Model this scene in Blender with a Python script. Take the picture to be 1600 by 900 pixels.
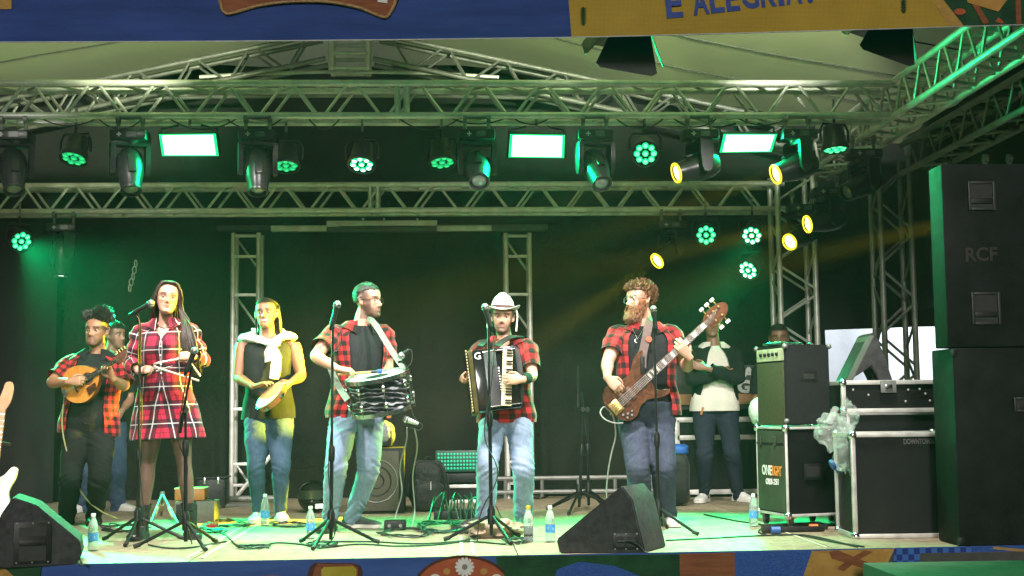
import bpy, bmesh, math, random
import numpy as np
from mathutils import Vector, Matrix, noise as mnoise

for _o in list(bpy.data.objects):
    bpy.data.objects.remove(_o)
SC = bpy.context.scene
COL = SC.collection
rad = math.radians

# ---------------------------------------------------------------- camera
F_PX, CAM_H = 2100.0, 0.86          # focal length in 1600-px units, eye height above the stage floor
YAW, PITCH, ROLL = rad(2.59), rad(5.1), rad(0.6)
CAM_M = (Matrix.Rotation(-YAW, 3, 'Z') @ Matrix.Rotation(math.pi / 2 + PITCH, 3, 'X') @ Matrix.Rotation(-ROLL, 3, 'Z'))
cam_data = bpy.data.cameras.new('camera')
cam_data.sensor_width = 36.0
cam_data.lens = 36.0 * F_PX / 1600.0
cam_data.clip_end = 500
cam = bpy.data.objects.new('camera', cam_data)
COL.objects.link(cam)
cam.matrix_world = Matrix.Translation((0, 0, CAM_H)) @ CAM_M.to_4x4()
SC.camera = cam

# ---------------------------------------------------------------- world, exposure
world = bpy.data.worlds.new('World')
SC.world = world
world.use_nodes = True
wn = world.node_tree
sky = wn.nodes.new('ShaderNodeTexSky')
sky.sky_type = 'NISHITA'
sky.sun_disc = False
sky.sun_elevation = rad(13)
sky.sun_rotation = rad(172)
wn.links.new(sky.outputs[0], wn.nodes['Background'].inputs[0])
wn.nodes['Background'].inputs[1].default_value = 0.018
sun_d = bpy.data.lights.new('sun', 'SUN')          # low soft evening light from the audience side
sun_d.energy = 1.25
sun_d.angle = rad(10)
sun_d.color = (1.0, 0.96, 0.90)
sun = bpy.data.objects.new('sun', sun_d)
COL.objects.link(sun)
sun.rotation_euler = (rad(90 - 13), 0, rad(-8))
SC.view_settings.view_transform = 'Standard'
SC.view_settings.look = 'None'
SC.view_settings.exposure = 0.3
SC.view_settings.gamma = 1.0
SC.view_settings.use_curve_mapping = False
SC.cycles.use_denoising = True
SC.cycles.max_bounces = 5
SC.cycles.use_adaptive_sampling = True
SC.cycles.adaptive_threshold = 0.03
SC.cycles.diffuse_bounces = 2
SC.cycles.glossy_bounces = 2
SC.cycles.transmission_bounces = 5
SC.cycles.transparent_max_bounces = 8
SC.cycles.volume_bounces = 0
SC.cycles.sample_clamp_indirect = 4.0
SC.cycles.caustics_reflective = False
SC.cycles.caustics_refractive = False

# ---------------------------------------------------------------- measuring helpers
CAM_C = Vector((0, 0, CAM_H))
def V(*a):
    return Vector(a[0]) if len(a) == 1 else Vector(a)
def ray(px, py):
    return CAM_M @ Vector((px - 800, 450 - py, -F_PX))
def P(px, py, Y):                    # place in the hall: seen at this spot of the photo, Y metres up-stage
    d = ray(px, py)
    return CAM_C + d * (Y / d.y)
def G(px, py, z=0.0):                # the same, standing on height z
    d = ray(px, py)
    return CAM_C + d * ((z - CAM_H) / d.z)

# ---------------------------------------------------------------- materials
MATS = {}
def new_mat(name):
    m = bpy.data.materials.new(name)
    m.use_nodes = True
    nt = m.node_tree
    return m, nt, nt.nodes['Principled BSDF']
def link(nt, a, b):
    nt.links.new(a, b)
def coords(nt, kind='Object', scale=(1, 1, 1)):
    tc = nt.nodes.new('ShaderNodeTexCoord')
    mp = nt.nodes.new('ShaderNodeMapping')
    mp.inputs['Scale'].default_value = scale
    link(nt, tc.outputs[kind], mp.inputs[0])
    return mp.outputs[0]
def noise_tex(nt, vec, scale, detail=4, rough=0.55):
    n = nt.nodes.new('ShaderNodeTexNoise')
    n.inputs['Scale'].default_value = scale
    n.inputs['Detail'].default_value = detail
    n.inputs['Roughness'].default_value = rough
    if vec is not None:
        link(nt, vec, n.inputs['Vector'])
    return n.outputs['Fac']
def ramp(nt, fac, stops):
    r = nt.nodes.new('ShaderNodeValToRGB')
    els = r.color_ramp.elements
    while len(els) < len(stops):
        els.new(0.5)
    for e, (p, c) in zip(els, stops):
        e.position = p
        e.color = (c[0], c[1], c[2], 1)
    link(nt, fac, r.inputs[0])
    return r.outputs[0]
def math_n(nt, op, a, b=None, c=None):
    n = nt.nodes.new('ShaderNodeMath')
    n.operation = op
    for i, v in enumerate((a, b, c)):
        if v is None:
            continue
        if isinstance(v, (int, float)):
            n.inputs[i].default_value = v
        else:
            link(nt, v, n.inputs[i])
    return n.outputs[0]
def mix_rgb(nt, fac, a, b, mode='MIX'):
    n = nt.nodes.new('ShaderNodeMix')
    n.data_type = 'RGBA'
    n.blend_type = mode
    for sock, v in ((n.inputs[0], fac), (n.inputs[6], a), (n.inputs[7], b)):
        if isinstance(v, (int, float)):
            sock.default_value = v
        elif isinstance(v, tuple):
            sock.default_value = (v[0], v[1], v[2], 1)
        else:
            link(nt, v, sock)
    return n.outputs[2]
def bump(nt, bsdf, height, strength=0.3, dist=0.01):
    b = nt.nodes.new('ShaderNodeBump')
    b.inputs['Strength'].default_value = strength
    b.inputs['Distance'].default_value = dist
    link(nt, height, b.inputs['Height'])
    link(nt, b.outputs[0], bsdf.inputs['Normal'])
def plain(name, col, rough=0.5, metal=0.0, var=0.25, nscale=18, bump_s=0.0, bump_scale=120, spec=0.5, rvar=0.15, stretch=(1, 1, 1)):
    """A solid-coloured surface with uneven tone, uneven gloss and fine relief."""
    if name in MATS:
        return MATS[name]
    m, nt, b = new_mat(name)
    v = coords(nt, 'Object', stretch)
    n1 = noise_tex(nt, v, nscale, 6)
    lo = tuple(c * (1 - var) for c in col)
    hi = tuple(min(1, c * (1 + var)) for c in col)
    link(nt, ramp(nt, n1, [(0.3, lo), (0.7, hi)]), b.inputs['Base Color'])
    n2 = noise_tex(nt, v, nscale * 2.7, 4)
    link(nt, math_n(nt, 'MULTIPLY_ADD', n2, rvar * 2, max(0.02, rough - rvar)), b.inputs['Roughness'])
    b.inputs['Metallic'].default_value = metal
    b.inputs['Specular IOR Level'].default_value = spec
    if bump_s:
        bump(nt, b, noise_tex(nt, v, bump_scale, 3), bump_s, 0.004)
    MATS[name] = m
    return m
def glow(name, col, strength):
    if name in MATS:
        return MATS[name]
    m, nt, b = new_mat(name)
    b.inputs['Base Color'].default_value = (0.02, 0.02, 0.02, 1)
    b.inputs['Emission Color'].default_value = (*col, 1)
    b.inputs['Emission Strength'].default_value = strength
    m.cycles.emission_sampling = 'NONE'
    MATS[name] = m
    return m

# ---------------------------------------------------------------- mesh building
def frame_of(d, up=Vector((0, 0, 1))):
    d = d.normalized()
    if abs(d.dot(up)) > 0.97:
        up = Vector((0, 1, 0)) if abs(d.y) < 0.9 else Vector((1, 0, 0))
    x = up.cross(d).normalized()
    y = d.cross(x).normalized()
    return x, y, d
def catmull(pts, n):
    """n samples through the points (rows of an array), evenly in parameter."""
    p = np.asarray(pts, float)
    if len(p) < 3:
        t = np.linspace(0, 1, n)[:, None]
        return p[0] * (1 - t) + p[-1] * t
    q = np.vstack([2 * p[0] - p[1], p, 2 * p[-1] - p[-2]])
    out = []
    for s in np.linspace(0, len(p) - 1, n):
        i = min(int(s), len(p) - 2)
        t = s - i
        a, b, c, d = q[i], q[i + 1], q[i + 2], q[i + 3]
        out.append(0.5 * (2 * b + (c - a) * t + (2 * a - 5 * b + 4 * c - d) * t * t + (3 * b - a - 3 * c + d) * t ** 3))
    return np.array(out)
def bez(a, b, c, n=10):
    a, b, c = V(a), V(b), V(c)
    return [a * (1 - t) ** 2 + b * 2 * t * (1 - t) + c * t * t for t in [i / n for i in range(n + 1)]]

class MB:
    def __init__(s):
        s.v, s.f, s.m, s.uv = [], [], [], {}
    def add(s, verts, faces, mi=0, uvs=None):
        o = len(s.v)
        s.v.extend([tuple(p) for p in verts])
        for k, f in enumerate(faces):
            s.f.append(tuple(i + o for i in f))
            s.m.append(mi)
            if uvs is not None:
                s.uv[len(s.f) - 1] = uvs[k]
        return o
    def box(s, c, size, rot=None, bev=0.0, mi=0):
        c = V(c)
        hx, hy, hz = size[0] / 2, size[1] / 2, size[2] / 2
        if bev <= 0:
            pts = [(x * hx, y * hy, z * hz) for z in (-1, 1) for y in (-1, 1) for x in (-1, 1)]
            fs = [(0, 2, 3, 1), (4, 5, 7, 6), (0, 1, 5, 4), (2, 6, 7, 3), (0, 4, 6, 2), (1, 3, 7, 5)]
        else:
            b = min(bev, hx * 0.9, hy * 0.9, hz * 0.9)
            bm = bmesh.new()
            bmesh.ops.create_cube(bm, size=1.0)
            for vv in bm.verts:
                vv.co = Vector((vv.co.x * hx * 2, vv.co.y * hy * 2, vv.co.z * hz * 2))
            bmesh.ops.bevel(bm, geom=bm.edges[:], offset=b, segments=2, affect='EDGES', profile=0.6)
            bm.verts.index_update()
            pts = [tuple(vv.co) for vv in bm.verts]
            fs = [tuple(vv.index for vv in f.verts) for f in bm.faces]
            bm.free()
        if rot is not None:
            pts = [rot @ Vector(p) for p in pts]
        s.add([Vector(p) + c for p in pts], fs, mi)
        return s
    def tube(s, pts, r, n=8, caps=True, mi=0):
        """round bar through points; r one radius or one per point"""
        pts = [V(p) for p in pts]
        rs = r if isinstance(r, (list, tuple, np.ndarray)) else [r] * len(pts)
        verts, faces = [], []
        x = None
        for i, p in enumerate(pts):
            d = (pts[min(i + 1, len(pts) - 1)] - pts[max(i - 1, 0)])
            if d.length < 1e-9:
                d = Vector((0, 0, 1))
            d.normalize()
            if x is None:
                x, y, _ = frame_of(d)
            else:
                x = (x - d * x.dot(d))
                x = x.normalized() if x.length > 1e-6 else frame_of(d)[0]
                y = d.cross(x)
            for k in range(n):
                a = 2 * math.pi * k / n
                verts.append(p + (x * math.cos(a) + y * math.sin(a)) * rs[i])
        for i in range(len(pts) - 1):
            for k in range(n):
                k2 = (k + 1) % n
                faces.append((i * n + k, i * n + k2, (i + 1) * n + k2, (i + 1) * n + k))
        if caps:
            faces.append(tuple(range(n - 1, -1, -1)))
            o = (len(pts) - 1) * n
            faces.append(tuple(o + k for k in range(n)))
        s.add(verts, faces, mi)
        return s
    def lathe(s, prof, n=20, M=None, mi=0, caps=True):
        """prof: (radius, z) list turned about local z, placed by matrix M"""
        M = M or Matrix()
        verts, faces = [], []
        for (r, z) in prof:
            for k in range(n):
                a = 2 * math.pi * k / n
                verts.append(M @ Vector((r * math.cos(a), r * math.sin(a), z)))
        for i in range(len(prof) - 1):
            for k in range(n):
                k2 = (k + 1) % n
                faces.append((i * n + k, i * n + k2, (i + 1) * n + k2, (i + 1) * n + k))
        if caps:
            faces.append(tuple(range(n - 1, -1, -1)))
            o = (len(prof) - 1) * n
            faces.append(tuple(o + k for k in range(n)))
        s.add(verts, faces, mi)
        return s
    def prism(s, poly, h, M=None, mi=0):
        """polygon in local xy extruded from z=0 to h"""
        M = M or Matrix()
        n = len(poly)
        verts = [M @ Vector((x, y, 0)) for x, y in poly] + [M @ Vector((x, y, h)) for x, y in poly]
        faces = [tuple(range(n - 1, -1, -1)), tuple(range(n, 2 * n))]
        faces += [(i, (i + 1) % n, n + (i + 1) % n, n + i) for i in range(n)]
        s.add(verts, faces, mi)
        return s
    def grid(s, nx, ny, fn, mi=0, uv=None):
        verts = [fn(i / nx, j / ny) for j in range(ny + 1) for i in range(nx + 1)]
        w = nx + 1
        faces = [(j * w + i, j * w + i + 1, (j + 1) * w + i + 1, (j + 1) * w + i) for j in range(ny) for i in range(nx)]
        uvs = None
        if uv:
            uvs = [[uv(a / nx, b / ny) for a, b in ((i, j), (i + 1, j), (i + 1, j + 1), (i, j + 1))] for j in range(ny) for i in range(nx)]
        s.add(verts, faces, mi, uvs)
        return s
    def rings(s, R, closed=True, caps=True, mi=0, U=None, W=None, flip=False):
        """R: array rings x points x 3"""
        R = np.asarray(R)
        m, n = R.shape[:2]
        faces, uvs = [], []
        kk = n if closed else n - 1
        for i in range(m - 1):
            for k in range(kk):
                k2 = (k + 1) % n
                f = (i * n + k, i * n + k2, (i + 1) * n + k2, (i + 1) * n + k)
                if U is not None:
                    u0 = U[i, k]; u1 = U[i, k + 1] if k + 1 < U.shape[1] else U[i, k]
                    u2 = U[i + 1, k + 1] if k + 1 < U.shape[1] else U[i + 1, k]; u3 = U[i + 1, k]
                    uvs.append([(u0, W[i]), (u1, W[i]), (u2, W[i + 1]), (u3, W[i + 1])])
                faces.append(f)
        if caps and closed:
            faces.append(tuple(range(n - 1, -1, -1)))
            faces.append(tuple((m - 1) * n + k for k in range(n)))
            if U is not None:
                uvs += [[(0, W[0])] * n, [(0, W[-1])] * n]
        if flip:
            faces = [tuple(reversed(f)) for f in faces]
            uvs = [list(reversed(u)) for u in uvs]
        s.add(R.reshape(-1, 3), faces, mi, uvs if U is not None else None)
        return s
    def mesh(s, name, mats, smooth=40, off=None):
        me = bpy.data.meshes.new(name)
        v = s.v
        if off is not None:
            v = [(p[0] - off[0], p[1] - off[1], p[2] - off[2]) for p in v]
        me.from_pydata(v, [], s.f)
        mats = mats if isinstance(mats, (list, tuple)) else [mats]
        for m in mats:
            me.materials.append(m)
        me.polygons.foreach_set('material_index', s.m)
        if s.uv:
            L = me.uv_layers.new(name='UVMap')
            for fi, u in s.uv.items():
                p = me.polygons[fi]
                for li, uvv in zip(p.loop_indices, u):
                    L.data[li].uv = uvv
        if smooth:
            me.shade_smooth()
            if smooth < 180:
                me.set_sharp_from_angle(angle=rad(smooth))
        me.update()
        return me
    def build(s, name, mats, parent=None, smooth=40, world=False):
        """links ONE mesh object; with world=True the points are world points and are moved into the parent's space"""
        off = None
        if world and parent is not None:
            r = parent
            off = Vector((0, 0, 0))
            while r is not None:
                off = off + r.location
                r = r.parent
        return obj(name, s.mesh(name, mats, smooth, off), parent)

def obj(name, me, parent=None, loc=None):
    o = bpy.data.objects.new(name, me)
    COL.objects.link(o)
    if parent is not None:
        o.parent = parent
    if loc is not None:
        o.location = loc
    return o
def tag(o, label=None, cat=None, group=None, kind=None):
    for k, val in (('label', label), ('category', cat), ('group', group), ('kind', kind)):
        if val:
            o[k] = val
    return o
def thing(name, label, cat, loc=(0, 0, 0), rotz=0.0, group=None):
    o = bpy.data.objects.new(name, None)
    o.empty_display_size = 0.1
    COL.objects.link(o)
    o.location = loc
    o.rotation_euler = (0, 0, rotz)
    return tag(o, label, cat, group)
def spot(name, parent, loc, target, watts, col, deg=30, blend=0.4, radius=0.05, world_parent=None):
    L = bpy.data.lights.new(name, 'SPOT')
    L.energy = watts
    L.color = col
    L.spot_size = rad(deg)
    L.spot_blend = blend
    L.shadow_soft_size = radius
    o = bpy.data.objects.new(name, L)
    COL.objects.link(o)
    d = (V(target) - V(loc)).normalized()
    o.matrix_world = Matrix.Translation(V(loc)) @ d.to_track_quat('-Z', 'Y').to_matrix().to_4x4()
    return o
def fold(p, sc, seed=0.0):
    return mnoise.noise(Vector((p[0] * sc + seed, p[1] * sc - seed * 1.7, p[2] * sc + seed * 0.6)))
# ================================================================ materials of the place
M_alu = plain('aluminium', (0.58, 0.57, 0.54), 0.42, 0.35, 0.22, 9, 0.15, 60)
M_alud = plain('aluminium_dull', (0.20, 0.20, 0.19), 0.5, 0.4, 0.3, 7, 0.15, 60)  # dull parts, and trusses whose dimness is put into the colour
M_black = plain('black_plastic', (0.012, 0.012, 0.013), 0.42, 0, 0.3, 25, 0.1, 200, 0.3)
M_blackm = plain('black_metal', (0.014, 0.014, 0.015), 0.38, 0.2, 0.3, 25, 0, 120, 0.3)
M_chrome = plain('chrome', (0.7, 0.7, 0.72), 0.2, 1.0, 0.1, 20)
M_rubber = plain('rubber', (0.014, 0.014, 0.015), 0.6, 0, 0.3, 30)
M_cable = plain('cable_black', (0.016, 0.017, 0.016), 0.5, 0, 0.2, 12)
M_white = plain('white_paint', (0.75, 0.75, 0.74), 0.45, 0, 0.06, 12)

def cloth_mat(name, col, rough=0.85, var=0.3, nscale=3.0, weave=350, bs=0.25, sheen=0.0, wr=6.0):
    if name in MATS:
        return MATS[name]
    m, nt, b = new_mat(name)
    v = coords(nt)
    n = noise_tex(nt, v, nscale, 6)
    link(nt, ramp(nt, n, [(0.3, tuple(c * (1 - var) for c in col)), (0.72, tuple(min(1, c * (1 + var)) for c in col))]), b.inputs['Base Color'])
    b.inputs['Roughness'].default_value = rough
    b.inputs['Sheen Weight'].default_value = sheen
    b.inputs['Specular IOR Level'].default_value = 0.25
    h = math_n(nt, 'ADD', math_n(nt, 'MULTIPLY', noise_tex(nt, v, weave, 2), 0.12), noise_tex(nt, v, wr, 5))
    bump(nt, b, h, bs, 0.03)
    MATS[name] = m
    return m
M_drape = cloth_mat('backdrop_cloth', (0.011, 0.012, 0.009), 0.8, 0.5, 1.4, 300, 0.9, 0.0, 5.5)
M_drapek = cloth_mat('black_drape_cloth', (0.014, 0.014, 0.015), 0.8, 0.4, 1.2, 300, 0.5, 0.1, 3.0)

# plywood stage deck
def deck_mat():
    m, nt, b = new_mat('stage_plywood')
    v = coords(nt, 'Object', (1, 1, 1))
    vs = coords(nt, 'Object', (0.6, 9, 9))
    grain = noise_tex(nt, vs, 6, 8, 0.65)
    big = noise_tex(nt, v, 1.3, 5)
    dirt = noise_tex(nt, v, 11, 7, 0.7)
    c = ramp(nt, grain, [(0.3, (0.22, 0.17, 0.105)), (0.7, (0.37, 0.30, 0.20))])
    c = mix_rgb(nt, ramp(nt, big, [(0.35, (0, 0, 0)), (0.7, (0.55, 0.55, 0.55))]), c, (0.32, 0.26, 0.18))
    c = mix_rgb(nt, ramp(nt, dirt, [(0.46, (0, 0, 0)), (0.68, (0.8, 0.8, 0.8))]), c, (0.12, 0.10, 0.07))
    scuff = noise_tex(nt, coords(nt, 'Object', (7, 0.8, 1)), 5, 6, 0.7)
    c = mix_rgb(nt, ramp(nt, scuff, [(0.56, (0, 0, 0)), (0.66, (0.55, 0.55, 0.55))]), c, (0.50, 0.45, 0.36))
    link(nt, c, b.inputs['Base Color'])
    link(nt, math_n(nt, 'MULTIPLY_ADD', dirt, 0.3, 0.45), b.inputs['Roughness'])
    bump(nt, b, grain, 0.15, 0.003)
    return m
M_deck = deck_mat()

# ================================================================ ground, stage floor
M_asphalt = plain('asphalt', (0.05, 0.05, 0.048), 0.9, 0, 0.3, 30, 0.5, 150)
STAGE_H = 1.0
tag(MB().grid(6, 6, lambda u, v: (-150 + 300 * u, -150 + 300 * v, -STAGE_H)).build('ground', M_asphalt), kind='structure')
def front_y(x):
    return 7.96 + 0.04 * (x - 0.34)
BACK_Y = 13.45
floor = tag(MB().box((0.2, 10.75, -0.075), (10.6, 5.45, 0.09)).build('stage_floor', plain('deck_frame', (0.06, 0.055, 0.05), 0.8)), kind='structure')
xs = [-5.1, -3.42, -1.52, 0.38, 2.28, 4.18, 5.5]
for ri, (ya, yb) in enumerate([(None, 9.62), (9.62, 11.5), (11.5, BACK_Y)]):
    for i in range(len(xs) - 1):
        x0, x1 = xs[i] + 0.004, xs[i + 1] - 0.004
        dz = 0.0
        pts = [(x0, (front_y(x0) if ya is None else ya + 0.004)), (x1, (front_y(x1) if ya is None else ya + 0.004)), (x1, yb - 0.004), (x0, yb - 0.004)]
        MB().prism(pts, 0.028, Matrix.Translation((0, 0, -0.028 + dz))).build('plywood_panel', M_deck, floor)
# taped joints on the floor
M_tape = plain('floor_tape', (0.50, 0.46, 0.36), 0.6, 0, 0.2, 30)
for x, y0, y1 in ((-1.56, 8.05, 11.2), (-1.47, 8.05, 11.2), (0.05, 7.99, 9.2), (0.12, 7.99, 9.2), (2.25, 8.1, 10.5)):
    MB().box((x, (y0 + y1) / 2, 0.003), (0.018, y1 - y0, 0.003)).build('tape_strip', M_tape, floor)

# ================================================================ printed banner along the stage front
def print_mat(name, ca, cb, scale=14, stretch=(1, 1, 1), rough=0.65, kind=None):
    if name in MATS:
        return MATS[name]
    m, nt, b = new_mat(name)
    v = coords(nt, 'Object', stretch)
    if kind == 'check':
        w = nt.nodes.new('ShaderNodeTexChecker')
        w.inputs['Scale'].default_value = scale
        w.inputs[1].default_value = (*ca, 1); w.inputs[2].default_value = (*cb, 1)
        link(nt, v, w.inputs[0]); c = w.outputs[0]
    elif kind == 'weave':
        wv = []
        for d in ('X', 'Z'):
            w = nt.nodes.new('ShaderNodeTexWave'); w.bands_direction = d
            w.inputs['Scale'].default_value = scale; w.inputs['Distortion'].default_value = 1.5
            w.inputs['Detail'].default_value = 3; w.inputs['Detail Scale'].default_value = 2
            link(nt, v, w.inputs[0]); wv.append(w.outputs['Fac'])
        f = math_n(nt, 'MULTIPLY', wv[0], wv[1])
        f = math_n(nt, 'ADD', math_n(nt, 'MULTIPLY', f, 0.7), math_n(nt, 'MULTIPLY', noise_tex(nt, v, 5, 5), 0.4))
        c = ramp(nt, f, [(0.1, ca), (0.75, cb)])
    else:
        c = ramp(nt, noise_tex(nt, v, scale, 7, 0.6), [(0.32, ca), (0.68, cb)])
    link(nt, c, b.inputs['Base Color'])
    b.inputs['Roughness'].default_value = rough
    b.inputs['Specular IOR Level'].default_value = 0.12
    vv = coords(nt, 'Object', (1.0, 1, 3.5))
    bump(nt, b, noise_tex(nt, vv, 3.5, 6), 0.25, 0.03)
    MATS[name] = m
    return m
PB = print_mat('print_blue', (0.03, 0.065, 0.24), (0.055, 0.11, 0.34), 3, (0.5, 1, 4))
PBd = print_mat('print_denim', (0.02, 0.05, 0.22), (0.05, 0.12, 0.40), 60, (1, 1, 3))
PCk = print_mat('print_gingham', (0.02, 0.04, 0.20), (0.05, 0.13, 0.42), 28, (1, 1, 1), kind='check')
PGr = print_mat('print_green', (0.008, 0.03, 0.016), (0.02, 0.08, 0.03), 6)
PTan = print_mat('print_tan', (0.30, 0.17, 0.04), (0.45, 0.28, 0.08), 14, (1, 1, 4))
PBrown = print_mat('print_brown', (0.16, 0.05, 0.025), (0.26, 0.09, 0.04), 9, (0.6, 1, 5))
PBrownD = print_mat('print_dark_brown', (0.05, 0.015, 0.012), (0.09, 0.03, 0.02), 9, (0.6, 1, 5))
POr = print_mat('print_leather', (0.30, 0.06, 0.03), (0.42, 0.11, 0.045), 7)
PYel = print_mat('print_yellow', (0.32, 0.27, 0.02), (0.42, 0.36, 0.05), 9)
PWh = print_mat('print_white', (0.55, 0.55, 0.5), (0.7, 0.7, 0.66), 9)
PBur = print_mat('print_burlap', (0.25, 0.16, 0.014), (0.47, 0.33, 0.055), 42, (1, 1, 1), kind='weave')
PGo = print_mat('print_gold', (0.35, 0.18, 0.04), (0.45, 0.26, 0.07), 9)

skirt = thing('stage_banner', 'printed banner wrapped along the front edge of the stage', 'banner', (0, 7.9, -STAGE_H))
def sk_y(x, z):
    return front_y(x) - 0.022 + 0.006 * math.sin(x * 7.1 + z * 5) * min(1, -z * 4)
MB().grid(140, 14, lambda u, v: (-5.0 + 10.4 * u, sk_y(-5.0 + 10.4 * u, -STAGE_H * v), -STAGE_H * v + 0.004)).build('blue_cloth', PB, skirt, 60, True)
def on_skirt(px, py, lift):
    x0 = 0.0
    p = P(px, py, 7.94)
    p = P(px, py, sk_y(p.x, p.z) - lift)
    return p
def flat_print(parent, fn, poly, m, lift, name, thick=0.002, n=None):
    pts = [fn(px, py, lift) for px, py in poly]
    k = len(pts)
    back = [p + Vector((0, thick, 0)) for p in pts]
    mb = MB()
    mb.add(pts + back, [tuple(range(k)), tuple(range(2 * k - 1, k - 1, -1))] + [(i, k + i, k + (i + 1) % k, (i + 1) % k) for i in range(k)])
    return mb.build(name, m, parent, 0, True)
def arc(cx, cy, rx, ry, a0, a1, n=18):
    return [(cx + rx * math.cos(rad(a0 + (a1 - a0) * i / n)), cy - ry * math.sin(rad(a0 + (a1 - a0) * i / n))) for i in range(n + 1)]
B = 985
# the prints, left to right (edges follow the printed picture)
flat_print(skirt, on_skirt, [(-30, 886), (64, 884.5), (58, B), (-30, B)], PGr, 0.010, 'green_print')
flat_print(skirt, on_skirt, [(-30, 886), (8, 888), (26, 905), (30, B), (-30, B)], PTan, 0.014, 'tan_print')
flat_print(skirt, on_skirt, arc(423, 925, 45, 26, 180, 0), PBrown, 0.012, 'sign_print')
flat_print(skirt, on_skirt, [(480, 900), (484, 886), (492, 879.5), (552, 880), (563, 884), (566, 893), (562, B), (478, B)], PBrownD, 0.010, 'sign_print')
flat_print(skirt, on_skirt, [(489, 900), (492, 886), (497, 881.5), (550, 882), (559, 887), (558, B), (488, B)], PBrown, 0.014, 'sign_print')
flat_print(skirt, on_skirt, [(502, 890), (506, 886), (552, 885), (557, 890), (556, 925), (502, 925)], PYel, 0.018, 'sign_print')
flat_print(skirt, on_skirt, [(775, 869.5), (1062, 866), (1062, B), (790, B)], PGr, 0.010, 'green_print')
flat_print(skirt, on_skirt, [(870, 890), (905, 878), (960, 884), (1000, 900), (1000, B), (850, B)], PBd, 0.013, 'denim_print')
flat_print(skirt, on_skirt, arc(723, 925, 80, 57.5, 180, 0, 26), PBrownD, 0.012, 'hat_print')
flat_print(skirt, on_skirt, arc(723, 925, 75, 53, 180, 0, 26), POr, 0.016, 'hat_print')
for i in range(14):                                    # the printed daisy
    a = 2 * math.pi * i / 14
    ca, sa = math.cos(a), math.sin(a)
    q = [(726 + r * ca - w * sa, 886 + r * sa + w * ca) for r, w in ((4, -1.2), (9, -2.4), (14, -2.2), (15.5, 0), (14, 2.2), (9, 2.4), (4, 1.2))]
    flat_print(skirt, on_skirt, q, PWh, 0.019 + 0.0004 * (i % 2), 'petal_print', 0.001)
flat_print(skirt, on_skirt, arc(726, 886, 4.5, 4.5, 0, 342, 18), plain('print_grey', (0.2, 0.19, 0.17), 0.6), 0.022, 'daisy_print', 0.001)
for cx, cy in ((698, 893), (756, 893), (672, 908), (779, 908)):
    flat_print(skirt, on_skirt, arc(cx, cy, 5.5, 5, 0, 340, 16), PGo, 0.019, 'stud_print', 0.001)
for cx in (680, 776):
    flat_print(skirt, on_skirt, arc(cx, 903, 8, 6, 0, 340, 16), PWh, 0.0195, 'petal_print', 0.001)
flat_print(skirt, on_skirt, [(1062, 865.5), (1148, 863.5), (1150, B), (1064, B)], PBrown, 0.010, 'brown_print')
flat_print(skirt, on_skirt, [(1148, 863.5), (1270, 860.5), (1245, B), (1150, B)], PBd, 0.010, 'denim_print')
flat_print(skirt, on_skirt, [(1269, 861), (1398, 857), (1380, 895), (1370, B), (1225, B)], PTan, 0.013, 'patch_print')
flat_print(skirt, on_skirt, [(1276, 866), (1390, 862), (1375, 893), (1365, 960), (1240, 960)], PGo, 0.0155, 'patch_print')
flat_print(skirt, on_skirt, [(1295, 862), (1310, 860), (1372, 885), (1366, 893), (1340, 885), (1300, 873)], PBrown, 0.019, 'cross_stitch_print')
flat_print(skirt, on_skirt, [(1350, 860), (1365, 862), (1340, 876), (1318, 893), (1308, 888), (1325, 875)], PBrown, 0.021, 'cross_stitch_print')
flat_print(skirt, on_skirt, [(1398, 857), (1520, 853.5), (1520, B), (1385, B)], PCk, 0.010, 'gingham_print')
flat_print(skirt, on_skirt, [(1520, 853.5), (1640, 851), (1640, B), (1520, B)], PBd, 0.010, 'denim_print')
flat_print(skirt, on_skirt, [(1552, 854), (1640, 862), (1640, 866), (1552, 858)], PTan, 0.014, 'rope_print')
flat_print(skirt, on_skirt, [(1545, 872), (1640, 868), (1640, B), (1545, B)], PGr, 0.013, 'green_print')

# ================================================================ printed banner over the stage opening
ban = thing('overhead_banner', 'blue and burlap printed banner hung across the top of the opening', 'banner', P(800, 58, 7.6))
def ban_zb(px):
    return np.interp(px, [-200, 0, 350, 620, 890, 1150, 1390, 1600, 1800], [66, 65, 63.5, 61, 57.5, 51, 44, 37.5, 31])
def ban_y(px, py):
    return 7.6 + 0.005 * math.sin(px * 0.021 + py * 0.05) + 0.004 * math.sin(px * 0.008 - py * 0.13)
def on_ban(px, py, lift):
    return P(px, py, ban_y(px, py) - lift)
def ban_strip(x0, x1, m, lift, name, l_edge=None, r_edge=None, nx=60):
    def f(u, v):
        top = -240
        xa = x0 if l_edge is None else l_edge(v); xb = x1 if r_edge is None else r_edge(v)
        px = xa + (xb - xa) * u
        py = ban_zb(px) + (top - ban_zb(px)) * v
        return on_ban(px, py, lift)
    return MB().grid(nx, 12, f).build(name, m, ban, 60, True)
PNavy = print_mat('print_navy', (0.015, 0.034, 0.155), (0.030, 0.060, 0.25), 2.5, (0.5, 1, 4))
ban_strip(-200, 1800, PNavy, 0.0, 'blue_cloth', nx=120)
ban_strip(893, 1506, PBur, 0.006, 'burlap_print', lambda v: 893 - 24 * v, lambda v: 1506 - 215 * v)
ban_strip(1506, 1800, PGr, 0.005, 'green_print', lambda v: 1500 - 215 * v, None)
flat_print(ban, on_ban, [(1450, -12), (1466, -5), (1503, 36), (1494, 41), (1480, 38)], PTan, 0.010, 'burlap_fold_print')
flat_print(ban, on_ban, [(1504, -20), (1512, -20), (1546, 36), (1536, 37)], PBrown, 0.012, 'pole_print')
flat_print(ban, on_ban, [(1512, 4), (1560, 18), (1575, -2), (1575, -30), (1505, -30)], PGo, 0.011, 'pennant_print')
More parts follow.
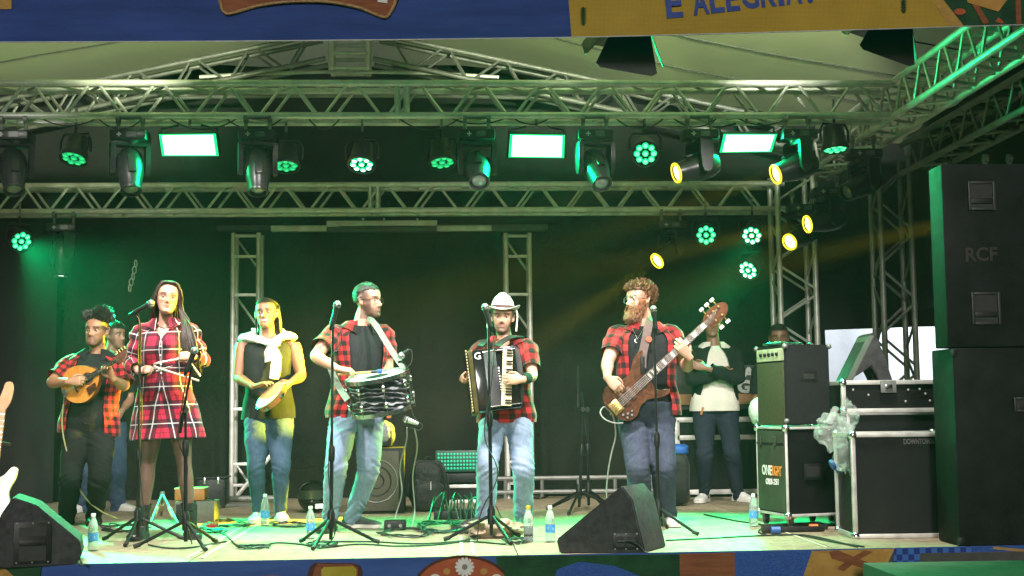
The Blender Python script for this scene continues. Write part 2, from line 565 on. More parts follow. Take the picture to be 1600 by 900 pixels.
flat_print(ban, on_ban, [(1586, -20), (1594, -20), (1596, 37), (1588, 37)], PBrown, 0.012, 'pole_print')
flat_print(ban, on_ban, arc(1500, 18, 9, 5, 0, 340, 14), POr, 0.012, 'pepper_print')
flat_print(ban, on_ban, [(1555, 34), (1560, 27), (1567, 33), (1568, 37)], POr, 0.012, 'pepper_print')
flat_print(ban, on_ban, [(-40, -30), (18, -30), (18, 14), (-40, 15)], PTan, 0.006, 'tan_print')
# wooden sign with rope edge, printed on the banner
sign = [(338, -40), (345, 8), (352, 20), (362, 21), (400, 10), (440, 4), (480, 2), (520, 4), (560, 12), (590, 24), (602, 27), (610, 20), (622, -10), (626, -40)]
flat_print(ban, on_ban, sign, PBrown, 0.007, 'wooden_sign_print')
MB().tube([on_ban(x, y, 0.012) for x, y in catmull(sign, 60)], 0.011, 6).build('rope_print', plain('print_rope', (0.33, 0.19, 0.08), 0.7, 0, 0.5, 60), ban, 60, True)
flat_print(ban, on_ban, [(592, -20), (607, -20), (605, 5), (590, 3)], PWh, 0.011, 'paper_print')
for px, py, sgn in ((911, 28, 1), (1412, 8, 1)):       # stitched leaves on the burlap
    MB().tube([on_ban(px, py - 17, 0.011), on_ban(px + 1, py + 12, 0.011)], 0.006, 5).build('leaf_stem_print', PGr, ban, 60, True)
    for k in range(6):
        y = py - 14 + k * 4.5
        flat_print(ban, on_ban, [(px, y), (px + 6, y - 3), (px + 1, y + 3)], PGr, 0.013, 'leaf_print', 0.001)
        flat_print(ban, on_ban, [(px, y), (px - 5, y - 2), (px - 1, y + 3)], PGr, 0.0135, 'leaf_print', 0.001)
MB().tube([on_ban(x, ban_zb(x) + 1, 0.004) for x in range(-200, 1801, 40)], 0.004, 5).build('hem', plain('banner_hem', (0.35, 0.35, 0.36), 0.5), ban, 60, True)

def text_mesh(body, size, extrude=0.002, bold=0.0, shear=0.0, space=1.0):
    cu = bpy.data.curves.new('text', 'FONT')
    cu.body = body
    cu.size = size
    cu.extrude = extrude
    cu.offset = bold
    cu.shear = shear
    cu.space_character = space
    cu.resolution_u = 3
    o = bpy.data.objects.new('text', cu)
    COL.objects.link(o)
    bpy.context.view_layer.update()
    dg = bpy.context.evaluated_depsgraph_get()
    me = bpy.data.meshes.new_from_object(o.evaluated_get(dg))
    bpy.data.objects.remove(o)
    return me
def lettering(body, origin, xdir, ydir, height, m, parent, name='lettering', bold=0.0, width=None, space=1.0):
    """letters standing on origin, running along xdir with caps of this height"""
    me = text_mesh(body, height / 0.72, 0.0015, bold, 0, space)
    co = np.zeros(len(me.vertices) * 3)
    me.vertices.foreach_get('co', co)
    co = co.reshape(-1, 3)
    wd = co[:, 0].max() - co[:, 0].min()
    sx = (width / wd) if width else 1.0
    x = V(xdir).normalized(); y = V(ydir).normalized(); z = x.cross(y)
    o = V(origin)
    pts = [o + x * ((c[0] - co[:, 0].min()) * sx) + y * c[1] + z * c[2] for c in co]
    r = parent; off = Vector((0, 0, 0))
    while r is not None:
        off = off + r.location; r = r.parent
    me.vertices.foreach_set('co', np.array([p - off for p in pts]).ravel())
    me.materials.clear(); me.materials.append(m)
    me.name = name
    return obj(name, me, parent)
PInk = print_mat('print_ink_blue', (0.03, 0.05, 0.22), (0.05, 0.08, 0.30), 9)
def ban_text(body, px, py, px2, py2, hpx):
    a = on_ban(px, py, 0.012); b = on_ban(px2, py2, 0.012)
    x = (b - a)
    lettering(body, a, x, Vector((0, 0, 1)) - x.normalized() * x.normalized().z, hpx * 7.6 / F_PX, PInk, ban, 'lettering', 0.006, x.length)
ban_text('E', 1042, 27, 1068, 25, 46)
for ch, px, w, py in (('A', 1084, 25, 22.5), ('L', 1111, 22, 19.5), ('E', 1136, 21, 17), ('G', 1160, 27, 13), ('R', 1190, 24, 10.5), ('I', 1217, 9, 8), ('A', 1229, 25, 6), ('!', 1262, 9, 3)):
    ban_text(ch, px, py, px + w, py - w * 0.1, 42)

# ================================================================ backdrop and drapes
def drape(name, label, cat, path, z0, z1, m, amp, freq, nx=160, nz=40, seed=0.0, sag=0.0):
    """a hanging cloth following a floor path, with folds that grow towards the hem"""
    path = [V(p) for p in path]
    t = thing(name, label, cat, (path[0] + path[-1]) / 2 + Vector((0, 0, z0)))
    cum = [0]
    for a, b in zip(path[:-1], path[1:]):
        cum.append(cum[-1] + (b - a).length)
    def f(u, v):
        s = u * cum[-1]
        i = max(k for k in range(len(path) - 1) if cum[k] <= s + 1e-9)
        a, b = path[i], path[i + 1]
        d = (b - a).normalized()
        p = a + d * (s - cum[i])
        n = Vector((d.y, -d.x, 0))
        z = z0 + (z1 - z0) * v
        fo = math.sin(s * freq + 2.2 * mnoise.noise(Vector((s * 0.8, z * 0.3, seed)))) * (0.5 + 0.5 * (1 - v))
        fo += 1.6 * mnoise.noise(Vector((s * 0.9 + seed, z * 0.45, 3.3))) + 0.5 * mnoise.noise(Vector((s * 3.1 - z * 1.4, z * 1.8, seed + 5)))
        return p + n * fo * amp + Vector((0, 0, z - sag * math.sin(math.pi * u) * (1 - v)))
    MB().grid(nx, nz, f).build('cloth', m, t, 180, True)
    return t
drape('stage_backdrop', 'wide dark backdrop cloth hung behind the performers', 'backdrop', [(-5.2, 13.3, 0), (3.72, 13.3, 0)], 0.004, 4.3, M_drape, 0.075, 5.2, 300, 60, 1.0)
drape('stage_curtain', 'dark curtain hanging at the far left edge of the stage', 'curtain', [(-5.6, 12.95, 0), (-4.6, 13.0, 0), (-3.80, 13.08, 0)], 0.004, 3.3, M_drapek, 0.05, 9, 100, 30, 4.0)
drape('stage_curtain', 'black cloth hung at the right behind the towers, ending above the cases', 'curtain', [(3.25, 13.35, 0), (4.3, 13.2, 0), (6.2, 13.0, 0)], 1.58, 4.4, M_drapek, 0.05, 5, 110, 30, 7.0, -0.04)
drape('stage_curtain', 'black cloth hung along the right side under the side truss', 'curtain', [(4.36, 8.5, 0), (4.4, 11.0, 0), (4.5, 13.0, 0)], 1.75, 3.5, M_drapek, 0.04, 5, 80, 24, 9.0)
# white sheeting behind the gap, with an added unseen lamp to brighten it
M_tarp = cloth_mat('white_sheeting', (0.78, 0.80, 0.84), 0.6, 0.06, 2, 200, 0.5, 0, 4)
drape('white_tarpaulin', 'bright white sheeting seen through the gap at the right', 'tarpaulin', [(3.2, 15.6, 0), (8.0, 15.2, 0)], -0.95, 2.9, M_tarp, 0.03, 8, 120, 20, 12.0)
fl = thing('work_light', 'unseen floodlight added behind the stage to brighten the white sheeting', 'floodlight', (5.6, 13.75, 2.45))
MB().box((0, 0.06, 0), (0.30, 0.10, 0.22), None, 0.02).build('housing', M_black, fl)
MB().box((0, 0.115, 0), (0.26, 0.006, 0.18)).build('lens', glow('flood_lens', (0.85, 0.92, 1.0), 18), fl)
MB().tube([(-0.17, 0.06, 0.0), (-0.17, 0.06, 0.2), (0.17, 0.06, 0.2), (0.17, 0.06, 0.0)], 0.012, 6).build('bracket', M_blackm, fl)
spot('work_light_beam', fl, (5.6, 13.9, 2.4), (5.2, 15.4, 1.2), 260, (0.88, 0.94, 1.0), 150, 0.6, 0.12)

# ================================================================ tent roof
RX, RZ, RS = -0.94, 4.62, 0.215
def roof_z(x):
    return RZ - RS * abs(x - RX) + 0.03 * math.cos(x * 1.5)
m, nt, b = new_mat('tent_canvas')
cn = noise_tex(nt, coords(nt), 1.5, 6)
link(nt, ramp(nt, cn, [(0.3, (0.60, 0.70, 0.32)), (0.7, (0.70, 0.78, 0.40))]), b.inputs['Base Color'])  # yellow-green of the stage light is put into the canvas colour
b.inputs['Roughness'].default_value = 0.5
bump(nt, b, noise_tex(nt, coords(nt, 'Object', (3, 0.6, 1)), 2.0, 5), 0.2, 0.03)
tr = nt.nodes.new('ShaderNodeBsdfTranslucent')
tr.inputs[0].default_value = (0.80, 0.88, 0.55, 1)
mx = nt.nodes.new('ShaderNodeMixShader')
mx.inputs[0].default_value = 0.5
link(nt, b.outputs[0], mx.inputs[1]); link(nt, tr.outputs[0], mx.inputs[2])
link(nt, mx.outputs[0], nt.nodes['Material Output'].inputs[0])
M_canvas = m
roof = thing('tent_roof', 'pale canvas tent roof pitched over the stage', 'tent roof', (RX, 10, RZ))
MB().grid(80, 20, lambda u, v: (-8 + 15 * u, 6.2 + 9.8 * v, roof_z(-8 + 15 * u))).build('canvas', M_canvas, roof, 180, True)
M_seam = plain('canvas_seam', (0.05, 0.06, 0.04), 0.7)
for Y in (7.2, 8.15, 9.1, 10.05, 11.0, 11.95):
    for x0, x1 in ((-8, RX), (RX, 7)):
        MB().tube([(x, Y, roof_z(x) - 0.008) for x in np.linspace(x0, x1, 14)], 0.007, 5).build('seam', M_seam, roof, 60, True)

# ================================================================ trusses
BR = {}
def bar(parent, name, a, b, r, m, n=8):
    """a straight tube between two world points; alike lengths share mesh data"""
    a, b = V(a), V(b)
    L = round((b - a).length, 3)
    key = (L, r, m.name, n)
    if key not in BR:
        BR[key] = MB().tube([(0, 0, 0), (0, 0, L)], r, n).mesh(name, m)
    o = obj(name, BR[key], parent)
    x, y, z = frame_of(b - a)
    M3 = Matrix((x, y, z)).transposed().to_4x4()
    o.matrix_local = Matrix.Translation(a - parent.location) @ M3
    return o
def truss(name, label, a, b, up, size=0.25, pitch=0.485, phase=0.0, faces='fbtu', r=0.027, rb=0.013, m=None, group='aluminium trusses', splices=(), lat=None, depth=None, cat='truss'):
    m = m or M_alu
    a, b = V(a), V(b)
    d = (b - a).normalized()
    up = (V(up) - d * V(up).dot(d)).normalized()
    lt = d.cross(up).normalized() if lat is None else V(lat)
    dp = depth if depth is not None else size
    t = thing(name, label, cat, (a + b) / 2, 0, group)
    h, g = size / 2, dp / 2
    L = (b - a).length
    for su in (1, -1):
        for sl in (1, -1):
            o = up * h * su + lt * g * sl
            bar(t, 'chord', a + o, b + o, r, m, 10)
    gap = 0.03
    for fc in faces:
        if fc in 'fb':
            o1 = lt * g * (1 if fc == 'f' else -1) + up * h; o2 = lt * g * (1 if fc == 'f' else -1) - up * h
            ph = phase if fc == 'f' else phase + 0.03
        else:
            o1 = up * h * (1 if fc == 't' else -1) + lt * g; o2 = up * h * (1 if fc == 't' else -1) - lt * g
            ph = phase + pitch / 4
        s = -pitch + (ph % pitch)
        while s < L:
            for p, q, e0, e1 in ((o1, o2, s + gap, s + pitch / 2 - gap), (o2, o1, s + pitch / 2 + gap, s + pitch - gap)):
                if e0 > 0.02 and e1 < L - 0.02:
                    bar(t, 'brace', a + d * e0 + p, a + d * e1 + q, rb, m, 6)
            s += pitch
    for sp in list(splices):
        for e in (-0.035, 0.035):
            c = a + d * (sp + e)
            for su in (1, -1):
                bar(t, 'end_post', c + up * h * su - lt * g, c + up * h * su + lt * g, 0.016, m, 6)
            for sl in (1, -1):
                bar(t, 'end_post', c + up * h + lt * g * sl, c - up * h + lt * g * sl, 0.02, m, 6)
    return t
Z1, Z2 = 3.21, 2.86
FT_Y, BT_Y = 10.225, 12.775
truss('front_truss', 'front aluminium box truss carrying the upper row of stage lights', (-5.685, FT_Y, Z1), (3.42, FT_Y, Z1), (0, 0, 1), 0.25, 0.485, 0.09, splices=(5.315,), lat=(0, -1, 0))
truss('back_truss', 'rear aluminium box truss crossing in front of the dark backdrop', (-6.17, BT_Y, Z2), (3.2, BT_Y, Z2), (0, 0, 1), 0.245, 0.485, 0.2, splices=(5.44,), lat=(0, -1, 0))
truss('side_truss', 'aluminium box truss running from back to front above the speaker stack', (3.56, 12.9, Z1), (3.56, 6.6, Z1), (0, 0, 1), 0.27, 0.42, 0.1, lat=(-1, 0, 0))
truss('side_truss', 'second dull truss running to the front at the far right edge', (4.12, 11.6, 3.02), (4.12, 7.5, 3.02), (0, 0, 1), 0.25, 0.45, 0.2, m=M_alud, lat=(-1, 0, 0))
# towers
pt = P(1245, 500, 12.55)
truss('truss_tower', 'upright truss tower beside the amplifier stack at the back right', (pt.x, 12.62, 0.0), (pt.x, 12.62, 3.05), (0, -1, 0), 0.30, 0.56, 0.1, group='truss towers', lat=(1, 0, 0), depth=0.34)
pt = P(1398, 500, 12.0)
truss('truss_tower', 'dim upright truss tower in front of the bright gap at the right', (pt.x, 12.0, -1.0), (pt.x, 12.0, 3.1), (0, -1, 0), 0.26, 0.62, 0.15, m=M_alud, group='truss towers', lat=(1, 0, 0), depth=0.28)
# gable of the roof
ap = Vector((RX, 12.5, 4.30))
for s, lb in ((-1, 'left'), (1, 'right')):
    e = Vector((RX + s * 4.2, 12.5, 4.30 - 4.2 * RS))
    dvec = (e - ap).normalized()
    truss('roof_truss', 'sloping roof truss of the gable, %s of the peak' % lb, ap + dvec * 0.25, e, (0, 0, 1), 0.24, 0.55, 0.1, group='gable trusses', lat=(0, -1, 0), faces='fb', r=0.024, m=M_alud)  # darker metal stands in for the dim light on the gable
pk = thing('roof_peak', 'aluminium peak block joining the two sloping roof trusses', 'truss', ap)
for sx in (-0.17, 0.17):
    for sy in (-0.12, 0.12):
        bar(pk, 'chord', ap + Vector((sx, sy, -0.28)), ap + Vector((sx, sy, 0.16)), 0.025, M_alu)
for sz in (-0.26, -0.12, 0.02, 0.14):
    for sy in (-0.12, 0.12):
        bar(pk, 'rung', ap + Vector((-0.17, sy, sz)), ap + Vector((0.17, sy, sz)), 0.02, M_alu)
MB().tube([ap + Vector((x, -0.05, -0.28 - 0.05 * (x / 1.4) ** 2)) for x in np.linspace(-1.4, 1.4, 15)], 0.018, 6).build('tie_rod', M_alu, pk, 60, True)
MB().tube([ap + Vector((x, -0.02, -0.50 - 0.03 * (x / 2) ** 2)) for x in np.linspace(-2.2, 2.2, 15)], 0.02, 6).build('tie_rod', M_alud, pk, 60, True)
drape('gable_cloth', 'dark cloth closing the gable under the sloping roof trusses', 'curtain', [(-5.2, 12.95, 0), (3.6, 12.95, 0)], 2.95, 3.98, M_drapek, 0.02, 4, 60, 10, 15)

# ================================================================ ladder frame for a screen, behind the band
LY = 12.95
def ladder(label, pxl, pxr, ptop, zb):
    xl, xr = P(pxl, 500, LY).x, P(pxr, 500, LY).x
    zt = P(pxl, ptop, LY).z
    t = thing('ladder_truss', label, 'ladder truss', ((xl + xr) / 2, LY, zb), 0, 'ladder trusses of the screen frame')
    w = 0.028
    for dy in (0.0, 0.20):
        for x in (xl + w, xr - w):
            bar(t, 'rail', (x, LY + dy, zb), (x, LY + dy, zt), 0.024, M_alu, 10)
    z = zt - 0.03
    k = 0
    while z > zb + 0.1:
        mb = MB()
        mb.box(((xl + xr) / 2, LY, z), (xr - xl - 2 * w, 0.03, 0.028), None, 0.004)
        mb.build('rung', M_alu, t, 40, True)
        if k % 2 == 0 and z - 0.3 > zb:
            bar(t, 'brace', (xl + w, LY + 0.2, z), (xr - w, LY + 0.2, z - 0.34), 0.012, M_alu, 6)
            bar(t, 'brace', (xl + w, LY + 0.02, z - 0.02), (xl + w, LY + 0.2, z - 0.3), 0.012, M_alu, 6)
        z -= (0.20, 0.37, 0.52)[k % 3]
        k += 1
    return t
l1 = ladder('aluminium ladder truss upright behind the tambourine player', 359, 408, 364, 0.0)
l2 = ladder('aluminium ladder truss upright behind the accordion player', 787, 833, 364, 0.0)
# outriggers of the left ladder
bar(l1, 'outrigger', G(392, 790), G(392, 790) + Vector((-0.35, -0.45, 0.03)), 0.022, M_alud)
bar(l1, 'outrigger', P(370, 775, LY - 0.1), P(428, 706, LY - 0.02), 0.02, M_alu)
base_l = P(350, 783, LY - 0.35); base_r = P(445, 779, LY - 0.35)
bar(l1, 'foot_bar', (base_l.x, LY - 0.25, 0.045), (base_r.x, LY - 0.25, 0.045), 0.03, M_alud)
# header bars across the ladders
M_bard = plain('dark_bar', (0.06, 0.06, 0.062), 0.5, 0.3)
hd = thing('screen_header', 'row of flat metal bars laid across the two ladder trusses', 'metal bar', P(600, 360, LY - 0.03))
def hbar(px0, px1, py0, py1, m, dy):
    a, b_ = P(px0, py1, LY - 0.06 + dy), P(px1, py0, LY - 0.06 + dy)
    MB().box(((a.x + b_.x) / 2, LY - 0.02 + dy, (a.z + b_.z) / 2), (b_.x - a.x, 0.07, b_.z - a.z), None, 0.004).build('bar', m, hd, 40, True)
hbar(338, 856, 350, 360, M_bard, 0.03)
hbar(423, 530, 352, 361, M_alu, -0.05)
hbar(510, 683, 344, 353, M_alu, -0.05)
hbar(510, 683, 353.6, 362, M_bard, -0.06)
hbar(683, 768, 352, 360.5, M_alu, -0.05)
hbar(768, 855, 350.5, 360.5, M_bard, -0.05)
for px in (567, 600, 652):
    c = P(px, 343, LY - 0.1)
    MB().box((c.x, LY - 0.08, c.z + 0.006), (0.02, 0.02, 0.02)).build('bolt', M_alu, hd, 0, True)
# low floor truss at the back
fr = thing('floor_frame', 'low aluminium frame lying on the stage at the foot of the backdrop', 'frame', (0.9, 12.9, 0))
for z in (0.06, 0.19):
    bar(fr, 'rail', (-0.2, 12.9, z), (2.6, 12.9, z), 0.022, M_alud)
for x in np.arange(-0.2, 2.61, 0.35):
    bar(fr, 'post', (x, 12.9, 0.0), (x, 12.9, 0.19), 0.018, M_alud)
# chain hanging on the backdrop
ch = thing('hanging_chain', 'short loose chain hanging on the backdrop above the singer', 'chain', P(205, 452, 13.1))
pts = [P(x, y, 13.1) for x, y in ((212, 412), (210, 422), (208, 432), (205, 441), (203, 450))]
for i in range(len(pts)):
    c = pts[i]
    a = [c + Vector((0.018 * math.cos(t) * (1 if i % 2 else 0.5), 0.012 * math.cos(t) * (0 if i % 2 else 1), 0.036 * math.sin(t))) for t in np.linspace(0, 2 * math.pi, 11)]
    MB().tube(a, 0.006, 5).build('chain_link', M_alu, ch, 60, True)
MB().tube([P(212, 411, 13.1), P(190, 409, 13.12), P(168, 410, 13.12)], 0.004, 5).build('cord', M_cable, ch, 60, True)
# ================================================================ stage lights
M_lampblk = plain('lamp_housing', (0.014, 0.014, 0.016), 0.32, 0.0, 0.3, 20, 0.1, 150, 0.3)
GREEN = (0.0, 1.0, 0.30)
YEL = (1.0, 0.80, 0.02)
M_glass = None
def glass_mat():
    m, nt, b = new_mat('lamp_glass')
    b.inputs['Base Color'].default_value = (0.10, 0.12, 0.11, 1)
    b.inputs['Roughness'].default_value = 0.08
    b.inputs['Coat Weight'].default_value = 1.0
    return m
M_glass = glass_mat()
M_lens_y = glow('lens_yellow', (1.0, 0.84, 0.16), 7)
M_rim_y = glow('rim_yellow', (1.0, 0.80, 0.02), 1.6)
M_lens_w = glow('lens_white', (0.85, 1.0, 0.9), 5)
M_disp = plain('display', (0.10, 0.11, 0.10), 0.25)
M_btn = plain('buttons', (0.55, 0.56, 0.55), 0.5)

def mh_parts():
    d = {}
    d['clamp'] = MB().tube([(0, 0, 0.01), (0, 0, -0.07)], 0.014, 8) \
        .lathe([(0.036, -0.014), (0.036, 0.014)], 14, Matrix.Translation((0, 0, 0.028)) @ Matrix.Rotation(math.pi / 2, 4, 'Y')).mesh('clamp', M_alud)
    d['base'] = MB().box((0, 0, -0.105), (0.27, 0.20, 0.075), None, 0.012).lathe([(0.06, -0.17), (0.075, -0.14)], 16).mesh('base', M_lampblk)
    d['display'] = MB().box((0.03, -0.102, -0.105), (0.07, 0.006, 0.04)).mesh('display', M_disp)
    mb = MB()
    for dx, dz in ((0, 0.012), (0, -0.012), (0.012, 0), (-0.012, 0), (0, 0)):
        mb.box((-0.06 + dx, -0.102, -0.105 + dz), (0.009, 0.006, 0.009))
    d['button'] = mb.mesh('button', M_btn)
    # yoke: bridge and two arms that widen and round off at the pivot
    arm = [(-0.055, 0.0), (0.055, 0.0), (0.05, -0.10), (0.042, -0.20), (0.025, -0.235), (0, -0.245), (-0.025, -0.235), (-0.042, -0.20), (-0.05, -0.10)]
    mb = MB().box((0, 0, -0.165), (0.27, 0.11, 0.04), None, 0.012)
    for sx in (-1, 1):
        mb.prism([(y, z) for y, z in arm], 0.036, Matrix.Translation((sx * 0.128 - 0.018, 0, -0.16)) @ Matrix(((0, 0, 1, 0), (1, 0, 0, 0), (0, 1, 0, 0), (0, 0, 0, 1))))
    d['yoke'] = mb.mesh('yoke', M_lampblk)
    # head barrel along -y, pivot at origin
    R = Matrix.Rotation(math.pi / 2, 4, 'X')
    d['head'] = MB().lathe([(0.03, -0.15), (0.075, -0.14), (0.098, -0.09), (0.104, -0.02), (0.1, 0.05), (0.085, 0.12), (0.076, 0.17), (0.074, 0.205), (0.064, 0.207), (0.062, 0.19)], 24, R, 0).mesh('head', M_lampblk)
    d['fin'] = MB().box((0, -0.02, 0.10), (0.06, 0.16, 0.02), None, 0.008).mesh('fin', M_lampblk)
    lens = [(0.001, 0.205), (0.03, 0.203), (0.05, 0.198), (0.062, 0.190)]
    d['lens'] = MB().lathe([(0.062, 0.186)] + lens[::-1], 20, R).mesh('lens', M_glass)
    d['lens_y'] = MB().lathe([(0.062, 0.186)] + lens[::-1], 20, R).mesh('lens', M_lens_y)
    d['lens_w'] = MB().lathe([(0.062, 0.186)] + lens[::-1], 20, R).mesh('lens', M_lens_w)
    d['rim_y'] = MB().lathe([(0.076, 0.195), (0.08, 0.2), (0.078, 0.212), (0.066, 0.212), (0.064, 0.196)], 24, R, caps=False).mesh('rim', M_lampblk)
    d['rim_lit'] = MB().lathe([(0.076, 0.195), (0.08, 0.2), (0.078, 0.212), (0.066, 0.212), (0.064, 0.196)], 24, R, caps=False).mesh('rim', M_rim_y)
    return d
MH = mh_parts()
def moving_head(label, loc, pan, tilt, state='off', group='moving head lights', aim=None):
    """loc: point under the chord it hangs from; pan about the vertical, tilt down from level (degrees)"""
    t = thing('moving_head_light', label, 'stage light', loc, 0, group)
    for sx in (-0.09, 0.09):
        obj('clamp', MH['clamp'], t, (sx, 0, 0))
    obj('base', MH['base'], t)
    obj('display', MH['display'], t)
    obj('button', MH['button'], t)
    y = obj('yoke', MH['yoke'], t)
    y.rotation_euler = (0, 0, rad(pan))
    h = obj('head', MH['head'], t, (0, 0, -0.345))
    h.rotation_euler = (rad(tilt), 0, rad(pan))
    if aim is not None:
        dv = V(aim) - (V(loc) + Vector((0, 0, -0.345)))
        h.rotation_euler = (math.atan2(-dv.z, math.hypot(dv.x, dv.y)), 0, math.atan2(dv.x, -dv.y))
        y.rotation_euler = (0, 0, h.rotation_euler.z)
    obj('fin', MH['fin'], h)
    obj('lens', MH[{'off': 'lens', 'y': 'lens_y', 'w': 'lens_w'}[state]], h)
    rm = obj('rim', MH['rim_lit' if state == 'y' else 'rim_y'], h)
    return t, h
def front_hang(px):       # hang point on the lower front chord of the front truss
    return Vector((P(px, 185, FT_Y - 0.125).x, FT_Y - 0.125, Z1 - 0.125 - 0.055))
def back_hang(px):
    return Vector((P(px, 332, BT_Y - 0.125).x, BT_Y - 0.125, Z2 - 0.125 - 0.055))
FR = 'front truss'
moving_head('moving head light first from the left under the front truss, head tipped right', front_hang(22), 25, 62)
moving_head('moving head light second from the left under the front truss, pointing down right', front_hang(204), 22, 64)
moving_head('third moving head light from the left, beside a dim par can', front_hang(403), 12, 70)
moving_head('moving head light just left of the middle glowing panel', front_hang(745), 4, 40)
moving_head('moving head light just right of the middle glowing panel', front_hang(929), 14, 48)
def lamp_beam(label, loc, aim, col, watts, deg, group='moving head lights', state='y', blend=0.3):
    t, h = moving_head(label, loc, 0, 0, state, group, aim)
    c = V(loc) + Vector((0, 0, -0.345))
    d = (V(aim) - c).normalized()
    spot('beam', t, c + d * 0.24, aim, watts, col, deg, blend, 0.055)
    return t
TAMB = Vector((-1.40, 10.62, 0.95))
lamp_beam('moving head light with yellow lens left of the right glowing panel', front_hang(1092), Vector((-2.02, 9.2, 1.56)), YEL, 3500, 8)
lamp_beam('moving head light with yellow lens right of the right glowing panel', front_hang(1245), Vector((-2.3, 9.0, 0.9)), YEL, 9000, 8)
lamp_beam('moving head light with yellow lens low under the back truss, left of green par cans', back_hang(1048), Vector((-1.35, 10.75, 0.0)), YEL, 9000, 10)
lamp_beam('moving head light with white lens pointing down at the far left of the back truss', back_hang(100), Vector((-3.75, 12.55, 0)), (0.8, 1, 0.85), 25, 50, state='w')
def side_hang(px, py, Y, z=None):
    return Vector((3.43, Y, Z1 - 0.135 - 0.055))
lamp_beam('moving head light with yellow lens on the side truss, upper of the near pair', Vector((P(1262, 340, 11.6).x + 0.18, 11.6, P(1262, 357, 11.6).z + 0.42)), Vector((-2.75, 10.35, 1.15)), YEL, 16000, 8)
lamp_beam('moving head light with yellow lens on the side truss, lower of the near pair', Vector((P(1224, 360, 12.2).x + 0.18, 12.2, P(1224, 380, 12.2).z + 0.42)), Vector((0.45, 10.2, 1.0)), YEL, 1600, 9)
lamp_beam('added unseen moving head light with yellow lens beyond the speaker stack', Vector((4.02, 9.6, 2.62)), TAMB + Vector((0.02, 0, 0.05)), YEL, 17000, 8)  # unseen lamp, added to throw yellow on the tambourine player
moving_head('dark moving head light under the side truss beside the upper yellow lamp', Vector((3.43, 10.9, Z1 - 0.18)), -70, 25)

# LED par cans
M_led = {}
def par_parts(state):
    g = {'on': ((0.11, 1.0, 0.27), 2.4), 'hot': ((0.55, 1.0, 0.75), 5.0), 'dim': ((0.03, 0.85, 0.22), 0.9)}[state]
    d = {}
    d['housing'] = MB().lathe([(0.055, -0.135), (0.078, -0.125), (0.085, -0.07), (0.092, 0.0), (0.105, 0.03), (0.11, 0.055), (0.11, 0.07), (0.1, 0.072), (0.099, 0.05)], 28, Matrix.Rotation(math.pi / 2, 4, 'X')).mesh('housing', M_lampblk)
    d['lens_plate'] = MB().lathe([(0.001, 0.05), (0.099, 0.05)], 28, Matrix.Rotation(math.pi / 2, 4, 'X'), caps=False).mesh('lens_plate', M_lampblk)
    mm = glow('led_' + state, *g)
    Q = Matrix.Rotation(math.pi / 2, 4, 'X')
    d['led'] = MB().lathe([(0.025, 0.0), (0.025, 0.008), (0.017, 0.013)], 12, Q, 0, False).lathe([(0.017, 0.013), (0.010, 0.017), (0.001, 0.018)], 12, Q, 1, False).mesh('led', [glow('led_ring_' + state, (0.0, 0.9, 0.28), 0.5 if state == 'dim' else 1.1), mm])
    d['bracket'] = MB().tube([(-0.125, 0, 0), (-0.125, 0, 0.09), (-0.10, 0, 0.14), (0.10, 0, 0.14), (0.125, 0, 0.09), (0.125, 0, 0)], 0.011, 6).tube([(0, 0, 0.14), (0, 0, 0.21)], 0.012, 6).mesh('bracket', M_blackm)
    return d
PARS = {s: par_parts(s) for s in ('on', 'hot', 'dim')}
def par(label, px, py, Y, aim, state='on', watts=60, deg=40, n=8, col=GREEN):
    c = P(px, py, Y)
    dv = (V(aim) - c)
    t = thing('par_can_light', label, 'stage light', c, 0, 'green par can lights')
    d = PARS[state]
    rot = (math.atan2(-dv.z, math.hypot(dv.x, dv.y)), 0, math.atan2(dv.x, -dv.y))
    h = obj('housing', d['housing'], t); h.rotation_euler = rot
    pl = obj('lens_plate', d['lens_plate'], t); pl.rotation_euler = rot
    for i in range(n + 1):
        a = 2 * math.pi * i / n
        r = 0.066 if i < n else 0.0
        obj('led', d['led'], pl, (r * math.cos(a), -0.05, r * math.sin(a)))
    br = obj('bracket', d['bracket'], t); br.rotation_euler = (0, 0, rot[2])
    MB().tube([(0, 0, 0.2), (0, 0, 0.34)], 0.01, 6).build('hanger', M_alud, t)
    if watts:
        dn = dv.normalized()
        spot('par_beam', t, c + dn * 0.09, aim, watts, col, deg, 0.6, 0.08)
    return t
par('green par can first from the left under the front truss', 118, 238, 10.3, (-3.3, 8.6, -1.0), 'dim', 500)
par('green par can half hidden behind the third moving head light', 447, 249, 10.3, (-1.2, 9.0, -1.0), 'dim', 500)
par('bright green par can between the left panel and the screen peak', 566, 248, 10.3, (-0.9, 8.7, -0.2), 'hot', 160, 50)
par('dim green par can left of the middle glowing panel', 690, 244, 10.3, (0.3, 8.9, -1.2), 'dim', 50)
par('green par can right of the middle glowing panel under the front truss', 1008, 236, 10.3, (1.2, 7.4, 1.0), 'on', 25)
par('green par can hanging straight down at the right end of the front truss', 1304, 222, 10.25, (3.2, 9.6, -2), 'on', 40, 60)
par('green par can at the far left below the back truss', 30, 374, 12.5, (-1.6, 9.8, 0.7), 'on', 3800, 50)
par('green par can low under the back truss near the yellow moving head', 1103, 366, 12.5, (1.6, 7.5, 1.1), 'on', 15)
par('brightest green par can under the right end of the back truss', 1176, 364, 12.45, (1.6, 9.6, 0.4), 'hot', 1200, 50)
par('green par can hanging below the brightest one at the right', 1173, 418, 12.45, (0.6, 10.2, 0.2), 'hot', 1000, 45)

